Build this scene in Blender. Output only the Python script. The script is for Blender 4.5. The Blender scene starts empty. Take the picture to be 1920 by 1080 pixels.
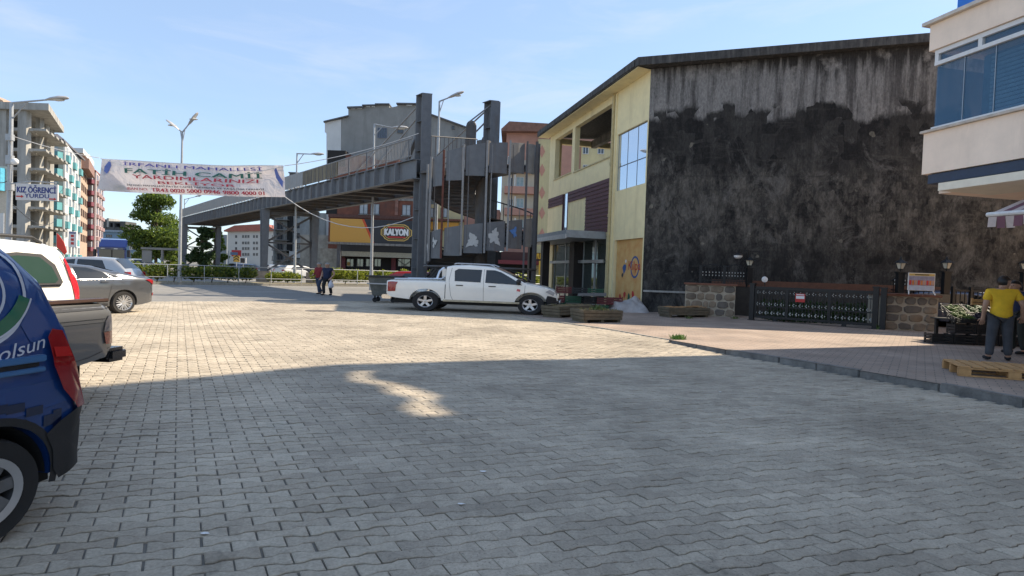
import bpy, bmesh, math, random
import numpy as np
from mathutils import Vector, Matrix

random.seed(7); RNG = np.random.default_rng(7)
SC = bpy.context.scene
COL = SC.collection
R = math.radians
# ------------------------------------------------------------------ camera
F, ROLL, PITCH, EYE = 1080.0, 0.034, 0.0287, 1.6
cam_data = bpy.data.cameras.new('camera'); cam = bpy.data.objects.new('camera', cam_data); COL.objects.link(cam)
cam_data.sensor_width = 36; cam_data.lens = 36 * F / 1920; cam_data.clip_start = .05; cam_data.clip_end = 4000
_r0 = Vector((1, 0, 0)); _u0 = Vector((0, math.sin(PITCH), math.cos(PITCH))); _f = Vector((0, math.cos(PITCH), -math.sin(PITCH)))
_ux = _r0 * math.cos(ROLL) + _u0 * math.sin(ROLL); _vx = -_r0 * math.sin(ROLL) + _u0 * math.cos(ROLL)
_m = Matrix((_ux, _vx, -_f)).transposed().to_4x4(); _m.translation = (0, 0, EYE); cam.matrix_world = _m
SC.camera = cam
# ------------------------------------------------------------------ sky and sun
SUN_AZ, SUN_EL = R(68.8), R(42)          # azimuth from +Y towards +X
w = bpy.data.worlds.new('World'); SC.world = w; w.use_nodes = True
nt = w.node_tree; nt.nodes.clear(); N = nt.nodes.new; L = nt.links.new
out = N('ShaderNodeOutputWorld'); bg = N('ShaderNodeBackground'); bg.inputs[1].default_value = .15
sky = N('ShaderNodeTexSky'); sky.sky_type = 'NISHITA'; sky.sun_disc = False
sky.sun_elevation = SUN_EL; sky.sun_rotation = SUN_AZ; sky.air_density = 1.0; sky.dust_density = .25; sky.ozone_density = 2.0
tc = N('ShaderNodeTexCoord'); mp = N('ShaderNodeMapping'); mp.inputs['Scale'].default_value = (1.5, 1.5, 7.5); mp.inputs['Rotation'].default_value = (.12, .22, .5)
n1 = N('ShaderNodeTexNoise'); n1.inputs['Scale'].default_value = 2.6; n1.inputs['Detail'].default_value = 9; n1.inputs['Roughness'].default_value = .58; n1.inputs['Distortion'].default_value = .7
n2 = N('ShaderNodeTexNoise'); n2.inputs['Scale'].default_value = 1.3; n2.inputs['Detail'].default_value = 3
cr = N('ShaderNodeValToRGB'); cr.color_ramp.elements[0].position = .46; cr.color_ramp.elements[1].position = .80
cr2 = N('ShaderNodeValToRGB'); cr2.color_ramp.elements[0].position = .38; cr2.color_ramp.elements[1].position = .62
mu = N('ShaderNodeMath'); mu.operation = 'MULTIPLY'; mu2 = N('ShaderNodeMath'); mu2.operation = 'MULTIPLY'; mu2.inputs[1].default_value = .5
mx = N('ShaderNodeMix'); mx.data_type = 'RGBA'; mx.inputs[7].default_value = (2.15, 2.3, 2.6, 1)
L(tc.outputs['Generated'], mp.inputs[0]); L(mp.outputs[0], n1.inputs['Vector']); L(mp.outputs[0], n2.inputs['Vector'])
L(n1.outputs['Fac'], cr.inputs[0]); L(n2.outputs['Fac'], cr2.inputs[0]); L(cr.outputs[0], mu.inputs[0]); L(cr2.outputs[0], mu.inputs[1])
L(mu.outputs[0], mu2.inputs[0]); L(mu2.outputs[0], mx.inputs[0]); veil = N('ShaderNodeMix'); veil.data_type = 'RGBA'; veil.inputs[0].default_value = .70; veil.inputs[7].default_value = (.97, 1.30, 1.83, 1)  # thin high haze over the whole sky
L(sky.outputs[0], veil.inputs[6]); L(veil.outputs[2], mx.inputs[6]); L(mx.outputs[2], bg.inputs[0]); L(bg.outputs[0], out.inputs[0])
sun_d = bpy.data.lights.new('sun', 'SUN'); sun = bpy.data.objects.new('sun', sun_d); COL.objects.link(sun)
sun_d.energy = 3.25; sun_d.angle = R(.53); sun_d.color = (1.0, .87, .68)
SDIR = Vector((math.sin(SUN_AZ) * math.cos(SUN_EL), math.cos(SUN_AZ) * math.cos(SUN_EL), math.sin(SUN_EL)))
sun.rotation_euler = SDIR.to_track_quat('Z', 'Y').to_euler(); sun.location = (30, 10, 40)
vs = SC.view_settings; vs.view_transform = 'Standard'; vs.look = 'None'; vs.exposure = 1.4; vs.gamma = 1; vs.use_curve_mapping = False

# ------------------------------------------------------------------ picture <-> place helpers (used to read sizes off the photograph)
def ray(px, py):
    u, v = px - 960, 540 - py
    d = _ux * u + _vx * v + _f * F
    return d
def P(px, py, Y):                        # the point at forward distance Y
    d = ray(px, py); k = Y / d.y
    return Vector((d.x * k, Y, EYE + d.z * k))
def G(px, py, z=0.0):                    # the point on the level z
    d = ray(px, py); k = (z - EYE) / d.z
    return Vector((d.x * k, d.y * k, z))
def proj(p):
    q = Vector(p) - Vector((0, 0, EYE)); k = F / q.dot(_f)
    return 960 + q.dot(_ux) * k, 540 - q.dot(_vx) * k
class Frame:                             # a vertical face from A to B: s along, z up, d outwards (towards the viewer)
    def __init__(s, A, B):
        s.A = Vector((A[0], A[1], 0)); e = Vector((B[0] - A[0], B[1] - A[1], 0)); s.len = e.length; s.e = e.normalized()
        s.n = Vector((s.e.y, -s.e.x, 0))
        if s.n.dot(-s.A) < 0: s.n = -s.n
    def w(s, a, d, z): return s.A + s.e * a + s.n * d + Vector((0, 0, z))
    def pix(s, px, py, d=0.0):
        r = ray(px, py); o = s.A + s.n * d - Vector((0, 0, EYE)); k = o.dot(s.n) / r.dot(s.n); p = r * k + Vector((0, 0, EYE))
        return (p - s.A).dot(s.e), p.z

# ------------------------------------------------------------------ meshes
ROOT = {}
class MB:
    def __init__(s): s.v = []; s.f = []; s.mi = []
    def add(s, vs, fs, mi=0):
        b = len(s.v); s.v += [tuple(x) for x in vs]; s.f += [tuple(b + i for i in f) for f in fs]; s.mi += [mi] * len(fs); return s
    def hexa(s, p, mi=0):                # 4 lower, 4 upper
        return s.add(p, [(3, 2, 1, 0), (4, 5, 6, 7), (0, 1, 5, 4), (1, 2, 6, 5), (2, 3, 7, 6), (3, 0, 4, 7)], mi)
    def box(s, x0, x1, y0, y1, z0, z1, mi=0):
        return s.hexa([(x0, y0, z0), (x1, y0, z0), (x1, y1, z0), (x0, y1, z0), (x0, y0, z1), (x1, y0, z1), (x1, y1, z1), (x0, y1, z1)], mi)
    def fbox(s, fr, a0, a1, d0, d1, z0, z1, mi=0):
        return s.hexa([fr.w(a0, d0, z0), fr.w(a1, d0, z0), fr.w(a1, d1, z0), fr.w(a0, d1, z0), fr.w(a0, d0, z1), fr.w(a1, d0, z1), fr.w(a1, d1, z1), fr.w(a0, d1, z1)], mi)
    def bar(s, p, q, wd, ht, up=(0, 0, 1), mi=0):
        p, q = Vector(p), Vector(q); d = (q - p).normalized(); up = Vector(up)
        if abs(d.dot(up)) > .98: up = Vector((0, 1, 0))
        sd = d.cross(up).normalized() * (wd / 2); u = sd.cross(d).normalized() * (ht / 2)
        return s.hexa([p - sd - u, q - sd - u, q + sd - u, p + sd - u, p - sd + u, q - sd + u, q + sd + u, p + sd + u], mi)
    def tube(s, pts, r, n=8, mi=0, cap=True):
        pts = [Vector(p) for p in pts]; rr = r if isinstance(r, (list, tuple)) else [r] * len(pts); b = len(s.v); prev = None
        for i, p in enumerate(pts):
            d = (pts[min(i + 1, len(pts) - 1)] - pts[max(i - 1, 0)]).normalized()
            up = Vector((0, 0, 1)) if abs(d.z) < .95 else Vector((0, 1, 0))
            a = d.cross(up).normalized()
            if prev is not None and a.dot(prev) < 0: a = -a
            prev = a; c = a.cross(d)
            for k in range(n):
                t = 2 * math.pi * k / n; s.v.append(tuple(p + (a * math.cos(t) + c * math.sin(t)) * rr[i]))
        fs = []
        for i in range(len(pts) - 1):
            for k in range(n):
                k2 = (k + 1) % n; fs.append((b + i * n + k, b + i * n + k2, b + (i + 1) * n + k2, b + (i + 1) * n + k))
        if cap: fs += [tuple(b + k for k in reversed(range(n))), tuple(b + (len(pts) - 1) * n + k for k in range(n))]
        s.f += fs; s.mi += [mi] * len(fs); return s
    def prism(s, pts, off, mi=0):        # polygon (3D points) extruded by off
        off = Vector(off); n = len(pts); a = [Vector(p) for p in pts]; c = [p + off for p in a]
        return s.add(a + c, [tuple(range(n)), tuple(reversed(range(n, 2 * n)))] + [((i + 1) % n, i, n + i, n + (i + 1) % n) for i in range(n)], mi)
    def lathe(s, prof, c, n=16, mi=0, ax='z', cap=True):
        c = Vector(c); b = len(s.v); m = len(prof)
        for k in range(n):
            t = 2 * math.pi * k / n; cs, sn = math.cos(t), math.sin(t)
            for r, h in prof:
                o = (r * cs, r * sn, h) if ax == 'z' else ((r * cs, h, r * sn) if ax == 'y' else (h, r * cs, r * sn))
                s.v.append(tuple(c + Vector(o)))
        fs = []
        for k in range(n):
            k2 = (k + 1) % n
            for i in range(m - 1): fs.append((b + k * m + i, b + k2 * m + i, b + k2 * m + i + 1, b + k * m + i + 1))
        if cap and prof[0][0] > 1e-4: fs.append(tuple(b + k * m for k in range(n)))
        if cap and prof[-1][0] > 1e-4: fs.append(tuple(b + k * m + m - 1 for k in reversed(range(n))))
        s.f += fs; s.mi += [mi] * len(fs); return s
    def ball(s, c, rx, ry=None, rz=None, n=12, m=8, mi=0):
        ry = ry or rx; rz = rz or rx; c = Vector(c); b = len(s.v)
        for i in range(m + 1):
            a = math.pi * i / m
            for k in range(n):
                t = 2 * math.pi * k / n; s.v.append((c.x + rx * math.sin(a) * math.cos(t), c.y + ry * math.sin(a) * math.sin(t), c.z + rz * math.cos(a)))
        for i in range(m):
            for k in range(n):
                k2 = (k + 1) % n; s.f.append((b + i * n + k, b + (i + 1) * n + k, b + (i + 1) * n + k2, b + i * n + k2)); s.mi.append(mi)
        return s
    def map(s, fn): s.v = [tuple(fn(Vector(p))) for p in s.v]; return s
    def build(s, name, mat, parent=None, smooth=None, bev=0, fix=True):
        vs = s.v
        if parent is not None:
            o = ROOT[parent.name]; vs = [(p[0] - o[0], p[1] - o[1], p[2] - o[2]) for p in vs]
        me = bpy.data.meshes.new(name); me.from_pydata(vs, [], s.f)
        mats = mat if isinstance(mat, (list, tuple)) else [mat]
        for m_ in mats: me.materials.append(m_)
        if len(mats) > 1: me.polygons.foreach_set('material_index', s.mi)
        if fix or bev:
            bm = bmesh.new(); bm.from_mesh(me)
            if fix: bmesh.ops.recalc_face_normals(bm, faces=bm.faces)
            if bev:
                ed = [e for e in bm.edges if len(e.link_faces) == 2 and e.calc_face_angle(0) > .6]
                bmesh.ops.bevel(bm, geom=ed, offset=bev, segments=2, affect='EDGES', clamp_overlap=True)
            bm.to_mesh(me); bm.free()
        me.update()
        return obj(name, me, parent, smooth if not bev else (smooth or 35))
def obj(name, me, parent=None, smooth=None):
    if smooth:
        me.shade_smooth(); me.set_sharp_from_angle(angle=R(smooth))
    ob = bpy.data.objects.new(name, me); COL.objects.link(ob)
    if parent is not None:
        ob.parent = parent; ROOT[ob.name] = ROOT[parent.name]
    else: ROOT[ob.name] = (0, 0, 0)
    return ob
def tag(o, label=None, cat=None, group=None, kind=None):
    if label: o['label'] = label
    if cat: o['category'] = cat
    if group: o['group'] = group
    if kind: o['kind'] = kind
    return o
def thing(name, label, cat, loc=(0, 0, 0), group=None):
    o = bpy.data.objects.new(name, None); COL.objects.link(o); o.location = loc; o.empty_display_size = .2
    ROOT[o.name] = tuple(loc); return tag(o, label, cat, group)
def copy_tree(o, loc, label=None, parent=None):
    c = o.copy(); COL.objects.link(c); ROOT[c.name] = tuple(loc)
    if parent is None:
        c.location = loc
        if label: c['label'] = label
    else: c.parent = parent
    for ch in list(o.children): copy_tree(ch, loc, None, c)
    return c

# ------------------------------------------------------------------ materials
MAT = {}
def mat(name, col, rough=.7, metal=0, var=.18, scale=6, bump=0, spec=.5, coat=0, streak=0, dirt=None, alpha=1, trans=0, bscale=None, emit=0, dirt_lo=.45):
    if name in MAT: return MAT[name]
    m = bpy.data.materials.new(name); m.use_nodes = True; t = m.node_tree; b = t.nodes['Principled BSDF']; N = t.nodes.new; L = t.links.new
    b.inputs['Roughness'].default_value = rough; b.inputs['Metallic'].default_value = metal; b.inputs['Specular IOR Level'].default_value = spec
    b.inputs['Coat Weight'].default_value = coat; b.inputs['Coat Roughness'].default_value = .05; b.inputs['Alpha'].default_value = alpha; b.inputs['Transmission Weight'].default_value = trans
    b.inputs['Base Color'].default_value = (*col, 1)
    if var or dirt or streak:
        tc = N('ShaderNodeTexCoord'); n1 = N('ShaderNodeTexNoise'); n1.inputs['Scale'].default_value = scale; n1.inputs['Detail'].default_value = 6; n1.inputs['Roughness'].default_value = .65
        L(tc.outputs['Object'], n1.inputs['Vector'])
        mx = N('ShaderNodeMix'); mx.data_type = 'RGBA'; mr = N('ShaderNodeMapRange'); mr.inputs[1].default_value = .3; mr.inputs[2].default_value = .7
        L(n1.outputs['Fac'], mr.inputs[0]); L(mr.outputs[0], mx.inputs[0])
        mx.inputs[6].default_value = (*[c * (1 - var) for c in col], 1); mx.inputs[7].default_value = (*[min(1, c * (1 + var)) for c in col], 1); cur = mx.outputs[2]
        if dirt or streak:
            mp = N('ShaderNodeMapping'); mp.inputs['Scale'].default_value = (1, 1, .12 if streak else 1); n2 = N('ShaderNodeTexNoise'); n2.inputs['Scale'].default_value = streak or scale * .35; n2.inputs['Detail'].default_value = 7; n2.inputs['Roughness'].default_value = .7
            L(tc.outputs['Object'], mp.inputs[0]); L(mp.outputs[0], n2.inputs['Vector'])
            mr2 = N('ShaderNodeMapRange'); mr2.inputs[1].default_value = dirt_lo; mr2.inputs[2].default_value = dirt_lo + .25; L(n2.outputs['Fac'], mr2.inputs[0])
            mx2 = N('ShaderNodeMix'); mx2.data_type = 'RGBA'; L(mr2.outputs[0], mx2.inputs[0]); L(cur, mx2.inputs[6]); mx2.inputs[7].default_value = (*(dirt or [c * .5 for c in col]), 1); cur = mx2.outputs[2]
        L(cur, b.inputs['Base Color'])
        if bump:
            n3 = N('ShaderNodeTexNoise'); n3.inputs['Scale'].default_value = bscale or scale * 6; n3.inputs['Detail'].default_value = 4; L(tc.outputs['Object'], n3.inputs['Vector'])
            bp = N('ShaderNodeBump'); bp.inputs['Strength'].default_value = bump; bp.inputs['Distance'].default_value = .02; L(n3.outputs['Fac'], bp.inputs['Height']); L(bp.outputs[0], b.inputs['Normal'])
        if not coat:
            mr3 = N('ShaderNodeMapRange'); mr3.inputs[3].default_value = max(0, rough - .1); mr3.inputs[4].default_value = min(1, rough + .1); L(n1.outputs['Fac'], mr3.inputs[0]); L(mr3.outputs[0], b.inputs['Roughness'])
    if emit: b.inputs['Emission Color'].default_value = (*col, 1); b.inputs['Emission Strength'].default_value = emit
    MAT[name] = m; return m
def glass(name, col=(.02, .03, .035), rough=.03, spec=.8):
    return mat(name, col, rough, var=0, spec=spec, coat=.3)

# ------------------------------------------------------------------ lettering (outlines taken once, while the scene is still empty)
TXT = {}
def pretext(items):
    for body in items:
        cu = bpy.data.curves.new('t', 'FONT'); cu.body = body; cu.size = 1; cu.resolution_u = 3; cu.fill_mode = 'FRONT'
        if body.islower(): cu.shear = .3
        ob = bpy.data.objects.new('t', cu); COL.objects.link(ob); dg = bpy.context.evaluated_depsgraph_get(); me = bpy.data.meshes.new_from_object(ob.evaluated_get(dg))
        V = np.array([v.co[:2] for v in me.vertices]); lo, hi = V.min(0), V.max(0)
        TXT[body] = ((V - lo) / (hi - lo), [tuple(p.vertices) for p in me.polygons])
        bpy.data.objects.remove(ob); bpy.data.curves.remove(cu); bpy.data.meshes.remove(me)
TEXTS = ['\u0130RFANLI MAHALLES\u0130', 'FAT\u0130H CAM\u0130\u0130', 'YARDIMLARINIZI', 'BEKL\u0130YOR', '\u0130RFANLI MAHALLES\u0130 FAT\u0130H CAM\u0130\u0130 YAPTIRMA VE YA\u015eATMA DERNE\u011e\u0130',
    'IBAN NO: TR43 0020 5000 0946 9800 4000 01', 'KIZ \u00d6\u011eRENC\u0130', 'YURDU', 'KALYON', 'AYUK', 'Kilpa', 'olsun', 'TR43 0020 5000 0946 9800 4000 01', 'IBAN NO:']
pretext(TEXTS)
def letters(parent, body, fn, u0, u1, v0, v1, m, name='lettering', bold=0, flip=False):
    V, Fs = TXT[body]; b = MB(); n = len(V); copies = [(0, 0)] if not bold else [(-bold, 0), (bold, 0), (0, bold * .6), (0, -bold * .6)]
    for k, (dx, dy) in enumerate(copies):
        b.add([fn(u0 + (u1 - u0) * (x if not flip else 1 - x) + dx, v0 + (v1 - v0) * y + dy) for x, y in V], Fs)
        if k: b.v[-n:] = [tuple(fn(u0 + (u1 - u0) * (x if not flip else 1 - x) + dx, v0 + (v1 - v0) * y + dy, k * .0015)) for x, y in V]
    return b.build(name, m, parent, fix=False)
# ================================================================== the ground
SX = 4 / 3
def noise_mat_ground():
    m = mat('asphalt', (.20, .192, .18), .9, var=.15, scale=3, bump=.2, bscale=120, dirt=(.26, .245, .22)); return m
base_mat = mat('bare_ground', (.16, .15, .13), .95, var=.2, scale=.4)
g = MB().box(-900, 900, -60, 1800, -.6, -.06).build('ground', base_mat); tag(g, 'flat bare ground reaching to the horizon', kind='structure')
RD = Vector((.8, .6, 0)); RN = Vector((-.6, .8, 0))
def road_pt(a, n, z=0): return RD * a + RN * n + Vector((0, 0, z))
rb = MB(); rb.add([road_pt(-120, 25.4, -.03), road_pt(200, 25.4, -.03), road_pt(200, 60, -.03), road_pt(-120, 60, -.03)], [(0, 1, 2, 3)])
road = rb.build('road', noise_mat_ground()); tag(road, 'worn grey asphalt dual carriageway behind the paved square', kind='structure')
# painted lane lines
lm = mat('road_paint', (.62, .60, .55), .7, var=.25, scale=9)
lb = MB()
for a in np.arange(-60, 100, 7.5):
    lb.add([road_pt(a, 34.2, -.024), road_pt(a + 3, 34.2, -.024), road_pt(a + 3, 34.36, -.024), road_pt(a, 34.36, -.024)], [(0, 1, 2, 3)])
lb.add([road_pt(-100, 42.6, -.024), road_pt(160, 42.6, -.024), road_pt(160, 42.78, -.024), road_pt(-100, 42.78, -.024)], [(0, 1, 2, 3)])
lane = lb.build('lane_marking', lm, road); lane['kind'] = 'stuff'

# ---- right hand pavement with kerb stones
KP = [(1258, 637.5, .07), (1360, 655, .10), (1460, 670, .11), (1610, 694, .12), (1760, 719, .12), (1920, 748, .12), (2300, 830, .12)]
kerb = [G(*k) for k in KP]
kerb.append(kerb[-1] + (kerb[-1] - kerb[-2]).normalized() * 4)
flush = [G(1255, 637, .012), G(1140, 617, .012), G(1020, 600, .012), G(960, 590, .012)]
def pave_mat(name, c1, c2, mortar, ang):
    m = bpy.data.materials.new(name); m.use_nodes = True; t = m.node_tree; b = t.nodes['Principled BSDF']; N = t.nodes.new; L = t.links.new
    tc = N('ShaderNodeTexCoord'); mp = N('ShaderNodeMapping'); mp.inputs['Rotation'].default_value = (0, 0, ang); mp.inputs['Scale'].default_value = (.75, 1, 1)
    br = N('ShaderNodeTexBrick'); br.inputs['Scale'].default_value = 1; br.inputs['Brick Width'].default_value = .21; br.inputs['Row Height'].default_value = .12; br.inputs['Mortar Size'].default_value = .006; br.inputs['Bias'].default_value = -.1
    br.inputs['Color1'].default_value = (*c1, 1); br.inputs['Color2'].default_value = (*c2, 1); br.inputs['Mortar'].default_value = (*mortar, 1)
    no = N('ShaderNodeTexNoise'); no.inputs['Scale'].default_value = .8; no.inputs['Detail'].default_value = 6; mr = N('ShaderNodeMapRange'); mr.inputs[1].default_value = .3; mr.inputs[2].default_value = .7; mr.inputs[3].default_value = .72; mr.inputs[4].default_value = 1.2
    mx = N('ShaderNodeVectorMath'); mx.operation = 'SCALE'
    L(tc.outputs['Object'], mp.inputs[0]); L(mp.outputs[0], br.inputs['Vector']); L(tc.outputs['Object'], no.inputs['Vector']); L(no.outputs['Fac'], mr.inputs[0]); L(br.outputs['Color'], mx.inputs[0]); L(mr.outputs[0], mx.inputs['Scale'])
    L(mx.outputs[0], b.inputs['Base Color']); b.inputs['Roughness'].default_value = .85
    bp = N('ShaderNodeBump'); bp.inputs['Strength'].default_value = .6; bp.inputs['Distance'].default_value = .006; L(br.outputs['Fac'], bp.inputs['Height']); bp.invert = True; L(bp.outputs[0], b.inputs['Normal'])
    return m
pv = MB()
inner = [Vector((4.2, 27.5, .03)), Vector((5.4, 24.9, .05)), Vector((9, 24, .1)), Vector((13, 22, .1)), Vector((22, 20, .12)), Vector((24, 10, .12)), Vector((24, -3, .12)), ]
ring = list(reversed(flush)) + kerb + [Vector((24, -6, .12))] + list(reversed(inner))
cen = Vector((11, 15, .115)); pv.add([cen] + ring, [(0, i + 1, (i + 1) % len(ring) + 1) for i in range(len(ring))])
pavement = pv.build('pavement', pave_mat('pavement_brick', (.36, .27, .21), (.30, .235, .19), (.15, .13, .11), R(28)))
if pavement.data.polygons[0].normal.z < 0: pavement.data.flip_normals()
tag(pavement, 'raised brick pavement in front of the iron gate', kind='structure')
kmat = mat('kerb_concrete', (.20, .19, .175), .9, var=.3, scale=5, bump=.4, dirt=(.08, .075, .07))
pts = []
for i in range(len(kerb) - 1):
    a, b = kerb[i], kerb[i + 1]; n = max(1, round((b - a).length / .85))
    for k in range(n): pts.append((a.lerp(b, k / n), a.lerp(b, (k + 1) / n)))
for a, b in pts:
    d = (b - a).normalized(); nrm = Vector((d.y, -d.x, 0)).normalized()
    if nrm.dot(-a) < 0: nrm = -nrm
    j = random.uniform(-.012, .012); a2 = a + d * .006; b2 = b - d * .006; top = .004 + random.uniform(-.006, .006)
    q = [a2 + nrm * j, b2 + nrm * j, b2 - nrm * .15, a2 - nrm * .15]
    MB().hexa([Vector((p.x, p.y, -.05)) for p in q] + [Vector((p.x, p.y, p.z + top)) for p in q]).build('kerb_stone', kmat, pavement, bev=.012)
sm = mat('flush_concrete', (.36, .33, .28), .9, var=.2, scale=4, bump=.2)
fl = [p + Vector((0, 0, .006)) for p in flush]
for i in range(len(fl) - 1):
    a, b = fl[i], fl[i + 1]; n = max(1, round((b - a).length / 1.1))
    for k in range(n):
        p, q = a.lerp(b, k / n + .01 / n), a.lerp(b, (k + 1) / n - .01 / n); d = Vector((.02, -.17, 0)); z = Vector((0, 0, random.uniform(0, .008)))
        MB().hexa([p - Vector((0, 0, .08)), q - Vector((0, 0, .08)), q - d - Vector((0, 0, .08)), p - d - Vector((0, 0, .08)), p + z, q + z, q - d + z, p - d + z]).build('kerb_stone', sm, pavement)

mc = G(602, 583, .006); mcb = MB().lathe([(.001, .002), (.36, .002), (.40, -.002), (.42, -.03)], (0, 0, 0), 28); mcb.v = [(mc.x + x * SX, mc.y + y, .012 + z) for x, y, z in mcb.v]
tag(mcb.build('manhole_cover', mat('cast_iron', (.12, .105, .09), .8, var=.3, scale=12, bump=.4)), 'round iron manhole cover in the sunlit paving', 'manhole')
# ---- the paved square: interlocking blocks laid in running bond
pb = MB(); pb.add([(-70, -30, -.010), (60, -30, -.010), road_pt(75, 25.6, -.010), road_pt(-70, 25.6, -.010)], [(0, 1, 2, 3)])
plaza = pb.build('plaza', mat('joint_sand', (.17, .155, .13), .95, var=.3, scale=8, bump=.3)); tag(plaza, 'square paved with grey interlocking concrete blocks', kind='structure')
AL = R(23.5); CA, SA = math.cos(AL), math.sin(AL); BL, BW = .222, .104
def lat(p, q): return (SX * (CA * p - SA * q), SA * p + CA * q)
def paver_mat(name, c1, c2, pits=0):
    m = bpy.data.materials.new(name); m.use_nodes = True; t = m.node_tree; b = t.nodes['Principled BSDF']; N = t.nodes.new; L = t.links.new
    at = N('ShaderNodeAttribute'); at.attribute_name = 'tint'; tc = N('ShaderNodeNewGeometry')
    mx = N('ShaderNodeMix'); mx.data_type = 'RGBA'; mx.inputs[6].default_value = (*c1, 1); mx.inputs[7].default_value = (*c2, 1); L(at.outputs['Fac'], mx.inputs[0])
    n1 = N('ShaderNodeTexNoise'); n1.inputs['Scale'].default_value = 60; n1.inputs['Detail'].default_value = 5; L(tc.outputs['Position'], n1.inputs['Vector'])
    n2 = N('ShaderNodeTexNoise'); n2.inputs['Scale'].default_value = .55; n2.inputs['Detail'].default_value = 7; n2.inputs['Roughness'].default_value = .65; L(tc.outputs['Position'], n2.inputs['Vector'])
    n4 = N('ShaderNodeTexNoise'); n4.inputs['Scale'].default_value = 9; n4.inputs['Detail'].default_value = 6; n4.inputs['Roughness'].default_value = .75; L(tc.outputs['Position'], n4.inputs['Vector'])
    r1 = N('ShaderNodeMapRange'); r1.inputs[1].default_value = .3; r1.inputs[2].default_value = .7; r1.inputs[3].default_value = .84; r1.inputs[4].default_value = 1.12; L(n1.outputs['Fac'], r1.inputs[0])
    r2 = N('ShaderNodeMapRange'); r2.inputs[1].default_value = .32; r2.inputs[2].default_value = .68; r2.inputs[3].default_value = .68; r2.inputs[4].default_value = 1.18; L(n2.outputs['Fac'], r2.inputs[0])
    r4 = N('ShaderNodeMapRange'); r4.inputs[1].default_value = .25; r4.inputs[2].default_value = .55; r4.inputs[3].default_value = .8; r4.inputs[4].default_value = 1.05; L(n4.outputs['Fac'], r4.inputs[0])
    mu = N('ShaderNodeMath'); mu.operation = 'MULTIPLY'; L(r1.outputs[0], mu.inputs[0]); L(r2.outputs[0], mu.inputs[1])
    mu3 = N('ShaderNodeMath'); mu3.operation = 'MULTIPLY'; L(mu.outputs[0], mu3.inputs[0]); L(r4.outputs[0], mu3.inputs[1])
    sc = N('ShaderNodeVectorMath'); sc.operation = 'SCALE'; L(mx.outputs[2], sc.inputs[0]); L(mu3.outputs[0], sc.inputs['Scale']); L(sc.outputs[0], b.inputs['Base Color'])
    bp = N('ShaderNodeBump'); bp.inputs['Strength'].default_value = .35; bp.inputs['Distance'].default_value = .004; L(n1.outputs['Fac'], bp.inputs['Height']); L(bp.outputs[0], b.inputs['Normal'])
    b.inputs['Roughness'].default_value = .82; b.inputs['Specular IOR Level'].default_value = .35
    n6 = N('ShaderNodeTexNoise'); n6.inputs['Scale'].default_value = 1.1; n6.inputs['Detail'].default_value = 5; n6.inputs['Roughness'].default_value = .7; n6.inputs['Distortion'].default_value = .6; L(tc.outputs['Position'], n6.inputs['Vector'])
    r6 = N('ShaderNodeMapRange'); r6.inputs[1].default_value = .60; r6.inputs[2].default_value = .72; r6.inputs[3].default_value = 1.05; r6.inputs[4].default_value = .62; L(n6.outputs['Fac'], r6.inputs[0]); L(r6.outputs[0], b.inputs['Roughness']) if False else None
    mu6 = N('ShaderNodeMath'); mu6.operation = 'MULTIPLY'; L(mu3.outputs[0], mu6.inputs[0]); L(r6.outputs[0], mu6.inputs[1]); mu3 = mu6; L(mu3.outputs[0], sc.inputs['Scale'])
    if pits:
        n5 = N('ShaderNodeTexNoise'); n5.inputs['Scale'].default_value = 75; n5.inputs['Detail'].default_value = 3; n5.inputs['Roughness'].default_value = .6; L(tc.outputs['Position'], n5.inputs['Vector'])
        r5 = N('ShaderNodeMapRange'); r5.inputs[1].default_value = .60; r5.inputs[2].default_value = .68; r5.inputs[3].default_value = 1.0; r5.inputs[4].default_value = 1 - pits; L(n5.outputs['Fac'], r5.inputs[0])
        mu5 = N('ShaderNodeMath'); mu5.operation = 'MULTIPLY'; L(mu3.outputs[0], mu5.inputs[0]); L(r5.outputs[0], mu5.inputs[1]); L(mu5.outputs[0], sc.inputs['Scale'])
    return m
pm_smooth = paver_mat('paver_smooth', (.40, .338, .258), (.49, .425, .33), .12); pm_rough = paver_mat('paver_rough', (.35, .297, .23), (.455, .392, .305), .45)
def outline(gap, wv, gq):
    # bone shaped block: wide at both ends, narrow in the middle
    x = [0, .17, .33, .67, .83, 1]; o = [wv, wv, -wv, -wv, wv, wv]
    lo = [(BL * t, -d) for t, d in zip(x, o)]; hi = [(BL * t, BW + d) for t, d in zip(x, o)]
    c = [(gap + (BL - 2 * gap) * (p / BL), q + (gq if k < 6 else -gq)) for k, (p, q) in enumerate(lo + hi[::-1])]
    return np.array(c)
def shrink(o, d):
    c = o.mean(0); r = o - c; s = np.array([1 - d / (BL / 2), 1 - d / (BW / 2)]); return c + r * s
near, far_s, far_r = [], [], []
kx = np.array([[k.x, k.y] for k in list(reversed(flush)) + kerb])
def inside_plaza(x, y):
    if y < -1.5 or y > 48: return False
    if -.6 * x + .8 * y > 25.5: return False
    if abs(x) > 1.0 * y + 4.5 or y < 1.2: return False
    # right of the kerb line?
    for i in range(len(kx) - 1):
        (x0, y0), (x1, y1) = kx[i], kx[i + 1]
        if (y1 <= y <= y0):
            t = (y - y0) / (y1 - y0 + 1e-9); return x < x0 + t * (x1 - x0) - .06
    return x < 4.5 if y > kx[0][1] else x < 12
cells = []
for r_ in range(-90, 490):
    for c_ in range(-220, 220):
        p = c_ * BL + (BL / 2 if r_ % 2 else 0); q = r_ * BW
        x, y = lat(p + BL / 2, q + BW / 2)
        if inside_plaza(x, y): cells.append((p, q, x, y))
def in_view(x, y):
    u, v = proj((x, y, 0)); return -20 < u < 1940 and 500 < v < 1110
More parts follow.
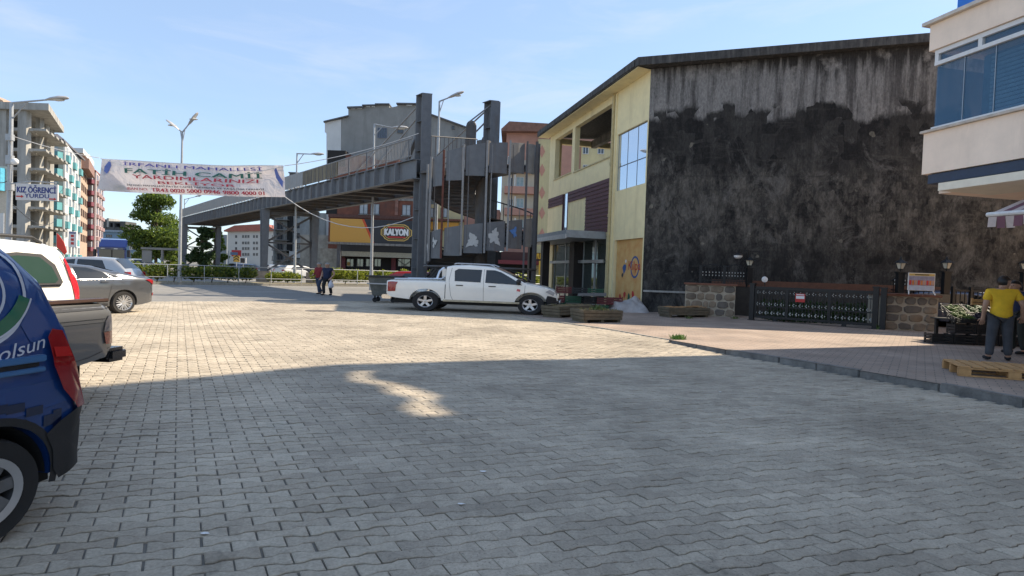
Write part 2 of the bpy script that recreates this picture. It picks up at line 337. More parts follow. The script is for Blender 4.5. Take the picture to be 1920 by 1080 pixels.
order = sorted([c for c in cells if c[3] > 1.5 and in_view(c[2], c[3])], key=lambda c: c[3])[:300]; near_set = set((round(c[0], 3), round(c[1], 3)) for c in order)
Orows, Orough = outline(.0036, .0115, .0062), outline(.002, .0085, .0034)
bufs = {0: ([], [], []), 1: ([], [], [])}
for p, q, x, y in cells:
    seam = x + 1.32 + .52 * (y - 4.4) + .16 * math.sin(y * 3.1) ; kind = 1 if seam > 0 else 0
    o = (Orough if kind else Orows); gj = random.uniform(-.002, .002)
    if kind and random.random() < .12: o = shrink(o, .002)
    if not kind and random.random() < .25: o = (o - o.mean(0)) * np.array([1 - max(0, random.uniform(-.03, .055)), 1]) + o.mean(0)
    a = random.uniform(-.012, .012); cc = o.mean(0); o2 = (o - cc) @ np.array([[math.cos(a), -math.sin(a)], [math.sin(a), math.cos(a)]]) + cc
    inn = shrink(o2, .006); z0 = random.gauss(0, .0018) + .004 * math.sin(x * 1.1 + .7 * y) * math.sin(.9 * y + .4 * x) + .003; tx, ty = random.gauss(0, .012), random.gauss(0, .016)
    if kind == 0 and random.random() < .02: z0 -= .003; ty += .03
    nrm = len(o)
    top = [(*lat(p + a_, q + b_), z0 + tx * (a_ - cc[0]) + ty * (b_ - cc[1])) for a_, b_ in inn]
    mid = [(*lat(p + a_, q + b_), z0 - .004 + tx * (a_ - cc[0]) + ty * (b_ - cc[1])) for a_, b_ in o2]
    bot = [(m_[0], m_[1], -.03) for m_ in mid]
    vs_ = top + mid + bot
    f_ = [tuple(range(nrm))] + [((i + 1) % nrm, i, nrm + i, nrm + (i + 1) % nrm) for i in range(nrm)] + [(nrm + (i + 1) % nrm, nrm + i, 2 * nrm + i, 2 * nrm + (i + 1) % nrm) for i in range(nrm)]
    tint = min(1, max(0, random.gauss(.5, .28)))
    if (round(p, 3), round(q, 3)) in near_set:
        me = bpy.data.meshes.new('paver'); me.from_pydata([(v[0] - x, v[1] - y, v[2]) for v in vs_], [], f_); me.materials.append(pm_rough if kind else pm_smooth)
        at = me.attributes.new('tint', 'FLOAT', 'POINT'); at.data.foreach_set('value', [tint] * len(vs_))
        ob = bpy.data.objects.new('paver', me); COL.objects.link(ob); ob.location = (x, y, 0); ob.parent = plaza
    else:
        V_, F_, T_ = bufs[kind]; b0 = len(V_); V_ += vs_; F_ += [tuple(b0 + i for i in f) for f in f_]; T_ += [tint] * len(vs_)
for kind, nm, m_ in ((0, 'smooth_pavers', pm_smooth), (1, 'rough_pavers', pm_rough)):
    V_, F_, T_ = bufs[kind]; me = bpy.data.meshes.new(nm); me.from_pydata(V_, [], F_); me.materials.append(m_)
    at = me.attributes.new('tint', 'FLOAT', 'POINT'); at.data.foreach_set('value', T_)
    ob = bpy.data.objects.new(nm, me); COL.objects.link(ob); ob.parent = plaza; ob['kind'] = 'stuff'
# ================================================================== large buildings near the square
def wall_with_holes(mb, fr, s0, s1, z0, z1, holes, d0, d1, mi=0):
    cuts = sorted(set([s0, s1] + [c for h in holes for c in h[:2] if s0 < c < s1]))
    for a, b in zip(cuts, cuts[1:]):
        hs = sorted([h for h in holes if h[0] <= a + 1e-6 and h[1] >= b - 1e-6], key=lambda h: h[2]); z = z0
        for h in hs:
            if h[2] > z + 1e-4: mb.fbox(fr, a, b, d0, d1, z, h[2], mi)
            z = max(z, h[3])
        if z1 > z + 1e-4: mb.fbox(fr, a, b, d0, d1, z, z1, mi)
    return mb
# ---- stained wall material: grey cement on top, black bitumen paint with a ragged brushed edge below, worn patches
def stained_wall():
    m = bpy.data.materials.new('bitumen_wall'); m.use_nodes = True; t = m.node_tree; b = t.nodes['Principled BSDF']; N = t.nodes.new; L = t.links.new
    tc = N('ShaderNodeTexCoord'); sp = N('ShaderNodeSeparateXYZ'); L(tc.outputs['Object'], sp.inputs[0])
    def noise(sc, det=6, ro=.65, mscale=None, dist=0):
        n = N('ShaderNodeTexNoise'); n.inputs['Scale'].default_value = sc; n.inputs['Detail'].default_value = det; n.inputs['Roughness'].default_value = ro; n.inputs['Distortion'].default_value = dist
        if mscale:
            mp = N('ShaderNodeMapping'); mp.inputs['Scale'].default_value = mscale; L(tc.outputs['Object'], mp.inputs[0]); L(mp.outputs[0], n.inputs['Vector'])
        else: L(tc.outputs['Object'], n.inputs['Vector'])
        return n.outputs['Fac']
    def rng(x, a, c, lo=0, hi=1):
        r = N('ShaderNodeMapRange'); r.inputs[1].default_value = a; r.inputs[2].default_value = c; r.inputs[3].default_value = lo; r.inputs[4].default_value = hi; L(x, r.inputs[0]); return r.outputs[0]
    def mth(op, x, y):
        r = N('ShaderNodeMath'); r.operation = op
        for k, q in enumerate((x, y)):
            if isinstance(q, (int, float)): r.inputs[k].default_value = q
            else: L(q, r.inputs[k])
        return r.outputs[0]
    def mix(f, a, c):
        r = N('ShaderNodeMix'); r.data_type = 'RGBA'
        if isinstance(f, float): r.inputs[0].default_value = f
        else: L(f, r.inputs[0])
        for k, q in ((6, a), (7, c)):
            if isinstance(q, tuple): r.inputs[k].default_value = (*q, 1)
            else: L(q, r.inputs[k])
        return r.outputs[2]
    # blocky dabs of a wide brush
    vor = N('ShaderNodeTexVoronoi'); vor.distance = 'CHEBYCHEV'; vor.inputs['Scale'].default_value = 1.9; mpv = N('ShaderNodeMapping'); mpv.inputs['Scale'].default_value = (.9, .9, .62); L(tc.outputs['Object'], mpv.inputs[0]); L(mpv.outputs[0], vor.inputs['Vector']); dab = N('ShaderNodeSeparateColor'); L(vor.outputs['Color'], dab.inputs[0])
    vor2 = N('ShaderNodeTexVoronoi'); vor2.distance = 'CHEBYCHEV'; vor2.inputs['Scale'].default_value = 4.6; L(mpv.outputs[0], vor2.inputs['Vector']); dab2 = N('ShaderNodeSeparateColor'); L(vor2.outputs['Color'], dab2.inputs[0])
    z = sp.outputs['Z']
    edge = mth('ADD', mth('ADD', z, mth('MULTIPLY', noise(.45, 3, .5, (1, 1, .02)), -1.0)), mth('MULTIPLY', dab.outputs[0], -.75))
    edge = mth('ADD', edge, mth('MULTIPLY', noise(5, 5, .7, (1, 1, .5)), -.45))
    black = rng(edge, 7.52, 7.28)
    streak = rng(noise(2.6, 7, .72, (1, 1, .07)), .44, .60)
    grey = mix(streak, (.235, .225, .215), (.085, .08, .078))
    tops = rng(mth('ADD', z, mth('MULTIPLY', noise(3.6, 7, .8, (1, 1, .05)), 3.4)), 11.75, 12.35); grey = mix(tops, grey, (.035, .033, .032))
    grey = mix(rng(noise(1.0, 5, .6), .55, .7), grey, (.27, .255, .24))
    tar = mix(rng(dab.outputs[1], .25, .85), (.016, .0155, .016), (.042, .040, .038))
    tar = mix(mth('MULTIPLY', rng(noise(1.3, 7, .72, (1, 1, .55)), .47, .66), rng(mth('ADD', z, mth('MULTIPLY', noise(.7, 4, .6), 1.5)), 8.0, 6.6, .35, 1.0)), tar, (.092, .086, .077))
    # bare band between two coats
    band = mth('MULTIPLY', rng(mth('ADD', z, mth('MULTIPLY', noise(1.1, 4, .6), 1.6)), 7.4, 6.5), rng(mth('ADD', z, mth('MULTIPLY', noise(.9, 4, .6), 1.8)), 3.3, 4.3))
    bare = mth('MULTIPLY', band, rng(mth('ADD', noise(2.1, 8, .75, (1, 1, .6)), mth('MULTIPLY', dab2.outputs[0], .16)), .50, .74)); tar = mix(mth('MULTIPLY', bare, .95), tar, (.142, .130, .113))
    low = mth('MULTIPLY', rng(z, 3.9, 2.6), rng(noise(1.6, 7, .7, (1, 1, .7)), .54, .68)); tar = mix(mth('MULTIPLY', low, .6), tar, (.10, .09, .078))
    spots = rng(noise(1.9, 2, .4), .735, .75); tar = mix(mth('MULTIPLY', spots, .8), tar, (.2, .185, .15))
    seam = rng(mth('ABSOLUTE', mth('SUBTRACT', mth('ADD', z, mth('MULTIPLY', noise(1.5, 3), .12)), 5.95), 0), .035, .0); tar = mix(mth('MULTIPLY', seam, .35), tar, (.012, .012, .012))
    tar = mix(mth('MULTIPLY', rng(noise(6, 7, .75, (1, 1, .16)), .46, .68), .6), tar, (.014, .0138, .014)); big = mth('MULTIPLY', rng(noise(.8, 8, .78, (1, 1, .75), .8), .52, .64), rng(z, 8.2, 7.0)); tar = mix(mth('MULTIPLY', big, .8), tar, (.14, .132, .122)); hb = rng(noise(2.2, 6, .7, (.35, .35, 2.2)), .56, .68); tar = mix(mth('MULTIPLY', hb, .35), tar, (.09, .083, .073))
    fine = rng(noise(17, 6, .7, (1, 1, .45)), .3, .75, .6, 1.4); col = mix(black, grey, tar)
    sc = N('ShaderNodeVectorMath'); sc.operation = 'SCALE'; L(col, sc.inputs[0]); L(fine, sc.inputs['Scale']); L(sc.outputs[0], b.inputs['Base Color'])
    b.inputs['Roughness'].default_value = .85; b.inputs['Specular IOR Level'].default_value = .25
    bp = N('ShaderNodeBump'); bp.inputs['Strength'].default_value = .5; bp.inputs['Distance'].default_value = .03; L(noise(9, 6, .7), bp.inputs['Height']); L(bp.outputs[0], b.inputs['Normal'])
    return m
yel = mat('yellow_render', (.85, .72, .42), .85, var=.07, scale=2.2, bump=.15, streak=2.0, dirt=(.68, .56, .32), dirt_lo=.52)
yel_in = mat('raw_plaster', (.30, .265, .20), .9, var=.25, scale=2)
conc = mat('raw_concrete', (.23, .215, .195), .9, var=.25, scale=2.5, bump=.2, streak=3)
dark_edge = mat('tarred_roof_edge', (.045, .043, .042), .85, var=.45, scale=6, streak=7, dirt=(.12, .115, .105))
maroon = mat('maroon_cladding', (.085, .022, .024), .6, var=.22, scale=5)
brown_steel = mat('brown_steel', (.028, .02, .018), .5, var=.2)
alu = mat('aluminium', (.42, .43, .44), .4, .6, var=.12)
sky_glass = glass('mirror_glass', (.10, .135, .17), .02, 1.0); MAT['mirror_glass'].node_tree.nodes['Principled BSDF'].inputs['Metallic'].default_value = .75
MAT['mirror_glass'].node_tree.nodes['Principled BSDF'].inputs['Base Color'].default_value = (.62, .70, .80, 1)
dkglass = glass('dark_glass')
shop_glass = glass('shop_glass', (.13, .16, .15), .03, 1); MAT['shop_glass'].node_tree.nodes['Principled BSDF'].inputs['Metallic'].default_value = .5
FJ = Frame((5.6, 24.8), (2.5, 36.3)); FD = Frame((5.6, 24.8), (16.3, 22.9))
J = thing('derelict_commercial_building', 'derelict yellow building whose long side wall is blackened with bitumen', 'building', (5.6, 24.8, 0))
EL = 13.2                                    # facade length
ROOF_L, ROOF_R = 10.42, 11.75
def roof_z(a): return ROOF_L + (ROOF_R - ROOF_L) * a / 21
sw = MB(); n_ = 12
sw.add([FD.w(21 * i / n_, 0, 0) for i in range(n_ + 1)] + [FD.w(21 * i / n_, 0, roof_z(21 * i / n_)) for i in range(n_ + 1)], [(i, i + 1, n_ + 2 + i, n_ + 1 + i) for i in range(n_)])
sw.add([FD.w(0, -.3, 0), FD.w(21, -.3, 0), FD.w(21, -.3, ROOF_R), FD.w(0, -.3, ROOF_L)], [(3, 2, 1, 0)])
sw.add([FD.w(0, 0, 0), FD.w(0, -.3, 0), FD.w(0, -.3, ROOF_L), FD.w(0, 0, ROOF_L)], [(0, 1, 2, 3)])
sw.build('side_wall', stained_wall(), J, fix=False)
holes = [(9.2, 12.2, 7.42, 10.0), (3.7, 8.75, 7.36, 10.0), (.12, 3.08, 5.6, 8.3), (.12, 2.95, 0, 3.25), (3.9, 12.0, 0, 3.62), (9.5, 10.4, 3.9, 6.35)]
wall_with_holes(MB(), FJ, .02, EL, 0, 10.36, holes, -.3, -.004).build('facade', yel, J)
# corner strip of black over the yellow edge stays on the side wall; roof slab with deep dark edge
rf = MB(); a0 = FJ.w(-.25, .75, ROOF_L - .02); a1 = FJ.w(EL + .5, .75, ROOF_L - .02); b1 = FJ.w(EL + .5, -16, ROOF_L + .9); b0 = FD.w(21, .12, ROOF_R - .05)
c0 = FD.w(-.2, .12, ROOF_L - .02)
T = Vector((0, 0, .34)); rf.hexa([a0, a1, b1, b0, a0 + T, a1 + T, b1 + T, b0 + T]); rf.build('roof', dark_edge, J)
MB().prism([FJ.w(.0, -.002, ROOF_L - .06), FJ.w(EL + .4, -.002, ROOF_L - .06), FJ.w(EL + .4, .68, ROOF_L - .06), FJ.w(-.15, .68, ROOF_L - .06)], (0, 0, .03)).build('soffit', yel, J)
gp = MB()
for k in range(14):
    s = EL * (k + .5) / 14; gp.fbox(FJ, s - .46, s + .46, .752, .79, ROOF_L + .02 + random.uniform(-.02, .02), ROOF_L + .3)
gp.build('roof_edge_stain_flashing', dark_edge, J)
# inside: floors, columns, back wall with openings
MB().fbox(FJ, .3, EL, -13, -.32, 7.0, 7.3).build('upper_floor', conc, J); MB().fbox(FJ, .3, EL, -13, -.32, 3.63, 3.9).build('lower_floor', conc, J)
for s in (3.55, 8.9, 12.6):
    for d in (-6, -12): MB().fbox(FJ, s - .2, s + .2, d - .2, d + .2, 7.3, 10.3).build('column', yel_in, J)
for d in (-3, -6, -9): MB().fbox(FJ, .3, EL, d - .15, d + .15, 9.9, 10.38).build('ceiling_beam', conc, J)
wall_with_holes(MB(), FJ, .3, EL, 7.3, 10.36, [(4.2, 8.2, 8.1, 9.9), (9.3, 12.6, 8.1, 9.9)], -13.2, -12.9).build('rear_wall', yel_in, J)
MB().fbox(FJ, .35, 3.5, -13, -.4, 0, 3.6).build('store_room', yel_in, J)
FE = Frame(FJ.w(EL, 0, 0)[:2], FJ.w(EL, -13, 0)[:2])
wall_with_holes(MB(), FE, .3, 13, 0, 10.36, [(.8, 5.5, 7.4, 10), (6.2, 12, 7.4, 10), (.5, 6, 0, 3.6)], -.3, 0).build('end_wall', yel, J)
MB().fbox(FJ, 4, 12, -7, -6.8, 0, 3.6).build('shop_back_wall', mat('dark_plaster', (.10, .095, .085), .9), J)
for (a, b) in ((9.2, 12.2), (3.7, 8.75)): MB().fbox(FJ, a - .05, b + .05, -.28, .05, 7.36 if a < 5 else 7.42, 7.43 if a < 5 else 7.49).build('sill', mat('sill_cream', (.55, .45, .25), .8), J)
# downpipe
dp = MB().tube([FJ.w(3.42, .09, .3), FJ.w(3.42, .09, 10.3)], .085, 10)
for z in (2.2, 4.4, 6.9, 9.6): dp.tube([FJ.w(3.42, .09, z), FJ.w(3.42, .09, z + .14)], .11, 10)
dp.build('downpipe', mat('pipe_yellow', (.50, .40, .20), .6, var=.15), J, smooth=40)
MB().fbox(FJ, 3.2, 3.32, -.002, .06, 0, 10.3).build('facade_rib', yel, J)
# upper window with panes
wn = MB(); a, b, z0, z1 = .12, 3.08, 5.6, 8.3
for s in (a, a + (b - a) / 3, a + 2 * (b - a) / 3, b): wn.fbox(FJ, s - .016, s + .016, -.16, -.09, z0, z1)
for z in (z0, 6.75, z1): wn.fbox(FJ, a, b, -.155, -.092, z - .016, z + .016)
wo = wn.build('window', mat('window_grey', (.22, .25, .29), .5, .3, var=.1), J)
for i in range(3):
    for (za, zb) in ((z0, 6.75), (6.75, z1)):
        MB().fbox(FJ, a + (b - a) * i / 3 + .025, a + (b - a) * (i + 1) / 3 - .025, -.12, -.10, za + .025, zb - .025).build('pane', sky_glass, wo)
# slot window
wo = MB().fbox(FJ, 9.5, 9.56, -.15, .03, 3.9, 6.35).fbox(FJ, 10.34, 10.4, -.15, .03, 3.9, 6.35).build('window', maroon, J); MB().fbox(FJ, 9.56, 10.34, -.08, -.05, 3.9, 6.35).build('pane', sky_glass, wo)
# maroon cladding boards, one by one
hb = .205
z = 3.70
while z < 6.3:
    for (a, b, zlo) in ((3.62, 6.72, 0), (6.74, 9.48, 5.62), (10.42, 13.1, 5.55)):
        if z >= zlo:
            t = random.uniform(0, .008); MB().hexa([FJ.w(a, .002, z), FJ.w(b, .002, z), FJ.w(b, .05 + t, z), FJ.w(a, .05 + t, z), FJ.w(a, .002, z + hb - .012), FJ.w(b, .002, z + hb - .012), FJ.w(b, .025 + t, z + hb - .012), FJ.w(a, .025 + t, z + hb - .012)]).build('cladding_board', maroon, J)
    z += hb
# canopy over the shop
cm = mat('canopy_sheet', (.33, .35, .37), .5, .3, var=.15)
can = MB().fbox(FJ, 3.95, 12.6, .002, 2.1, 3.36, 3.72).build('canopy', cm, J); MB().fbox(FJ, 3.9, 12.7, 2.102, 2.16, 3.30, 3.52).build('gutter', mat('gutter_grey', (.5, .51, .52), .45, .4), can)
for s in (11.2, 8.6):
    MB().fbox(FJ, s - .2, s + .2, 1.4, 1.8, 0, 3.34).build('canopy_post', brown_steel, J)
MB().fbox(FJ, 7.2, 7.9, -.3, .4, 0, 3.34).build('canopy_post', brown_steel, J)
# shop front glazing
for (a, b) in ((3.95, 5.5), (5.5, 7.15), (7.95, 9.9), (9.9, 11.95)):
    f = MB()
    for s in (a + .03, b - .03): f.fbox(FJ, s - .03, s + .03, -.2, -.1, 0, 3.6)
    for zz in (.05, 2.25, 3.57): f.fbox(FJ, a, b, -.195, -.105, zz - .04, zz + .04)
    f = f.build('shop_window', alu, J)
    MB().fbox(FJ, a + .06, b - .06, -.16, -.14, .09, 2.21).build('pane', shop_glass, f); MB().fbox(FJ, a + .06, b - .06, -.16, -.14, 2.29, 3.53).build('pane', shop_glass, f)
MB().fbox(FJ, 3.9, 12, .1, .16, 2.18, 2.34).build('front_rail', alu, J)
# roller shutter with the painted mural and brand
mural = bpy.data.materials.new('mural_paint'); mural.use_nodes = True; t = mural.node_tree; b_ = t.nodes['Principled BSDF']; tc = t.nodes.new('ShaderNodeTexCoord'); no = t.nodes.new('ShaderNodeTexNoise'); no.inputs['Scale'].default_value = 2.6; no.inputs['Detail'].default_value = 6
cr = t.nodes.new('ShaderNodeValToRGB'); e = cr.color_ramp.elements; e[0].position = .3; e[0].color = (.60, .29, .09, 1); e[1].position = .7; e[1].color = (.68, .45, .18, 1)
t.links.new(tc.outputs['Object'], no.inputs['Vector']); t.links.new(no.outputs['Fac'], cr.inputs[0]); t.links.new(cr.outputs[0], b_.inputs['Base Color']); b_.inputs['Roughness'].default_value = .6
for k in range(3):
    a, b = .14 + k * .93, .14 + k * .93 + .915; MB().fbox(FJ, a, b, -.16, -.13, 0, 3.24).build('shutter_panel', mural, J)
def fj(d): return lambda u, v, o=0: FJ.w(u, d + o, v)
def ring_pts(cx, cz, rx, rz, n=36): return [(cx + rx * math.cos(2 * math.pi * i / n), cz + rz * math.sin(2 * math.pi * i / n)) for i in range(n)]
def ring(parent, fr, d, cx, cz, rx, rz, th, m, name='logo_ring'):
    o, i = ring_pts(cx, cz, rx, rz), ring_pts(cx, cz, rx - th, rz - th); n = len(o); b = MB()
    b.add([fr.w(p[0], d, p[1]) for p in o] + [fr.w(p[0], d, p[1]) for p in i], [(k, (k + 1) % n, n + (k + 1) % n, n + k) for k in range(n)]); return b.build(name, m, parent)
blue_p = mat('print_blue', (.03, .09, .26), .6, var=.1); red_p = mat('print_red', (.5, .035, .03), .6, var=.1); green_p = mat('print_green', (.02, .12, .07), .6, var=.1); navy_p = mat('print_navy', (.03, .045, .2), .6, var=.1); white_p = mat('print_white', (.75, .74, .72), .6, var=.05); black_p = mat('print_black', (.02, .02, .022), .5, var=.1); orange_p = mat('print_orange', (.62, .30, .04), .55, var=.05)
ring(J, FJ, -.126, 1.0, 1.98, .42, .5, .09, blue_p)
letters(J, 'Kilpa', fj(-.120), 1.62, .45, 1.72, 2.26, red_p)
def splat(cx, cz, r, m, n=9):
    pts = [(cx + r * random.uniform(.5, 1.2) * math.cos(2 * math.pi * i / n), cz + r * 1.3 * random.uniform(.5, 1.2) * math.sin(2 * math.pi * i / n)) for i in range(n)]
    MB().add([FJ.w(cx, -.124, cz)] + [FJ.w(p[0], -.124 + .0005 * random.random(), p[1]) for p in pts], [(0, i + 1, (i + 1) % n + 1) for i in range(n)]).build('mural_patch', m, J)
for (cx, cz, r, m_) in ((2.05, 1.95, .22, blue_p), (2.2, 1.6, .1, black_p), (1.9, 2.25, .08, white_p), (2.4, .55, .13, red_p), (1.95, .7, .15, red_p), (1.5, .6, .14, green_p), (1.1, .75, .16, red_p), (.9, .45, .13, orange_p), (2.6, .35, .12, green_p), (.5, .5, .12, red_p)): splat(cx, cz, r, m_)
# plinth ledge along the foot of the black wall
MB().fbox(FD, .05, 2.3, .003, .06, .92, 1.0).build('ledge', mat('cement_ledge', (.32, .31, .29), .9, var=.3), J)

# ---- two storey building with the glazed bay
FK = Frame((9.1, 12.6), (9.1 + .45 * 6, 12.6 - 1.85 * 6))
cream = mat('cream_render', (.92, .73, .58), .85, var=.08, scale=1.6, bump=.12, streak=1.5, dirt=(.78, .61, .48), dirt_lo=.56)
K = thing('corner_house', 'cream house with blue glazed balcony bay jutting over the pavement', 'house', (9.1, 12.6, 0))
BK = 11
MB().fbox(FK, 3.6, BK, -6, -1.15, .0, 3.6).build('wall', cream, K); MB().fbox(FK, .75, BK, -6, -3.65, 3.8, 7.2).build('upper_wall', cream, K)
MB().fbox(FK, -.05, BK, -4.5, -.2, 3.62, 3.80).build('soffit_slab', cream, K)
MB().fbox(FK, .35, BK, -1.14, .3, 3.60, 3.76).build('lower_band', mat('cream_pale', (.82, .74, .60), .8, var=.06), K)
MB().fbox(FK, -.1, BK, -.35, .06, 3.82, 4.02).build('bay_navy_strip', mat('slate_strip', (.035, .05, .085), .6), K)  # dark navy strip running under the bay
MB().fbox(FK, -.22, BK, -3.6, .1, 4.04, 4.93).build('parapet', cream, K)
MB().fbox(FK, -.26, BK, -3.6, .17, 4.935, 4.985).build('sill', mat('sill_stone', (.55, .47, .40), .8, var=.2), K)
MB().fbox(FK, -.2, BK, -3.6, .1, 6.72, 7.28).build('upper_band', cream, K)
MB().fbox(FK, -.32, BK, -3.6, .2, 7.285, 7.36).build('coping', mat('coping_pale', (.62, .55, .48), .8, var=.15), K)
MB().fbox(FK, .0, BK, -3.5, -1.2, 4.99, 6.70).build('bay_back_wall', mat('bay_dark', (.10, .20, .30), .8), K)
blueglass = glass('blue_glass', (.03, .13, .25), .04, .7); MAT['blue_glass'].node_tree.nodes['Principled BSDF'].inputs['Alpha'].default_value = .42; upvc = mat('white_upvc', (.72, .70, .68), .4, var=.05)
bay = MB().fbox(FK, -.1, BK, -.06, .05, 6.38, 6.46).fbox(FK, -.1, BK, -.06, .05, 6.62, 6.71).fbox(FK, -.1, BK, -.05, .06, 4.99, 5.05)
for s in np.arange(-.1, BK, .92): bay.fbox(FK, s, s + .08, -.055, .045, 6.46, 6.62)
bay = bay.build('window', upvc, K)
for i, s in enumerate(np.arange(-.08, BK - .4, .62)):
    MB().fbox(FK, s, s + .605, -.03, -.012, 5.06, 6.37).build('pane', blueglass, bay)
    MB().fbox(FK, s + .607, s + .618, -.035, .0, 5.05, 6.38).build('joint_strip', alu, bay)
for s in np.arange(-.02, BK, .92): MB().fbox(FK, s + .02, s + .82, -.02, -.01, 6.465, 6.615).build('top_pane', blueglass, bay)
# side of the bay
MB().fbox(FK, -.098, -.085, -3.3, -.06, 5.06, 6.37).build('side_pane', blueglass, bay)
bl = MB()
for z in np.arange(5.1, 6.35, .085): bl.fbox(FK, .75, BK, -.45, -.42, z, z + .06)
bl.build('roller_blind', mat('blind_blue', (.28, .47, .60), .7, var=.15), K)
sgn = MB().fbox(FK, -.06, 6, -.5, -.44, 7.365, 8.7).build('roof_hoarding', mat('hoarding_blue', (.02, .18, .62), .5, var=.08), K)
# ---- taller block behind it, just outside the picture, that throws the shade over the square
T2 = thing('tall_block', 'tall plain block beyond the cream house throwing shade on the square', 'building', (15, 0, 0))
MB().box(15.02, 28, -14, 16.1, 0, 14.9).build('wall', cream, T2)
MB().prism([(15.02, 11.5, 14.9), (15.02, 12.3, 15.1), (15.02, 13.0, 15.42), (15.02, 13.4, 15.38), (15.02, 14.3, 15.98), (15.02, 14.7, 16.42), (15.02, 15.25, 16.58), (15.02, 15.6, 16.5), (15.02, 15.6, 14.9)], (.25, 0, 0)).build('roof_gable', cream, T2)  # added unseen piece, its top shaped as lower edge of the sun slot
MB().prism([(15.0, 16.1, 14.0), (15.0, 16.1, 17.0), (15.0, 14.7, 19.5), (15.0, 9, 20.0), (15.0, -14, 20.0), (15.0, -14, 14.0), (15.0, 12.2, 14.0), (15.0, 12.3, 15.35), (15.0, 12.8, 15.62), (15.0, 13.3, 15.58), (15.0, 13.7, 15.95), (15.0, 14.2, 16.1), (15.0, 14.6, 16.55), (15.0, 15.1, 16.7), (15.0, 15.45, 16.75), (15.0, 15.5, 14.0)], (-.2, 0, 0)).build('sun_slot_screen', cream, T2)  # added unseen screen, slotted to let a sun patch onto the shaded square
# ================================================================== steel footbridge and its spiral stair
steel = mat('grey_steel', (.125, .13, .14), .55, .15, var=.16, scale=3, bump=.1, streak=2.5, dirt=(.115, .085, .065), dirt_lo=.54)
steel_d = mat('dark_steel', (.09, .09, .095), .6, .15, var=.25, scale=3, streak=3, dirt=(.10, .07, .05))
steel_l = mat('pale_steel', (.24, .24, .245), .55, .2, var=.18, scale=3, streak=3, dirt=(.24, .22, .2))
rust = mat('rusty_steel', (.13, .045, .03), .8, var=.35, scale=9, bump=.2)
BA = Vector((-.64, .77, 0)).normalized(); BWV = Vector((3.95, 1.0, 0)); BO = Vector((-5.6, 30.8, 0)); BWD = BWV.normalized()
def BP(s, t, z): return BO + BA * s + BWV * t + Vector((0, 0, z))
def s_at(px, z, t=0):                      # distance along the bridge that lies on picture column px
    lo, hi = -3., 70.
    for _ in range(50):
        m_ = (lo + hi) / 2
        if proj(BP(m_, t, z))[0] > px: lo = m_
        else: hi = m_
    return lo
BR = thing('footbridge', 'long grey steel footbridge with plate girders crossing the road', 'bridge', tuple(BO))
ZB, ZT = 6.3, 7.3; S1 = s_at(338, 6.8); SMID = s_at(497, 6.3)
for t, nm in ((0, 'girder'), (1, 'girder')):
    b = MB(); b.hexa([BP(-.6, t, ZB) - BWD * .02, BP(S1, t, ZB) - BWD * .02, BP(S1, t, ZB) + BWD * .02, BP(-.6, t, ZB) + BWD * .02] + [BP(-.6, t, ZT) - BWD * .02, BP(S1, t, ZT) - BWD * .02, BP(S1, t, ZT) + BWD * .02, BP(-.6, t, ZT) + BWD * .02])
    for z in (ZB, ZT): b.hexa([BP(a, t, z - .02) + BWD * q for a, q in ((-.6, -.2), (S1, -.2), (S1, .2), (-.6, .2))] + [BP(a, t, z + .02) + BWD * q for a, q in ((-.6, -.2), (S1, -.2), (S1, .2), (-.6, .2))])
    gi = b.build(nm, steel, BR)
    s = 1.2
    while s < S1 - .3:
        sd = -1 if t == 0 else 1
        MB().hexa([BP(s + a, t, ZB + .021) + BWD * sd * q for a, q in ((-.03, .021), (.03, .021), (.03, .26), (-.03, .26))] + [BP(s + a, t, ZT - .021) + BWD * sd * q for a, q in ((-.03, .021), (.03, .021), (.03, .26), (-.03, .26))]).build('stiffener', steel, gi)
        s += 1.25
dk = MB().hexa([BP(-.6, .06, 6.55), BP(S1, .06, 6.55), BP(S1, .94, 6.55), BP(-.6, .94, 6.55), BP(-.6, .06, 6.7), BP(S1, .06, 6.7), BP(S1, .94, 6.7), BP(-.6, .94, 6.7)])
dk.build('deck', mat('deck_underside', (.09, .083, .075), .85, var=.3, scale=1.5, streak=2), BR)
s = .6
while s < S1:
    MB().hexa([BP(s, .02, 6.36), BP(s + .14, .02, 6.36), BP(s + .14, .98, 6.36), BP(s, .98, 6.36), BP(s, .02, 6.545), BP(s + .14, .02, 6.545), BP(s + .14, .98, 6.545), BP(s, .98, 6.545)]).build('cross_beam', steel_d, BR); s += 2.4
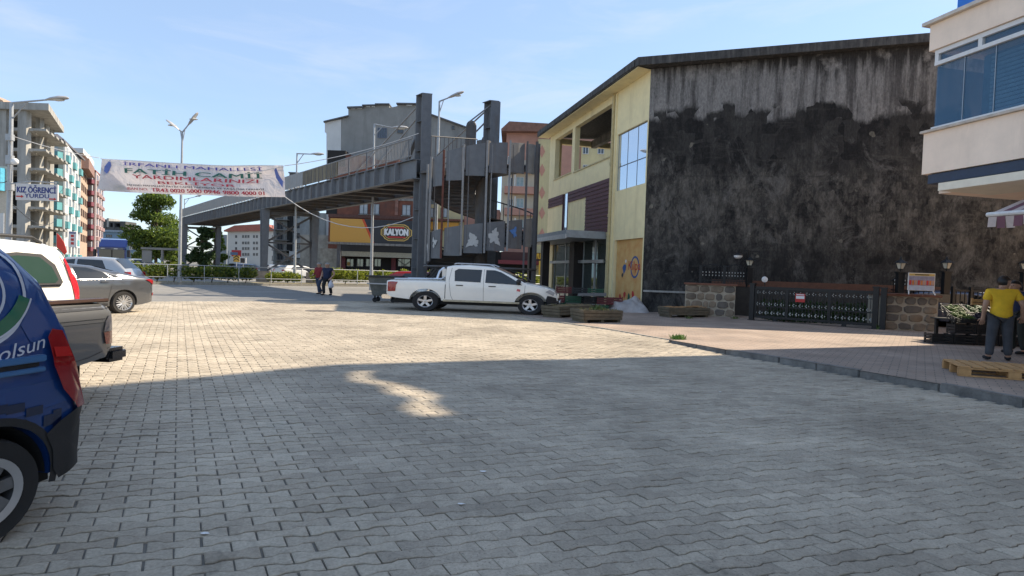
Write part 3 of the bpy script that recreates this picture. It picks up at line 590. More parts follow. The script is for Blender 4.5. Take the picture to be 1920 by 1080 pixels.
# parapets
for t in (0, 1):
    off = BWD * (-.14 if t == 0 else .14)
    sA, sB, sC = s_at(682, 7.8), s_at(637, 7.8), s_at(572, 7.8)
    def panel(a, b, z0, z1, m, nm, th=.03): return MB().hexa([BP(a, t, z0) + off - BWD * th, BP(b, t, z0) + off - BWD * th, BP(b, t, z0) + off + BWD * th, BP(a, t, z0) + off + BWD * th, BP(a, t, z1) + off - BWD * th, BP(b, t, z1) + off - BWD * th, BP(b, t, z1) + off + BWD * th, BP(a, t, z1) + off + BWD * th]).build(nm, m, BR)
    rl = MB().tube([BP(-.4, t, 8.42) + off, BP(sC, t, 8.42) + off], .045, 8).tube([BP(-.4, t, 7.5) + off, BP(sC, t, 7.5) + off], .03, 6).build('hand_rail', steel_l, BR)
    s = -.2
    while s < sB:
        MB().bar(BP(s, t, 7.5) + off, BP(s, t, 8.42) + off, .035, .035).build('baluster', steel_l, rl); s += .17
    s = 0
    while s < sC: MB().bar(BP(s, t, 7.32) + off, BP(s, t, 8.45) + off, .07, .07).build('rail_post', steel, BR); s += 2.5
    panel(sB, sA + 0 if False else sB - .01, 7.5, 8.4, steel_l, 'rail_plate') if False else None
    if t == 0:
        panel(sB, sC, 7.42, 8.4, mat('brown_board', (.09, .065, .035), .6, var=.35, scale=4, streak=5, dirt=(.22, .18, .10)), 'painted_board')
        for k in range(9): panel(sB + (sC - sB) * (k + .5) / 9 - .03, sB + (sC - sB) * (k + .5) / 9 + .03, 7.42, 8.4, steel_d, 'board_batten', .045)
    s = sC
    while s < S1 - .5:
        panel(s + .02, min(s + 3, S1) - .02, 7.44, 8.46, steel_l if t == 0 else steel, 'parapet_panel'); s += 3
    if t == 0:
        s = sC
        while s < S1: MB().bar(BP(s, t, 7.40) + off, BP(min(s + .55, S1), t, 7.40) + off, .10, .05).build('bright_clip', mat('bright_clip', (.7, .7, .68), .5), BR); s += 1.0
# columns: H sections
def hcol(s, t, z0, z1, wd, dp, m, nm='column', tp=1.0, sh=0):
    b = MB(); c0, c1 = BP(s + sh, t, z0), BP(s, t, z1)
    for sg in (-1, 1):
        lo = [c0 + BA * (sg * dp * tp / 2 + a) + BWD * q * tp for a, q in ((-.02, -wd / 2), (.02, -wd / 2), (.02, wd / 2), (-.02, wd / 2))]; hi = [c1 + BA * (sg * dp / 2 + a) + BWD * q for a, q in ((-.02, -wd / 2), (.02, -wd / 2), (.02, wd / 2), (-.02, wd / 2))]; b.hexa(lo + hi)
    lo = [c0 + BA * a * tp + BWD * q for a, q in ((-dp / 2 + .02, -.015), (dp / 2 - .02, -.015), (dp / 2 - .02, .015), (-dp / 2 + .02, .015))]; hi = [c1 + BA * a + BWD * q for a, q in ((-dp / 2 + .02, -.015), (dp / 2 - .02, -.015), (dp / 2 - .02, .015), (-dp / 2 + .02, .015))]; b.hexa(lo + hi)
    col = b.build(nm, m, BR)
    z = z0 + 1.6
    while z < z1 - .1:
        f = (z - z0) / (z1 - z0); c = c0.lerp(c1, f); b = MB()
        b.hexa([c + BA * a + BWD * q for a, q in ((-dp * .44, -wd * .46), (dp * .44, -wd * .46), (dp * .44, -.017), (-dp * .44, -.017))] + [c + Vector((0, 0, .02)) + BA * a + BWD * q for a, q in ((-dp * .44, -wd * .46), (dp * .44, -wd * .46), (dp * .44, -.017), (-dp * .44, -.017))]); b.build('web_plate', m, col); z += 1.55
    return col
pl = hcol(-.25, .115, 0, 10.75, .5, .62, steel, 'tower_column'); pr = hcol(-.25, 1.02, 0, 10.75, .5, .62, steel, 'tower_column')
for t in (.115, 1.0): MB().hexa([BP(-.25, t, 10.752) + BA * a + BWD * q for a, q in ((-.33, -.27), (.33, -.27), (.33, .27), (-.33, .27))] + [BP(-.25, t, 10.79) + BA * a + BWD * q for a, q in ((-.33, -.27), (.33, -.27), (.33, .27), (-.33, .27))]).build('tower_cap', steel, BR)
for t in (.115, 1.0):
    MB().bar(BP(.2, t, 8.9), BP(1.5, t, 7.35), .22, .12).build('gusset_brace', steel, BR)
    for (za, px, zb) in ((10.35, 652, 7.45), (9.75, 690, 7.45)):
        s2 = s_at(px, zb); MB().tube([BP(.1, t, za) - BWD * .05, BP(s2, t, zb) - BWD * .05], .045, 8).build('stay_rod', steel_l, BR)
for s, sc in ((SMID, 1), (S1 - 3.2, 1)):
    for t in (0.0, 1.0): hcol(s, t, .9, ZB - .03, .62, .6, steel, 'pier_column', .72)
    a, b2 = BP(s, .07, 5.9), BP(s, .93, 5.9)
    MB().bar(BP(s, .06, 5.95), BP(s, .94, 5.95), .3, .28).build('pier_beam', steel_d, BR)
    for (z0, z1) in ((.95, 3.3), (3.5, 5.8)):
        MB().bar(BP(s, .06, z0), BP(s, .94, z1), .14, .16).build('cross_brace', steel_d, BR); MB().bar(BP(s + .12, .06, z1), BP(s + .12, .94, z0), .14, .16).build('cross_brace', steel_d, BR)
    MB().bar(BP(s, .06, 3.4), BP(s, .94, 3.4), .12, .14).build('cross_brace', steel_d, BR)
    for t in (0, 1):
        c = BP(s, t, 0); MB().box(c.x - .5, c.x + .5, c.y - .4, c.y + .4, -.03, .92).build('pedestal', mat('old_concrete', (.27, .22, .17), .9, var=.3, scale=3, streak=3), BR, bev=.03)
MB().tube([BP(-.25, 1.0, 10.6), BP(-.25, .72, 9.6)], .04, 8).build('stay_rod', steel_l, BR)
c = BP(.4, .84, 0); MB().box(c.x - .28, c.x + .28, c.y - .1, c.y + .1, 6.7, 9.55).ball((c.x, c.y, 9.55), .28, .1, .28).build('lug_plate', steel_d, BR)
for (px, zt) in ((505, 9.3), (441, 9.3)):      # small vent boxes seen over the parapet
    c = BP(s_at(px, 9), .5, 0); MB().box(c.x - .35, c.x + .35, c.y - .3, c.y + .3, 6.7, 9.35).build('cabinet', steel_d, BR); MB().box(c.x - .42, c.x + .42, c.y - .37, c.y + .37, 9.352, 9.45).build('cabinet_cap', steel, BR)

# ---- spiral stair
SR = thing('spiral_stair', 'grey steel spiral stair with plate parapets beside the footbridge tower', 'stair', (-1.6, 28.3, 0))
SCX, SCY, RX, RY = -1.6, 28.3, 2.62, 2.1
zk = [(0, 0.0), (180, 2.25), (270, 2.8), (360, 3.35), (540, 5.55), (630, 6.35), (720, 6.75)]
def stair_z(a):
    for (a0, z0), (a1, z1) in zip(zk, zk[1:]):
        if a <= a1: return z0 + (z1 - z0) * (a - a0) / (a1 - a0)
    return zk[-1][1]
def SPt(a, r, z): return Vector((SCX + RX * r * math.cos(R(a)), SCY + RY * r * math.sin(R(a)), z))
na = 60; so = MB(); so_v = []
for i in range(na + 1):
    a = 720 * i / na; z = stair_z(a) - .28; so_v += [SPt(a, .14, z), SPt(a, .97, z), SPt(a, .97, z + .12), SPt(a, .14, z + .12)]
fs = []
for i in range(na):
    for k in range(4): fs.append((4 * i + k, 4 * i + (k + 1) % 4, 4 * i + 4 + (k + 1) % 4, 4 * i + 4 + k))
MB().add(so_v, fs).build('soffit_plate', steel_d, SR)
for i in range(44):
    a = 720 * i / 44; z = stair_z(a + 8); MB().hexa([SPt(a, .14, z - .06), SPt(a, .96, z - .06), SPt(a + 15.5, .96, z - .06), SPt(a + 15.5, .14, z - .06), SPt(a, .14, z), SPt(a, .96, z), SPt(a + 15.5, .96, z), SPt(a + 15.5, .14, z)]).build('tread', steel_d, SR)
MB().tube([(SCX, SCY, 0), (SCX, SCY, 7.9)], .34, 14).build('centre_post', steel_d, SR, smooth=40)
paper = mat('torn_paper', (.46, .46, .45), .9, var=.12); paper_b = mat('torn_paper_blue', (.10, .22, .5), .9, var=.2)
plates = [(187, 205), (209, 228), (232, 251), (255, 274), (278, 297), (301, 319), (323, 340), (344, 362)]
for base in (360, 0):
    for k, (a0, a1) in enumerate(plates):
        za, zb = stair_z(a0 + base), stair_z(a1 + base); o = 1.0; m_ = steel if k < 5 else (steel if k == 5 else steel_l)
        h = 1.0 if base else .93; am = (a0 + a1) / 2; zm = (za + zb) / 2; lo = -.34
        vv = [SPt(a0, o, za + lo), SPt(am, o, za + lo), SPt(a1, o, za + lo), SPt(a1, o, zb + h), SPt(am, o, zm + h), SPt(a0, o, za + h)]; inn = [SPt(a0, .975, za + lo), SPt(am, .975, za + lo), SPt(a1, .975, za + lo), SPt(a1, .975, zb + h), SPt(am, .975, zm + h), SPt(a0, .975, za + h)]
        pn = MB().add(vv + inn, [(0, 1, 4, 5), (1, 2, 3, 4), (11, 10, 7, 6), (10, 9, 8, 7)] + [((i + 1) % 6, i, 6 + i, 6 + (i + 1) % 6) for i in range(6)]).build('parapet_plate', m_, SR)
        if base == 0 and k in (0, 1, 3, 4, 5):
            for q in range(2 if k in (3, 4) else 1):
                aa = am + random.uniform(-3, 3); zz = zm + random.uniform(.1, .45); r_ = random.uniform(.18, .3); n = 23
                pts_ = []
                for j in range(n):
                    t_ = 2 * math.pi * j / n; rr = r_ * (.75 + .3 * math.sin(3 * t_ + k) + .18 * math.sin(7 * t_ + q) + random.uniform(-.12, .12)); pts_.append(SPt(aa + math.degrees(rr * math.cos(t_) / RX), 1.012, zz + rr * 1.25 * math.sin(t_)))
                MB().add([SPt(aa, 1.014, zz)] + pts_, [(0, j + 1, (j + 1) % n + 1) for j in range(n)]).build('torn_poster', paper_b if (k == 5) else paper, pn)
posts = [184, 207, 230, 253, 276, 299, 321, 342, 364]
for k, a in enumerate(posts):
    top = stair_z(a + 360) + (1.08 if k < 7 else 1.15); bot = stair_z(a) - (.45 if k < 6 else 3.2)
    MB().bar(SPt(a, 1.03, max(.0, bot)), SPt(a, 1.03, top), .09 if k < 7 else .13, .09, (0, 1, 0)).build('stair_post', rust if k == 2 else (steel_l if k in (0, 1, 3, 4, 5) else steel_d), SR)
for k, a in enumerate((190, 212, 236, 258, 281, 304, 326, 347)):
    MB().bar(SPt(a, .985, stair_z(a) - .2), SPt(a, .985, stair_z(a + 360) + .9), .05, .05, (0, 1, 0)).build('inner_post', steel_d if k % 2 else steel_l, SR)
for a0, a1 in ((12, 178), (372, 538)):
    ptsr = [SPt(a, 1.0, stair_z(a) + .95) for a in range(a0, a1, 6)]; ob = MB().tube(ptsr, .035, 6).build('stair_rail', steel_d, SR)
    for a in range(a0, a1, 11): MB().bar(SPt(a, 1.0, stair_z(a) - .2), SPt(a, 1.0, stair_z(a) + .95), .04, .04, (0, 1, 0)).build('baluster', steel_l if a % 3 == 0 else steel_d, ob)
    MB().tube([SPt(a, 1.0, stair_z(a) - .22) for a in range(a0, a1, 6)], .09, 6).build('stringer', steel_d, SR)
rg = [SPt(a, 1.04, 1.72) for a in range(180, 366, 8)]; MB().tube(rg, .06, 6).build('ring_beam', steel_d, SR)
MB().box(-4.1, -1.5, 28.6, 30.2, 0, 1.75).build('base_enclosure', mat('enclosure_dark', (.035, .034, .034), .8, var=.3), SR)
# landing from the stair to the deck, and its front rail
lp = [SPt(0, .95, 6.7), SPt(60, .95, 6.7), BP(-.65, .97, 6.7), BP(-.65, .05, 6.7), SPt(150, .9, 6.7), SPt(90, .2, 6.7)]
MB().prism(lp, (0, 0, -.12)).build('landing', steel_d, SR)
for i in range(12):
    f = i / 11; p = SPt(175, 1.0, 7.0).lerp(SPt(100, 1.1, 7.4), f); MB().bar(p, p + Vector((0, 0, 1.1)), .04, .04, (0, 1, 0)).build('baluster', steel_d, SR)
MB().tube([SPt(175, 1.0, 8.1), SPt(100, 1.1, 8.5)], .028, 6).build('stair_rail', steel_d, SR)
# ================================================================== buildings across the road
def front(px0, px1, Y): a, b = P(px0, 490, Y), P(px1, 490, Y); return Frame(a[:2], b[:2])
def rc(fr, x0, x1, y0, y1):
    a = fr.pix(x0, (y0 + y1) / 2)[0]; b = fr.pix(x1, (y0 + y1) / 2)[0]; z1 = fr.pix((x0 + x1) / 2, y0)[1]; z0 = fr.pix((x0 + x1) / 2, y1)[1]
    return min(a, b), max(a, b), z0, z1
def win(T, fr, r, fm, pm, d=0.0, bars=1, sill=None, fw=.07):
    s0, s1, z0, z1 = r; f = MB()
    f.fbox(fr, s0, s0 + fw, d + .005, d + .08, z0, z1).fbox(fr, s1 - fw, s1, d + .005, d + .08, z0, z1).fbox(fr, s0 + fw, s1 - fw, d + .005, d + .08, z1 - fw, z1).fbox(fr, s0 + fw, s1 - fw, d + .005, d + .08, z0, z0 + fw)
    for k in range(bars):
        c = s0 + (s1 - s0) * (k + 1) / (bars + 1); f.fbox(fr, c - fw / 2, c + fw / 2, d + .006, d + .075, z0 + fw, z1 - fw)
    w_ = f.build('window', fm, T); MB().fbox(fr, s0 + fw, s1 - fw, d + .004, d + .03, z0 + fw, z1 - fw).build('pane', pm, w_)
    if sill: MB().fbox(fr, s0 - .1, s1 + .1, d + .003, d + .2, z0 - .12, z0 - .005).build('sill', sill, w_)
    return w_
cement = mat('old_cement_render', (.235, .235, .225), .9, var=.16, scale=.5, streak=.7, dirt=(.15, .148, .14), bump=.1, dirt_lo=.5)
brick_red = mat('red_brick', (.19, .068, .042), .9, var=.3, scale=1.2, dirt=(.10, .05, .038), bump=.1)
white_wall = mat('white_wall', (.56, .56, .55), .85, var=.08, scale=.6)
cream_wall = mat('cream_wall', (.52, .46, .36), .85, var=.10, scale=.5, streak=.6, dirt=(.40, .35, .28))
pink_wall = mat('pink_wall', (.40, .215, .165), .85, var=.15, scale=.6)
pale_yel = mat('pale_yellow_wall', (.52, .45, .25), .85, var=.12, scale=.6, streak=.8, dirt=(.42, .36, .22))
teal = mat('teal_panel', (.10, .29, .31), .7, var=.12, scale=1)
roof_red = mat('red_tiles', (.30, .10, .07), .8, var=.2, scale=2)
farglass = glass('far_glass', (.05, .06, .07), .08, .6)
curtain = mat('curtained_pane', (.34, .36, .38), .3, var=.2, scale=2, spec=.6)
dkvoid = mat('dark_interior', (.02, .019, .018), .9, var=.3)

# ---- big grey gable building with stepped parapet
Y = 82; FH = front(560, 960, Y)
H = thing('grey_apartment_block', 'tall grey cement block with stepped parapet behind the footbridge tower', 'building', tuple(FH.w(10, 0, 0)))
def px3(fr, pts, d=0): return [fr.w(fr.pix(x, y)[0], d, fr.pix(x, y)[1]) for x, y in pts]
poly = [(640, 540), (640, 223), (653, 218), (653, 203), (681, 201.5), (681, 198.5), (705, 198), (705, 196.5), (730, 196.5), (730, 202), (745, 199), (745, 195.5), (786, 196), (800, 212), (880, 242), (880, 540)]
MB().prism(px3(FH, poly), -FH.n * 16).build('wall', cement, H)
MB().prism(px3(FH, [(612, 540), (612, 250), (609, 248), (609, 229), (639.5, 223.5), (639.5, 540)]), -FH.n * 14).build('white_side_bay', white_wall, H)
for a in ([(608, 228), (654, 217), (654, 219), (608, 230.5)], [(652, 201), (682, 200), (682, 203), (652, 204)], [(680, 197.3), (706, 196.8), (706, 199), (680, 199.5)], [(704, 195), (731, 195), (731, 197.3), (704, 197.3)], [(744, 193.8), (787, 194.5), (787, 197), (744, 196.5)], [(797, 210), (881, 240.5), (881, 243), (797, 212.5)]):
    MB().prism(px3(FH, a, .4), -FH.n * 16.8).build('coping', mat('coping_dark', (.10, .10, .105), .8), H)
for x0, x1, y0, y1 in ((658, 666, 202.6, 204.6), (669, 679, 202.2, 204.2), (687, 694, 198.8, 200.8), (697, 703, 198.6, 200.6), (762, 773, 196.6, 198.4)):
    MB().fbox(FH, *rc(FH, x0, x1, y0, y1)[:2], .005, .06, *rc(FH, x0, x1, y0, y1)[2:]).build('parapet_slot', mat('pale_sky_slot', (.6, .65, .7), .8), H)
win(H, FH, rc(FH, 708, 725, 240, 259), mat('blue_grille', (.10, .12, .18), .6), farglass, bars=3); win(H, FH, rc(FH, 745, 756, 242, 250), steel_d, farglass)
win(H, FH, rc(FH, 847, 852, 236, 243), steel_d, farglass, bars=0)
# ---- brick annexe with the shop
Y = 78; FB = front(560, 960, Y)
A2 = thing('brick_annexe', 'red brick annexe with a shop on its ground floor below the orange sign', 'building', tuple(FB.w(15, 0, 0)))
def fb(T, fr, x0, x1, y0, y1, d0, d1, nm, m): r = rc(fr, x0, x1, y0, y1); return MB().fbox(fr, r[0], r[1], d0, d1, r[2], r[3]).build(nm, m, T)
fb(A2, FB, 616, 800, 300, 545, -3, 0, 'wall', brick_red); fb(A2, FB, 614, 648, 282, 312, -2.5, .05, 'black_parapet', dkvoid); fb(A2, FB, 648, 700, 292, 299.8, -2.5, .02, 'parapet', brick_red)  # near-black block at the left end of the parapet
fb(A2, FB, 616, 800, 404, 410, .005, .12, 'ledge', mat('ledge_brown', (.13, .06, .045), .9, var=.3)); fb(A2, FB, 742, 748, 300, 404, .006, .15, 'pilaster', mat('worn_plaster', (.24, .12, .09), .9, var=.4, scale=2))
fb(A2, FB, 616, 800, 370, 375, .006, .1, 'concrete_band', conc)
for x0, x1, y0, y1 in ((674, 690, 382, 401.5), (695, 711.5, 382, 402), (754, 770, 384, 404)): win(A2, FB, rc(FB, x0, x1, y0, y1), white_wall if x0 > 1e4 else steel_d, curtain, bars=1, sill=conc)
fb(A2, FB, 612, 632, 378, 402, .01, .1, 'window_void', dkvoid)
fb(A2, FB, 640, 800, 459, 474, .02, 1.2, 'shop_fascia', mat('shop_fascia', (.035, .038, .045), .5)); fb(A2, FB, 642, 800, 474, 483, .02, 2.2, 'shop_awning', mat('awning_cream', (.45, .42, .33), .8))
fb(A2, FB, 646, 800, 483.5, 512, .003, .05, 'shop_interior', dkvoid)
for x0, x1 in ((650, 664), (669, 682), (686, 699), (702, 715), (746, 770)): win(A2, FB, rc(FB, x0, x1, 485, 500), steel_d, shop_glass, d=.06)
for x0 in (641, 735): fb(A2, FB, x0, x0 + 8, 483.5, 514, .06, .5, 'shop_column', mat('maroon_column', (.14, .03, .035), .7))
fb(A2, FB, 560, 614, 440, 530, -3, -.5, 'low_wing', mat('patchy_render', (.30, .28, .24), .9, var=.4, scale=1)); fb(A2, FB, 600, 640, 466, 512, -.4, .1, 'block_panel', mat('patchy_panel', (.33, .30, .25), .9, var=.35, scale=1.5))
# ---- tall pale wing seen between the bridge piers
W2 = thing('pale_block_under_bridge', 'pale grey block with caged balconies seen between the bridge pier columns', 'building', tuple(P(560, 500, 88)))
FW = front(500, 620, 88); fb(W2, FW, 512, 616, 398, 540, -8, 0, 'wall', mat('pale_grey_wall', (.36, .36, .34), .9, var=.2, scale=.6, streak=.8))
for k in range(5):
    y = 412 + k * 19
    fb(W2, FW, 515, 545, y, y + 1.6, .01, 1.2, 'balcony_slab', conc); win(W2, FW, rc(FW, 519, 530, y - 13, y - 1), steel_d, farglass); win(W2, FW, rc(FW, 553, 562, y - 13, y - 3), steel_d, farglass)
    for x in range(516, 546, 5): fb(W2, FW, x, x + .8, y - 8, y, 1.1, 1.16, 'railing_bar', steel_d)
fb(W2, FW, 540, 549, 400, 475, .005, .4, 'dark_shaft', dkvoid); fb(W2, FW, 545, 600, 472, 484, .4, .6, 'pale_shop_sign', white_wall)

# ---- billboard
KB = thing('shop_billboard', 'orange and black billboard with a gold framed crest and white lettering', 'billboard', tuple(P(690, 455, 74)))
FS = front(560, 960, 74); r = rc(FS, 619, 790, 412, 456); sl = (r[3] - r[2])
sA, sB_ = FS.pix(680, 412)[0], FS.pix(699, 456)[0]
MB().fbox(FS, r[0], r[1], -.35, -.01, r[2], r[3]).build('sign_box', steel_d, KB)
MB().prism([FS.w(r[0], 0, r[2]), FS.w(sB_, 0, r[2]), FS.w(sA, 0, r[3]), FS.w(r[0], 0, r[3])], FS.n * .02).build('orange_field', mat('sign_orange', (.58, .30, .055), .5, var=.03), KB)
MB().prism([FS.w(sB_, 0, r[2]), FS.w(r[1], 0, r[2]), FS.w(r[1], 0, r[3]), FS.w(sA, 0, r[3])], FS.n * .021).build('black_field', mat('sign_black', (.022, .025, .03), .5, var=.05), KB)
MB().prism([FS.w(sB_ - .1, .022, r[2]), FS.w(sB_ + .2, .022, r[2]), FS.w(sA + .2, .022, r[3]), FS.w(sA - .1, .022, r[3])], FS.n * .006).build('red_stripe', mat('sign_red', (.55, .07, .015), .5, var=.03), KB)
def crest(x0, x1, y0, y1, d, m, nm):
    s0, s1, z0, z1 = rc(FS, x0, x1, y0, y1); c = (s1 - s0) * .12; h = (z1 - z0) * .24; e = (z1 - z0) * .12
    pts = [(s0 + c, z0 + e), (s0 + 2 * c, z0), (s1 - 2 * c, z0), (s1 - c, z0 + e), (s1 - c * .7, z0 + h), (s1, z0 + 1.4 * h), (s1, z1 - 1.4 * h), (s1 - c * .7, z1 - h), (s1 - c, z1 - e), (s1 - 2 * c, z1), (s0 + 2 * c, z1), (s0 + c, z1 - e), (s0 + c * .7, z1 - h), (s0, z1 - 1.4 * h), (s0, z0 + 1.4 * h), (s0 + c * .7, z0 + h)]
    return MB().prism([FS.w(a, d, b) for a, b in pts], FS.n * .006).build(nm, m, KB)
gold = mat('sign_gold', (.62, .40, .10), .5, var=.05)
crest(714, 772.5, 420.5, 452, .022, gold, 'crest_rim'); crest(715.8, 770.7, 422.2, 450.4, .030, black_p, 'crest_line'); crest(717.6, 768.8, 423.8, 448.8, .038, gold, 'crest_rim'); crest(718.8, 767.6, 425, 447.7, .046, black_p, 'crest_field')
q = rc(FS, 721.5, 765, 429.5, 441.5); letters(KB, 'KALYON', lambda u, v, o=0: FS.w(u, .056 + o, v), q[0], q[1], q[2], q[3], white_p, bold=.07)
fb(KB, FS, 728, 758, 425.6, 428.2, .056, .06, 'crest_tagline', red_p); fb(KB, FS, 727, 760, 443.5, 446, .056, .06, 'crest_tagline', red_p)
fb(KB, FS, 612, 800, 456.3, 460.5, -.3, .3, 'walkway', conc); fb(KB, FS, 632, 639, 458, 512, -.3, .2, 'support_post', steel_d)

# ---- yellow and pink apartments behind the stair
Y = 76; FI = front(780, 1200, Y)
I_ = thing('yellow_pink_apartments', 'yellow and pink apartment house with diamond pattern behind the spiral stair', 'building', tuple(FI.w(20, 0, 0)))
fb(I_, FI, 945, 1165, 248, 545, -12, 0, 'wall', pink_wall); fb(I_, FI, 1004, 1030, 262, 545, .003, .35, 'yellow_pier', pale_yel); fb(I_, FI, 1085, 1170, 270, 545, .003, .3, 'yellow_wing', pale_yel)
fb(I_, FI, 940, 1004, 300, 420, .002, .02, 'cream_bay', cream_wall)
MB().prism(px3(FI, [(940, 245), (955, 231), (1060, 237), (1066, 246), (1066, 250), (940, 249)], 1), -FI.n * 13).build('roof', mat('old_tiles', (.19, .10, .075), .9, var=.3, scale=2), I_)
for x in (957, 1012):
    fb(I_, FI, x, x + 19, 226, 234, -4, -3, 'chimney', brick_red); fb(I_, FI, x - 3, x + 22, 223.5, 225.5, -4.4, -2.6, 'chimney_cap', cement)
for y in (285, 320, 362, 400, 440):
    c = FI.pix(1016, y); MB().prism([FI.w(c[0] - .42, .36, c[1]), FI.w(c[0], .36, c[1] - .85), FI.w(c[0] + .42, .36, c[1]), FI.w(c[0], .36, c[1] + .85)], FI.n * .03).build('diamond', mat('diamond_pink', (.46, .23, .17), .85, var=.1), I_)
for k, y in enumerate((262, 300, 336, 372, 410)):
    win(I_, FI, rc(FI, 1030.5, 1037.5, y, y + 20), white_wall, farglass); win(I_, FI, rc(FI, 1092, 1103, y + 10, y + 28), white_wall, farglass, d=.3); win(I_, FI, rc(FI, 1120, 1132, y + 10, y + 28), white_wall, farglass, d=.3)
for y in (312, 352, 392, 432):
    fb(I_, FI, 946, 1002, y, y + 13, .02, 1.3, 'balcony', pink_wall); win(I_, FI, rc(FI, 952, 962, y - 19, y - 2), white_wall, farglass, d=.02); win(I_, FI, rc(FI, 968, 982, y - 20, y - 2), white_wall, mat('pale_door_glass', (.3, .4, .42), .3), d=.02)
    fb(I_, FI, 964.5, 966.5, y - 22, y - .5, .9, 1.2, 'balcony_post', white_wall)
fb(I_, FI, 940, 1030, 474, 489, .4, 1.6, 'shop_fascia', mat('maroon_fascia', (.06, .018, .015), .7)); q = rc(FI, 998, 1018, 476, 486)
letters(I_, 'AYUK', lambda u, v, o=0: FI.w(u, 1.62 + o, v), q[0], q[1], q[2], q[3], mat('letter_gold', (.65, .36, .02), .5), bold=.06)
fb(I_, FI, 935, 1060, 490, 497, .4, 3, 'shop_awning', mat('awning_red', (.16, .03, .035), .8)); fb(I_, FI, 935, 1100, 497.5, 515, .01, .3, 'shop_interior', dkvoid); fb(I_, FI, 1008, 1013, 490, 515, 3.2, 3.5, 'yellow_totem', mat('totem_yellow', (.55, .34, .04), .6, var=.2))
# yellow house directly behind the stair
Y_ = thing('yellow_house', 'low yellow house with two windows glimpsed through the stair posts', 'house', tuple(P(840, 490, 80)))
FY = front(780, 960, 80); fb(Y_, FY, 800, 868, 384, 545, -6, 0, 'wall', pale_yel); fb(Y_, FY, 868, 935, 392, 545, -6, -.2, 'pink_wing', pink_wall); fb(Y_, FY, 798, 870, 411, 415, .01, .8, 'ledge', brick_red)
for x0 in (806, 826): win(Y_, FY, rc(FY, x0, x0 + 13, 390, 408), steel_d, curtain)
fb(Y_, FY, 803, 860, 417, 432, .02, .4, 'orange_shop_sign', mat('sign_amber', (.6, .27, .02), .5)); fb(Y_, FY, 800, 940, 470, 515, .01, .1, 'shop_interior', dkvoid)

# ================================================================== street of apartment blocks on the far left
def two_face(name, label, pl_, pc_, pr_, Yc, Yr, ytop, wm, wm2):
    fr = front(pl_, pc_, Yc); c = P(pc_, 490, Yc); e = P(pr_, 490, Yr); fs_ = Frame(c[:2], e[:2]); zt = fr.pix(pc_, ytop)[1]
    T = thing(name, label, 'building', tuple(c.xy.to_3d()))
    a, b = fr.w(0, 0, 0), c.xy.to_3d(); d = e.xy.to_3d(); q = a + (d - b)
    MB().prism([a, b, d, q], (0, 0, zt)).build('wall', wm, T)
    return T, fr, fs_, zt
# unfinished frame
T = thing('unfinished_block', 'unfinished concrete frame building with bare projecting floor slabs', 'building', tuple(P(50, 490, 85).xy.to_3d()))
lv = [P(50, y, 85).z for y in (206, 243, 281, 317, 353, 390, 425)]
fl_, fr_, br_, bl_ = P(-70, 490, 85), P(60, 490, 85), P(92, 490, 97), P(-30, 490, 97)
dirr = Vector((1, .1, 0)); cmx = mat('pale_concrete', (.36, .345, .315), .9, var=.15, scale=.5, streak=.8); blockw = mat('block_infill', (.40, .36, .31), .9, var=.2, scale=1)
for k, z in enumerate(lv):
    if k == 0:
        p = [P(-70, 490, 84), P(88, 490, 84), P(117, 490, 99), P(-30, 490, 99)]
        MB().prism([(v.x, v.y, z - .2) for v in p], (0, 0, 1.0)).build('roof_slab', cmx, T)
    else:
        p = [fl_, fr_, br_, bl_]; MB().prism([(v.x, v.y, z - .2) for v in p], (0, 0, .45)).build('floor_slab', cmx, T)
        for j in range(5):
            f0, f1 = j / 5, (j + .86) / 5; a, b = fr_.lerp(br_, f0), fr_.lerp(br_, f1); o = Vector((1.9 + .28 * j, 0, 0)); o2 = o
            MB().prism([(a.x, a.y, z - .1), (a.x + o.x, a.y, z - .1), (b.x + o2.x, b.y, z - .1), (b.x, b.y, z - .1)], (0, 0, .32)).build('balcony_slab', cmx, T)
for px_, wd in ((-30, 1.0), (8, .9), (43, 1.25)):
    c = P(px_, 490, 84.9); MB().box(c.x - wd / 2, c.x + wd / 2, c.y - .4, c.y + .5, 0, lv[0] - .2).build('column', cmx, T)
for f in (.35, .7, 1):
    c = fr_.lerp(br_, f); MB().box(c.x - .35, c.x + .35, c.y - .4, c.y + .4, 0, lv[0] - .2).build('column', cmx, T)
MB().prism([(v.x, v.y, 0) for v in (fl_ + Vector((0, 5, 0)), fr_ + Vector((-2, 5, 0)), br_ + Vector((-2, 0, 0)), bl_)], (0, 0, lv[1])).build('core_wall', blockw, T)
for k in range(len(lv) - 1):
    for px_ in (-25, 14, 26): 
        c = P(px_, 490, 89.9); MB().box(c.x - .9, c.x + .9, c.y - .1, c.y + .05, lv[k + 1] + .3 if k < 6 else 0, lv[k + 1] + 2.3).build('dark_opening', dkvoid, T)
MB().prism([(P(-40, 490, 90).x, 90, lv[0] + .8), (P(18, 490, 90).x, 90, lv[0] + .8), (P(2, 490, 90).x, 90, lv[0] + 2.6), (P(-40, 490, 90).x, 90, lv[0] + 4)], (0, 4, 0)).build('roof_gable', mat('gable_tan', (.40, .28, .20), .8), T)
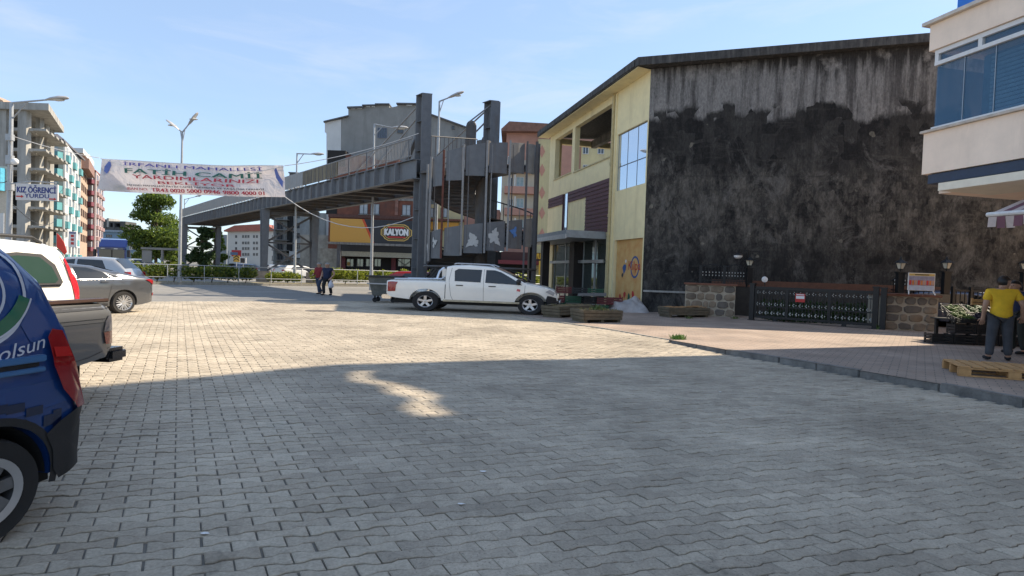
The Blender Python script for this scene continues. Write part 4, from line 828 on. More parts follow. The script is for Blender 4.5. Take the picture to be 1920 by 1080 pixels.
# teal and white block
T, f1, f2, zt = two_face('teal_balcony_block', 'white apartment block with teal balcony panels down its street side', 70, 117, 147, 108, 128, 266, mat('beige_block', (.50, .45, .38), .85, var=.08), white_wall)
MB().fbox(f2, 0, f2.len, .003, .25, 0, zt).build('street_face', white_wall, T)
for k in range(7):
    z = zt - 3.1 * (k + 1)
    if z < 1: break
    MB().fbox(f1, f1.len - 5.4, f1.len - .1, .003, 1.3, z - .3, z + 1.1).build('balcony', teal, T); MB().fbox(f1, f1.len - 5, f1.len - 1, .002, .05, z + 1.15, z + 2.6).build('balcony_shade', dkvoid if k % 2 else curtain, T)
    for j in range(5):
        s = f2.len * (j + .15) / 5; wd = f2.len / 5 * .6
        win(T, f2, (s, s + wd, z + .9, z + 2.4), white_wall, farglass if (j + k) % 3 else curtain, d=.25, bars=1)
        if (j + k) % 2 == 0: MB().fbox(f2, s - .2, s + wd + .2, .26, .75, z - .5, z + .8).build('balcony', teal, T)
MB().prism([f1.w(-2, 1, zt), f1.w(f1.len + .8, 1, zt), f2.w(f2.len, 1, zt), f2.w(f2.len, -4, zt + 1.6), f1.w(f1.len - 6, -6, zt + 2.4), f1.w(-2, -6, zt + 2)], (0, 0, .35)).build('roof', mat('slate_roof', (.12, .11, .115), .7), T)
# brown block
T, f1, f2, zt = two_face('brown_block', 'brown apartment block with rows of narrow windows', 120, 148, 161, 134, 150, 288, mat('brown_wall', (.15, .085, .065), .8), pink_wall)
MB().fbox(f2, 0, f2.len, .003, .2, 0, zt).build('street_face', mat('tan_face', (.42, .30, .22), .85, var=.1, scale=.6), T)
for k in range(7):
    for j in range(4):
        s = f2.len * (j + .2) / 4; z = zt - 3 * (k + 1)
        if z > 0: win(T, f2, (s, s + f2.len / 4 * .55, z + .8, z + 2.5), mat('brown_frame', (.10, .05, .04), .7), farglass, d=.2)
MB().prism([f1.w(-1, 1, zt), f1.w(f1.len + 1.4, 1, zt), f2.w(f2.len + 1, 1.4, zt), f1.w(-1, -9, zt + .3)], (0, 0, 1.1)).build('roof_parapet', white_wall, T)
MB().fbox(f2, .5, f2.len, .2, 1.6, zt - 3.2, zt - .8).build('upper_balcony', mat('brown_balcony', (.24, .14, .11), .8), T)
# pink and white block
T, f1, f2, zt = two_face('pink_white_block', 'pink and white apartment block with stacked bay windows', 150, 176, 190, 152, 168, 322, mat('rose_wall', (.36, .24, .23), .8), white_wall)
MB().fbox(f2, 0, f2.len, .003, .3, 0, zt).build('street_face', mat('rose_white', (.52, .46, .45), .85), T)
for k in range(7):
    z = zt - 2.95 * (k + 1)
    if z < .5: break
    MB().fbox(f1, f1.len - 3.4, f1.len - .1, .003, 1.0, z - .2, z + .85).build('balcony', mat('plum', (.17, .05, .07), .7), T); MB().fbox(f1, f1.len - 3.2, f1.len - .4, .002, .5, z + .9, z + 2.3).build('bay_glazing', curtain, T)
    for j in range(3):
        s = f2.len * (j + .15) / 3; win(T, f2, (s, s + f2.len / 3 * .6, z + .9, z + 2.4), mat('rose_frame', (.42, .28, .27), .7), farglass, d=.3); MB().fbox(f2, s - .1, s + f2.len / 3 * .7, .31, .8, z - .2, z + .7).build('balcony', mat('rose_balcony', (.33, .21, .20), .7), T)
MB().prism([f1.w(-1, .8, zt), f1.w(f1.len + .8, .8, zt), f2.w(f2.len, .8, zt), f2.w(f2.len, -4, zt + 1.5), f1.w(-1, -5, zt + 1.5)], (0, 0, .3)).build('roof', roof_red, T)
# low blue house, ruin, far white block
FQ = front(150, 300, 180); T = thing('low_blue_house', 'low pale blue house behind the blue truck', 'house', tuple(P(225, 490, 180).xy.to_3d()))
fb(T, FQ, 186, 266, 434, 520, -10, 0, 'wall', mat('sky_blue_wall', (.17, .27, .37), .85, var=.1, scale=.4)); fb(T, FQ, 183, 269, 432, 435.5, -11, .6, 'eave', mat('eave_blue', (.25, .33, .40), .8))
for x0, x1, y0, y1 in ((199, 210, 440, 445), (244, 254, 441, 446), (196, 205, 450, 460), (207, 212, 450, 460), (243, 250, 460, 468)): win(T, FQ, rc(FQ, x0, x1, y0, y1), white_wall if y0 > 447 else steel_d, farglass, fw=.15)
FQ2 = front(150, 300, 215); T = thing('grey_ruin', 'dark roofless concrete shell above the low blue house', 'building', tuple(P(215, 490, 215).xy.to_3d()))
for x0, x1, y0, y1 in ((186, 200, 411, 450), (200, 204, 409, 450), (204, 236, 415, 418.5), (204, 206.5, 415, 450), (212, 215, 415, 450), (226, 236, 415, 450), (186, 236, 426, 450)): fb(T, FQ2, x0, x1, y0, y1, -6, random.uniform(0, .3), 'wall_piece', mat('dark_concrete', (.07, .07, .068), .9, var=.35, scale=.6) if x0 != 200 else cmx)  # dark concrete pieces with one pale upright
FQ3 = front(400, 520, 260); T = thing('white_apartments_far', 'white apartment block with a red tiled roof far behind the bridge pier', 'building', tuple(P(460, 490, 260).xy.to_3d()))
fb(T, FQ3, 426, 512, 432, 520, -14, 0, 'wall', mat('far_white', (.46, .45, .42), .85, var=.06, scale=.2)); 
MB().prism(px3(FQ3, [(422, 432), (442, 423), (500, 420), (515, 430), (515, 433), (422, 434.5)], 1.2), -FQ3.n * 16).build('roof', roof_red, T)
for k, y in enumerate((429.5, 441, 453, 463.5, 474.5)):
    for x in ((437, 444, 451, 458, 466, 474, 482, 490) if k == 0 else (441, 454, 459, 464, 474.5, 480, 490)): win(T, FQ3, rc(FQ3, x, x + 3.6, y, y + (3.2 if k == 0 else 5)), steel_d, farglass, fw=.18, bars=0)
T = thing('grey_flats_far', 'narrow grey flats beside the far white block', 'building', tuple(P(418, 490, 270).xy.to_3d())); FQ4 = front(400, 520, 275); fb(T, FQ4, 412, 425, 440, 520, -10, 0, 'wall', mat('far_grey', (.25, .27, .28), .9)); 
for y in (446, 456, 466): win(T, FQ4, rc(FQ4, 415, 421, y, y + 4), steel_d, farglass, fw=.18)
# sliver of a house at the picture's left edge
T = thing('blue_trim_house', 'cream house with pale blue trim at the far left edge of the street', 'house', tuple(P(-30, 490, 40).xy.to_3d())); FQ5 = front(-260, 14, 40)
_a, _b = P(-260, 490, 40), P(12, 490, 40); MB().prism([(_a.x, 40, 0), (_b.x, 40, 0), (_b.x - 8.5, 48, 0), (_a.x, 48, 0)], (0, 0, P(10, 312, 40).z)).build('wall', mat('house_cream', (.50, .45, .37), .85, var=.12), T); fb(T, FQ5, -8, 10, 316, 358, .01, .4, 'sign_board', mat('sign_cyan', (.08, .36, .50), .6)); fb(T, FQ5, -4, 5, 322, 352, .41, .44, 'sign_print', white_p)
for y in (400,): win(T, FQ5, rc(FQ5, 1, 9, y, y + 44), white_wall, curtain, fw=.12)
# ================================================================== vehicles
def interp(tab, x):
    if x <= tab[0][0]: return tab[0][1]
    for (a, b), (c, d) in zip(tab, tab[1:]):
        if x <= c: return b + (d - b) * (x - a) / (c - a + 1e-9)
    return tab[-1][1]
def paint(name, c, metal=.0, rough=.28, var=.04): return mat(name, c, rough, metal, var=var, scale=1.2, coat=.8)
rubber = mat('tyre_rubber', (.022, .021, .021), .85, var=.2, scale=20); trim_b = mat('black_trim', (.022, .022, .024), .6, var=.2, scale=12, bump=.1); silver = mat('alloy', (.55, .55, .56), .3, .7, var=.08); chrome = mat('chrome', (.75, .75, .76), .12, 1, var=0)
carglass = glass('car_glass', (.012, .014, .015), .03, .7); redlens = mat('red_lens', (.28, .008, .012), .12, var=.1, coat=.6); clearlens = mat('clear_lens', (.45, .46, .47), .1, .2, var=.1, coat=.6); smokelens = mat('smoke_lens', (.16, .15, .16), .15, var=.1, coat=.5); underb = mat('underbody', (.02, .02, .02), .9)
class Car:
    def __init__(s, name, label, heading, anchor_local, anchor_world, top, bot, width, belt=.95, tumble=.32, rr=.12, group=None, tilt=0):
        s.top, s.bot, s.wd, s.belt, s.tb, s.rr = top, bot, width, belt, tumble, rr
        s.c, s.s_ = math.cos(heading), math.sin(heading); a = s.rot(anchor_local); s.loc = (anchor_world[0] - a[0], anchor_world[1] - a[1], anchor_world[2] if len(anchor_world) > 2 else 0.0)
        s.T = thing(name, label, 'car' if 'truck' not in name else 'truck', s.loc, group)
    def rot(s, p): return (SX * (s.c * p[0] - s.s_ * p[1]), s.s_ * p[0] + s.c * p[1])
    def W(s, p): q = s.rot(p); return Vector((s.loc[0] + q[0], s.loc[1] + q[1], s.loc[2] + p[2]))
    def yw(s, x, z):
        w = interp(s.wd, x); zt = interp(s.top, x); r = min(s.rr if zt > s.belt + .25 else .07, .2)
        y = w * (1 - .05 * ((s.belt * .72 - z) / .6) ** 2) if z <= s.belt else w * (1 - .05 * ((s.belt * .28) / .6) ** 2) - s.tb * (z - s.belt)
        if z > zt - r: d = min(r, z - zt + r); y -= r - math.sqrt(max(0, r * r - d * d))
        return y
    def body(s, m, xs, arches, ar, cuts=(), name='body', nz=9):
        V, Fs = [], []; rows = None
        for x in xs:
            zt, zb = interp(s.top, x), interp(s.bot, x); r = min(s.rr if zt > s.belt + .25 else .07, .2); sec = []
            zs = [zb + (zt - r - zb) * i / nz for i in range(nz + 1)] + [zt - r + r * math.sin(math.pi / 2 * i / 5) for i in range(1, 6)]
            sec = [(s.yw(x, z), z) for z in zs]; ye = sec[-1][0]; sec += [(ye * (1 - k / 4), zt + .02 * (1 - (1 - k / 4) ** 2) * (1 if zt > s.belt else .6)) for k in range(1, 5)]
            full = [(x, y, z) for y, z in sec] + [(x, -y, z) for y, z in reversed(sec[:-1])]; rows = len(full); V += full
        for i in range(len(xs) - 1):
            for k in range(rows): k2 = (k + 1) % rows; Fs.append((i * rows + k, i * rows + k2, (i + 1) * rows + k2, (i + 1) * rows + k))
        Fs += [tuple(range(rows)), tuple(reversed(range((len(xs) - 1) * rows, len(xs) * rows)))]
        me = bpy.data.meshes.new(name); me.from_pydata(V, [], Fs); bm = bmesh.new(); bm.from_mesh(me); bmesh.ops.recalc_face_normals(bm, faces=bm.faces); bm.to_mesh(me); bm.free()
        ob = bpy.data.objects.new(name, me); COL.objects.link(ob)
        cb = MB()
        for ax, az in arches: cb.tube([(ax, -1.3, az), (ax, -.42, az)], ar, 28); cb.tube([(ax, .42, az), (ax, 1.3, az)], ar, 28)
        for c in cuts: cb.box(*c)
        co = cb.build('cut', m); md = ob.modifiers.new('b', 'BOOLEAN'); md.object = co; md.operation = 'DIFFERENCE'; md.solver = 'EXACT'; md.use_self = True
        dg = bpy.context.evaluated_depsgraph_get(); me2 = bpy.data.meshes.new_from_object(ob.evaluated_get(dg)); bpy.data.objects.remove(ob); bpy.data.objects.remove(co)
        for v in me2.vertices: v.co = s.W(v.co) - Vector(s.loc)
        me2.materials.clear(); me2.materials.append(m)
        for p in me2.polygons: p.material_index = 0
        me2.update(); s.bodyo = obj(name, me2, s.T, 32); return s.bodyo
    def part(s, name, mb, m, parent=None, smooth=None, bev=0): return mb.map(s.W).build(name, m, parent or s.T, smooth, bev)
    def patch(s, name, poly, m, side, off=.006, parent=None, sub=4, thick=0):
        pts = []
        for (x0, z0), (x1, z1) in zip(poly, poly[1:] + poly[:1]):
            for k in range(sub): pts.append((x0 + (x1 - x0) * k / sub, z0 + (z1 - z0) * k / sub))
        cx = sum(p[0] for p in pts) / len(pts); cz = sum(p[1] for p in pts) / len(pts); n = len(pts); V = [(cx, side * (s.yw(cx, cz) + off), cz)]
        for t in (.55, 1.0): V += [(cx + (x - cx) * t, side * (s.yw(cx + (x - cx) * t, cz + (z - cz) * t) + off), cz + (z - cz) * t) for x, z in pts]
        F_ = [(0, 1 + i, 1 + (i + 1) % n) for i in range(n)] + [(1 + i, 1 + n + i, 1 + n + (i + 1) % n, 1 + (i + 1) % n) for i in range(n)]
        return s.part(name, MB().add(V, F_), m, parent, smooth=60)
    def line(s, name, pl, m, side, wd=.008, off=.004, parent=None):
        b = MB()
        for (x0, z0), (x1, z1) in zip(pl, pl[1:]):
            n = max(1, int(math.hypot(x1 - x0, z1 - z0) / .12)); L_ = math.hypot(x1 - x0, z1 - z0) or 1; nx, nz = -(z1 - z0) / L_ * wd / 2, (x1 - x0) / L_ * wd / 2
            for k in range(n):
                a = [(x0 + (x1 - x0) * f, z0 + (z1 - z0) * f) for f in (k / n, (k + 1) / n)]; q = [(a[0][0] - nx, a[0][1] - nz), (a[1][0] - nx, a[1][1] - nz), (a[1][0] + nx, a[1][1] + nz), (a[0][0] + nx, a[0][1] + nz)]
                b.add([(x, side * (s.yw(x, z) + off), z) for x, z in q], [(0, 1, 2, 3)])
        return s.part(name, b, m, parent)
    def cross(s, name, x0, x1, frac, m, off=.008, zoff=0):        # windscreen or rear window laid on the top profile
        b = MB(); n = 6; k = 6
        for i in range(n + 1):
            x = x0 + (x1 - x0) * i / n; z = interp(s.top, x); y = (s.yw(x, z - .12)) * frac
            b.v += [(x, y * (2 * j / k - 1), z + off + .018 * (1 - (2 * j / k - 1) ** 2)) for j in range(k + 1)]
        b.f = [(i * (k + 1) + j, i * (k + 1) + j + 1, (i + 1) * (k + 1) + j + 1, (i + 1) * (k + 1) + j) for i in range(n) for j in range(k)]; b.mi = [0] * len(b.f)
        return s.part(name, b, m, smooth=60)
    def wheels(s, xs, r, tw, track, rim_r, spokes, rm, steer=0, style='star'):
        for i, x in enumerate(xs):
            for sd in (1, -1):
                y = sd * track; o = sd * tw / 2; prof = [(rim_r, -tw / 2 + .01), (r * .93, -tw / 2), (r * .985, -tw / 2 + .03), (r, -tw / 4), (r, tw / 4), (r * .985, tw / 2 - .03), (r * .93, tw / 2), (rim_r, tw / 2 - .01), (rim_r * .98, 0), (rim_r, -tw / 2 + .01)]
                tf = (lambda p: p)
                if steer and i == 0:
                    cs, sn = math.cos(steer), math.sin(steer); tf = lambda p, x=x, y=y: Vector((x + (p[0] - x) * cs - (p[1] - y) * sn, y + (p[0] - x) * sn + (p[1] - y) * cs, p[2]))
                t = s.part('wheel', MB().lathe(prof, (x, y, r), 36, ax='y', cap=False).map(tf), rubber, smooth=40)
                b = MB().lathe([(rim_r * .97, o - sd * .015), (rim_r * 1.0, o - sd * .002), (rim_r * .88, o - sd * .03), (rim_r * .86, o - sd * .09)], (x, y, r), 36, ax='y', cap=False)
                for k in range(spokes):
                    a = 2 * math.pi * k / spokes + .3; a2 = a + (.45 if style == 'twist' else 0); wd = rim_r * (.34 if style == 'star' else .13)
                    p0 = Vector((x + rim_r * .12 * math.cos(a), y + o - sd * .03, r + rim_r * .12 * math.sin(a))); p1 = Vector((x + rim_r * .92 * math.cos(a2), y + o - sd * .02, r + rim_r * .92 * math.sin(a2)))
                    b.bar(p0, p1, .03, wd, (0, 0, 1) if abs(math.sin((a + a2) / 2)) < .7 else (1, 0, 0))
                    if style == 'twist': b.bar(p0, Vector((x + rim_r * .92 * math.cos(a2 + .3), y + o - sd * .02, r + rim_r * .92 * math.sin(a2 + .3))), .03, wd * .7, (0, 0, 1) if abs(math.sin((a + a2) / 2)) < .7 else (1, 0, 0))
                b.lathe([(.001, o - sd * .005), (rim_r * .24, o - sd * .01), (rim_r * .26, o - sd * .05)], (x, y, r), 16, ax='y')
                s.part('rim', b.map(tf), rm, t, smooth=35)
                s.part('brake_disc', MB().lathe([(.001, o - sd * .1), (rim_r * .84, o - sd * .1)], (x, y, r), 24, ax='y').map(tf), underb, t)
def stations(a, b, n, extra=()): return sorted(set([round(a + (b - a) * i / n, 3) for i in range(n + 1)] + list(extra)))

# ---- white double cab pickup
wp = paint('white_paint', (.88, .85, .78)); LN, WB = 5.3, 3.1
rw = P(799, 490, 21.5); hd = R(-5)
top = [(-1.12, 1.10), (-1.1, 1.13), (-.4, 1.145), (.56, 1.15), (.565, 1.70), (.75, 1.76), (1.2, 1.785), (1.75, 1.75), (2.05, 1.66), (2.45, 1.42), (2.80, 1.17), (3.15, 1.11), (3.42, 1.03), (3.60, .93), (3.68, .80), (3.71, .62)]
bot = [(-1.12, .62), (-1.0, .50), (-.5, .44), (3.4, .40), (3.55, .42), (3.71, .46)]
wid = [(-1.12, .86), (-1.0, .90), (-.3, .93), (2.8, .93), (3.15, .91), (3.42, .84), (3.60, .70), (3.71, .54)]
C = Car('white_pickup_truck', 'white double cab pickup with roll bar parked beside the spiral stair', hd, (0, -.93, 0), (rw.x, rw.y), top, bot, wid, 1.12, .26, .1)
C.body(wp, stations(-1.12, 3.71, 46, (.56, .565)), ((0, .39), (2.97, .39)), .46, cuts=[(-1.0, .48, -.74, .74, .72, 1.6)])
C.wheels((2.97, 0), .375, .25, .81, .225, 5, silver, R(-12))
dirt_m = mat('dusty_sill', (.50, .43, .30), .8, var=.3, scale=5)
for sd in (-1, 1):
    w1 = C.patch('window', [(.82, 1.17), (1.55, 1.15), (1.57, 1.62), (.90, 1.63), (.80, 1.55)], carglass, sd); w2 = C.patch('window', [(1.68, 1.145), (2.72, 1.10), (2.42, 1.34), (2.12, 1.55), (1.93, 1.62), (1.69, 1.62)], carglass, sd)
    C.line('door_seam', [(.72, 1.66), (.66, 1.2), (.72, .62), (.78, .47)], trim_b, sd); C.line('door_seam', [(1.63, 1.64), (1.64, .47)], trim_b, sd); C.line('door_seam', [(2.80, 1.1), (2.78, .75), (2.68, .47)], trim_b, sd); C.line('cab_gap', [(.565, 1.15), (.555, .5)], trim_b, sd, .02); C.line('fender_seam', [(2.82, 1.15), (3.45, 1.0)], trim_b, sd, .006)
    for x in (.86, 1.78): C.part('door_handle', MB().box(x, x + .2, sd * C.yw(x, 1.02) - .02, sd * C.yw(x, 1.02) + .025, 1.0, 1.035), trim_b)
    C.patch('tail_light', [(-1.09, .70), (-.86, .72), (-.84, .95), (-.79, 1.07), (-1.0, 1.08), (-1.09, 1.06)], redlens, sd, .012)
    C.patch('head_light', [(3.36, .88), (3.58, .74), (3.62, .85), (3.48, .97)], clearlens, sd, .012)
    C.part('mirror', MB().ball((2.62, sd * 1.02, 1.22), .07, .10, .10), trim_b, smooth=40)
    C.part('sill', MB().box(.5, 2.65, sd * .885 - .03, sd * .885 + .03, .40, .47), dirt_m)
    C.part('bed_rail', MB().tube([(-.9, sd * .84, 1.18), (.2, sd * .84, 1.22), (.42, sd * .82, 1.22), (.5, sd * .78, 1.32)], .03, 8), chrome, smooth=40)
    C.part('roof_rail', MB().tube([(.75, sd * .62, 1.80), (.85, sd * .62, 1.84), (1.75, sd * .62, 1.83), (1.9, sd * .62, 1.76)], .02, 6), silver, smooth=40)
    rb_ = MB().tube([(.28, sd * .76, 1.18), (.36, sd * .70, 1.52), (.44, sd * .60, 1.64), (.44, 0, 1.66)], .04, 8); C.part('roll_bar', rb_, chrome, smooth=40)
    C.part('bar_plate', MB().box(.42, .54, sd * .66 - .06, sd * .66 + .06, 1.3, 1.62), silver, bev=.02)
    C.patch('wheel_arch_flare', [(3.38, .58), (3.42, .74), (3.52, .72), (3.66, .66), (3.69, .46), (3.42, .42)], trim_b, sd, .02)
    C.patch('sticker', [(2.56, .88), (2.66, .86), (2.67, .94), (2.58, .96)], mat('sticker_pink', (.6, .12, .12), .5), sd, .008)
for x in (.78, 1.0, 1.25): C.part('roof_bar', MB().box(x, x + .09, -.62, .62, 1.815, 1.85), silver, bev=.01)
for x in (-.1, .0, .1): C.part('cargo_rack', MB().tube([(x, -.5, 1.25), (x + .2, -.5, 1.6), (x + .2, .5, 1.6), (x, .5, 1.25)], .022, 6), trim_b)
C.cross('windscreen', 1.98, 2.78, .9, carglass); C.part('rear_window', MB().box(.552, .562, -.6, .6, 1.2, 1.62), carglass)
fbm = MB().box(3.42, 3.76, -.58, .58, .34, .62); C.part('front_bumper', fbm, trim_b, bev=.06); C.part('rear_bumper', MB().box(-1.28, -1.0, -.82, .82, .42, .58), chrome, bev=.03)
C.part('grille', MB().box(3.67, 3.73, -.45, .45, .66, .82), chrome, bev=.02)
for sd in (-1, 1): C.part('fog_light', MB().lathe([(.001, .03), (.06, .03), (.07, 0)], (3.74, sd * .5, .5), 12, ax='x'), clearlens)
C.part('chassis', MB().box(-.95, 3.5, -.7, .7, .28, .5), underb)

# ---- blue wrapped van beside the camera
vp = paint('blue_wrap', (.010, .048, .19)); va = math.atan2(-.985, -.17)
top = [(-.66, .66), (-.62, .74), (-.56, .90), (-.51, 1.06), (-.465, 1.3), (-.39, 1.52), (-.24, 1.67), (0, 1.715), (.2, 1.735), (1.6, 1.72), (2.1, 1.60), (2.5, 1.22), (2.9, 1.08), (3.2, .9), (3.25, .6)]
bot = [(-.66, .36), (-.5, .30), (.4, .26), (2.6, .25), (3.25, .32)]
wid = [(-.66, .70), (-.62, .77), (-.5, .825), (-.2, .85), (2.4, .85), (2.9, .80), (3.25, .6)]
V_ = Car('blue_van', 'blue delivery van wrapped in a printed advert, cut by the left picture edge', va, (0, .84, 0), (-2.80, 3.06), top, bot, wid, 1.0, .16, .16)
V_.body(vp, stations(-.66, 3.25, 44, (-.64, -.62, -.59, -.56, -.535, -.51, -.49, -.465, -.43, -.39, -.32, -.24)), ((0, .30), (2.5, .30)), .37)
V_.wheels((2.5, 0), .30, .20, .745, .195, 7, mat('dull_alloy', (.20, .20, .205), .4, .6, var=.2))
for sd in (1, -1):
    for xx in (0, 2.5):
        V_.part('wheel_liner', MB().add([(xx + .366 * math.cos(math.pi * i / 18), sd * yy, .30 + .366 * math.sin(math.pi * i / 18)) for i in range(19) for yy in (.40, .80)], [(2 * i, 2 * i + 1, 2 * i + 3, 2 * i + 2) for i in range(18)]), underb)
        V_.part('rim_ring', MB().lathe([(.150, sd * .1 - sd * .004), (.192, sd * .1 + sd * .003), (.196, sd * .1 - sd * .01)], (xx, sd * .745, .30), 36, ax='y', cap=False), silver, smooth=40)
lb_m = paint('light_blue_wrap', (.04, .15, .34)); mid_m = paint('mid_blue_wrap', (.010, .055, .21)); dk_m = paint('navy_wrap', (.005, .014, .05)); gr_m = paint('green_wrap', (.01, .13, .06)); wh_m = paint('white_wrap', (.55, .57, .62))
for sd in (1, -1):
    def circ(cx, cz, r0, r1, a0, a1, m, nm, off):
        n = 26; b = MB(); 
        for i in range(n + 1):
            a = R(a0 + (a1 - a0) * i / n); b.v += [(cx + r * math.cos(a), sd * (V_.yw(cx + r * math.cos(a), cz + r * math.sin(a)) + off), cz + r * math.sin(a)) for r in (r0, r1)]
        b.f = [(2 * i, 2 * i + 1, 2 * i + 3, 2 * i + 2) for i in range(n)]; b.mi = [0] * n; return V_.part(nm, b, m, V_.bodyo, smooth=60)
    cx, cz = .05, 1.40
    V_.patch('wrap_panel', [(-.42, 1.38), (-.25, 1.60), (-.05, 1.6), (-.25, 1.1), (-.44, 1.02), (-.45, 1.2)], mid_m, sd, .003, V_.bodyo)
    V_.patch('wrap_panel', [(-.5, .72), (.6, .62), (1.6, .62), (1.6, .80), (.5, .86), (-.5, .86)], mid_m, sd, .003, V_.bodyo)
    circ(cx, cz, .0, .33, 0, 360, vp, 'logo_disc', .005); circ(cx, cz, .300, .318, 60, 260, wh_m, 'logo_ring', .008); circ(cx, cz, .19, .205, 40, 300, wh_m, 'logo_ring', .008); circ(cx, cz, .0, .188, 0, 360, mid_m, 'logo_disc', .007)
    circ(cx + .05, cz + .13, .36, .425, 206, 300, gr_m, 'logo_swoosh', .010); circ(cx + .05, cz + .13, .425, .435, 205, 300, wh_m, 'logo_edge', .011)
    # skyline silhouettes along the bottom
    x = -.42
    while x < 2.0:
        wd_ = random.uniform(.05, .11); h = random.uniform(.60, .72); zl = max(.42, .30 + math.sqrt(max(0, .42 ** 2 - min(abs(x), abs(x + wd_)) ** 2)) + .005); h = max(h, zl + .05); V_.patch('skyline_block', [(x, zl), (x + wd_, zl), (x + wd_, h), (x, h)], dk_m, sd, .005 + .0004 * random.random(), V_.bodyo, sub=2); x += wd_ + random.uniform(-.01, .01)
    V_.part('side_rail', MB().box(-.30, 1.5, sd * .845 - .012, sd * .845 + .020, .985, 1.025), lb_m, bev=.006); V_.line('rail_slot', [(-.28, .972), (1.5, .965)], trim_b, sd, .028, .006); V_.part('side_rail', MB().box(-.30, 1.5, sd * .845 - .012, sd * .845 + .016, .925, .955), lb_m, bev=.006)
    tl = V_.patch('tail_light', [(-.62, .655), (-.52, .66), (-.41, .80), (-.355, .95), (-.34, 1.12), (-.375, 1.165), (-.44, 1.15), (-.49, .98), (-.555, .80)], redlens, sd, .022); V_.patch('lens_band', [(-.475, .99), (-.365, 1.0), (-.36, 1.06), (-.46, 1.05)], mat('bright_red_lens', (.5, .02, .02), .1, coat=.6, var=.05), sd, .026, tl)
    V_.patch('bumper', [(-.65, .30), (-.42, .25), (-.375, .32), (-.36, .44), (-.31, .55), (-.40, .61), (-.54, .67), (-.655, .65)], trim_b, sd, .018)
    V_.part('wheel_arch_trim', MB().add(*(lambda n: ([(r * math.cos(a), sd * (V_.yw(r * math.cos(a), .30 + r * math.sin(a)) + o), .30 + r * math.sin(a)) for i in range(n + 1) for a in [math.pi * (i / n) * 1.1 - .05 * math.pi] for r, o in ((.365, .012), (.41, .014))], [(2 * i, 2 * i + 1, 2 * i + 3, 2 * i + 2) for i in range(n)]))(22)), trim_b)
    V_.patch('window', [(1.0, 1.08), (1.9, 1.08), (1.85, 1.5), (1.05, 1.56)], carglass, sd)
    V_.line('door_seam', [(.82, 1.62), (.80, .36)], trim_b, sd); V_.line('door_seam', [(2.0, 1.1), (2.02, .36)], trim_b, sd)
    b = MB(); TV, TF = TXT['olsun']
    def tx(x, y): X = -.24 + .40 * (1 - x); Z = 1.06 + .075 * y + .05 * x - .05; X2 = -.33 + .27 * (1 - x); return (X2, sd * (V_.yw(X2, Z) + .011), Z)
    if sd == 1: V_.part('lettering', MB().add([tx(x, y) for x, y in TV], TF), wh_m, V_.bodyo)
V_.part('rear_bumper', MB().box(-.70, -.5, -.72, .72, .30, .66), trim_b, bev=.05); V_.cross('windscreen', 1.98, 2.5, .88, carglass)
V_.part('chassis', MB().box(-.5, 3.0, -.7, .7, .2, .36), underb)

# ---- dark grey pickup behind it
gp_ = paint('charcoal_paint', (.16, .16, .16), .2, .42)
top = [(-1.15, 1.04), (-1.1, 1.10), (-.3, 1.11), (.55, 1.11), (.56, 1.66), (.8, 1.74), (1.6, 1.74), (2.1, 1.5), (2.75, 1.12), (3.6, 1.0), (3.95, .85), (4.0, .5)]
bot = [(-1.15, .60), (-1.05, .50), (-.5, .44), (3.6, .38), (4.0, .45)]
wid = [(-1.15, .84), (-1.05, .87), (-.4, .89), (2.8, .89), (3.6, .84), (4.0, .62)]
e0 = P(208, 566, 6.45); C = Car('grey_pickup_truck', 'dark grey pickup with brown bed rail behind the blue van', math.atan2(-.99, -.06), (-1.1, .86, 0), (e0.x, e0.y), top, bot, wid, 1.0, .24, .1)
C.body(gp_, stations(-1.15, 4.0, 40, (.55, .56)), ((0, .37), (3.0, .37)), .45, cuts=[(-1.05, .48, -.74, .74, .7, 1.6)])
C.wheels((3.0, 0), .37, .24, .77, .2, 6, silver)
for sd in (1, -1):
    C.part('bed_cap', MB().box(-1.12, .5, sd * .79 - .05, sd * .79 + .05, 1.105, 1.145), mat('brown_bed_cap', (.055, .028, .02), .5, var=.2), bev=.012); C.line('cap_gap', [(-1.12, 1.055), (.5, 1.06)], trim_b, sd, .05, .005)
    C.line('crease', [(-1.1, .925), (.5, .94)], trim_b, sd, .006); C.line('crease', [(-1.1, .885), (.5, .90)], trim_b, sd, .004)
    t1 = C.patch('tail_light', [(-1.13, .64), (-1.0, .645), (-.97, .78), (-1.12, .78)], redlens, sd, .012); C.patch('tail_light', [(-1.13, .785), (-.97, .785), (-1.0, .90), (-1.06, .965), (-1.12, .97)], smokelens, sd, .012)
    C.patch('window', [(.8, 1.14), (1.5, 1.13), (1.5, 1.58), (.86, 1.6)], carglass, sd); C.patch('window', [(1.6, 1.13), (2.5, 1.1), (2.05, 1.45), (1.9, 1.55), (1.62, 1.58)], carglass, sd)
    C.line('panel_crease', [(-1.1, .60), (-.75, .52), (-.45, .5)], trim_b, sd, .005); C.part('mud_flap', MB().box(-.56, -.53, sd * .72 - .12, sd * .72 + .12, .18, .55), rubber)
    C.part('bumper_end', MB().box(-1.36, -1.08, sd * .78 - .14, sd * .78 + .09, .42, .58), mat('dark_chrome', (.10, .10, .11), .25, .8, var=.1), bev=.04)
C.part('rear_bumper', MB().box(-1.36, -1.16, -.64, .64, .42, .585), MAT['dark_chrome'], bev=.03); C.part('chassis', MB().box(-1.0, 3.6, -.66, .66, .26, .5), underb); C.cross('windscreen', 1.75, 2.7, .88, carglass)
C.part('spare_wheel', MB().lathe([(.001, .30), (.3, .30), (.34, .34), (.34, .46), (.3, .5)], (-.65, 0, 0), 20, ax='z'), rubber, smooth=40)

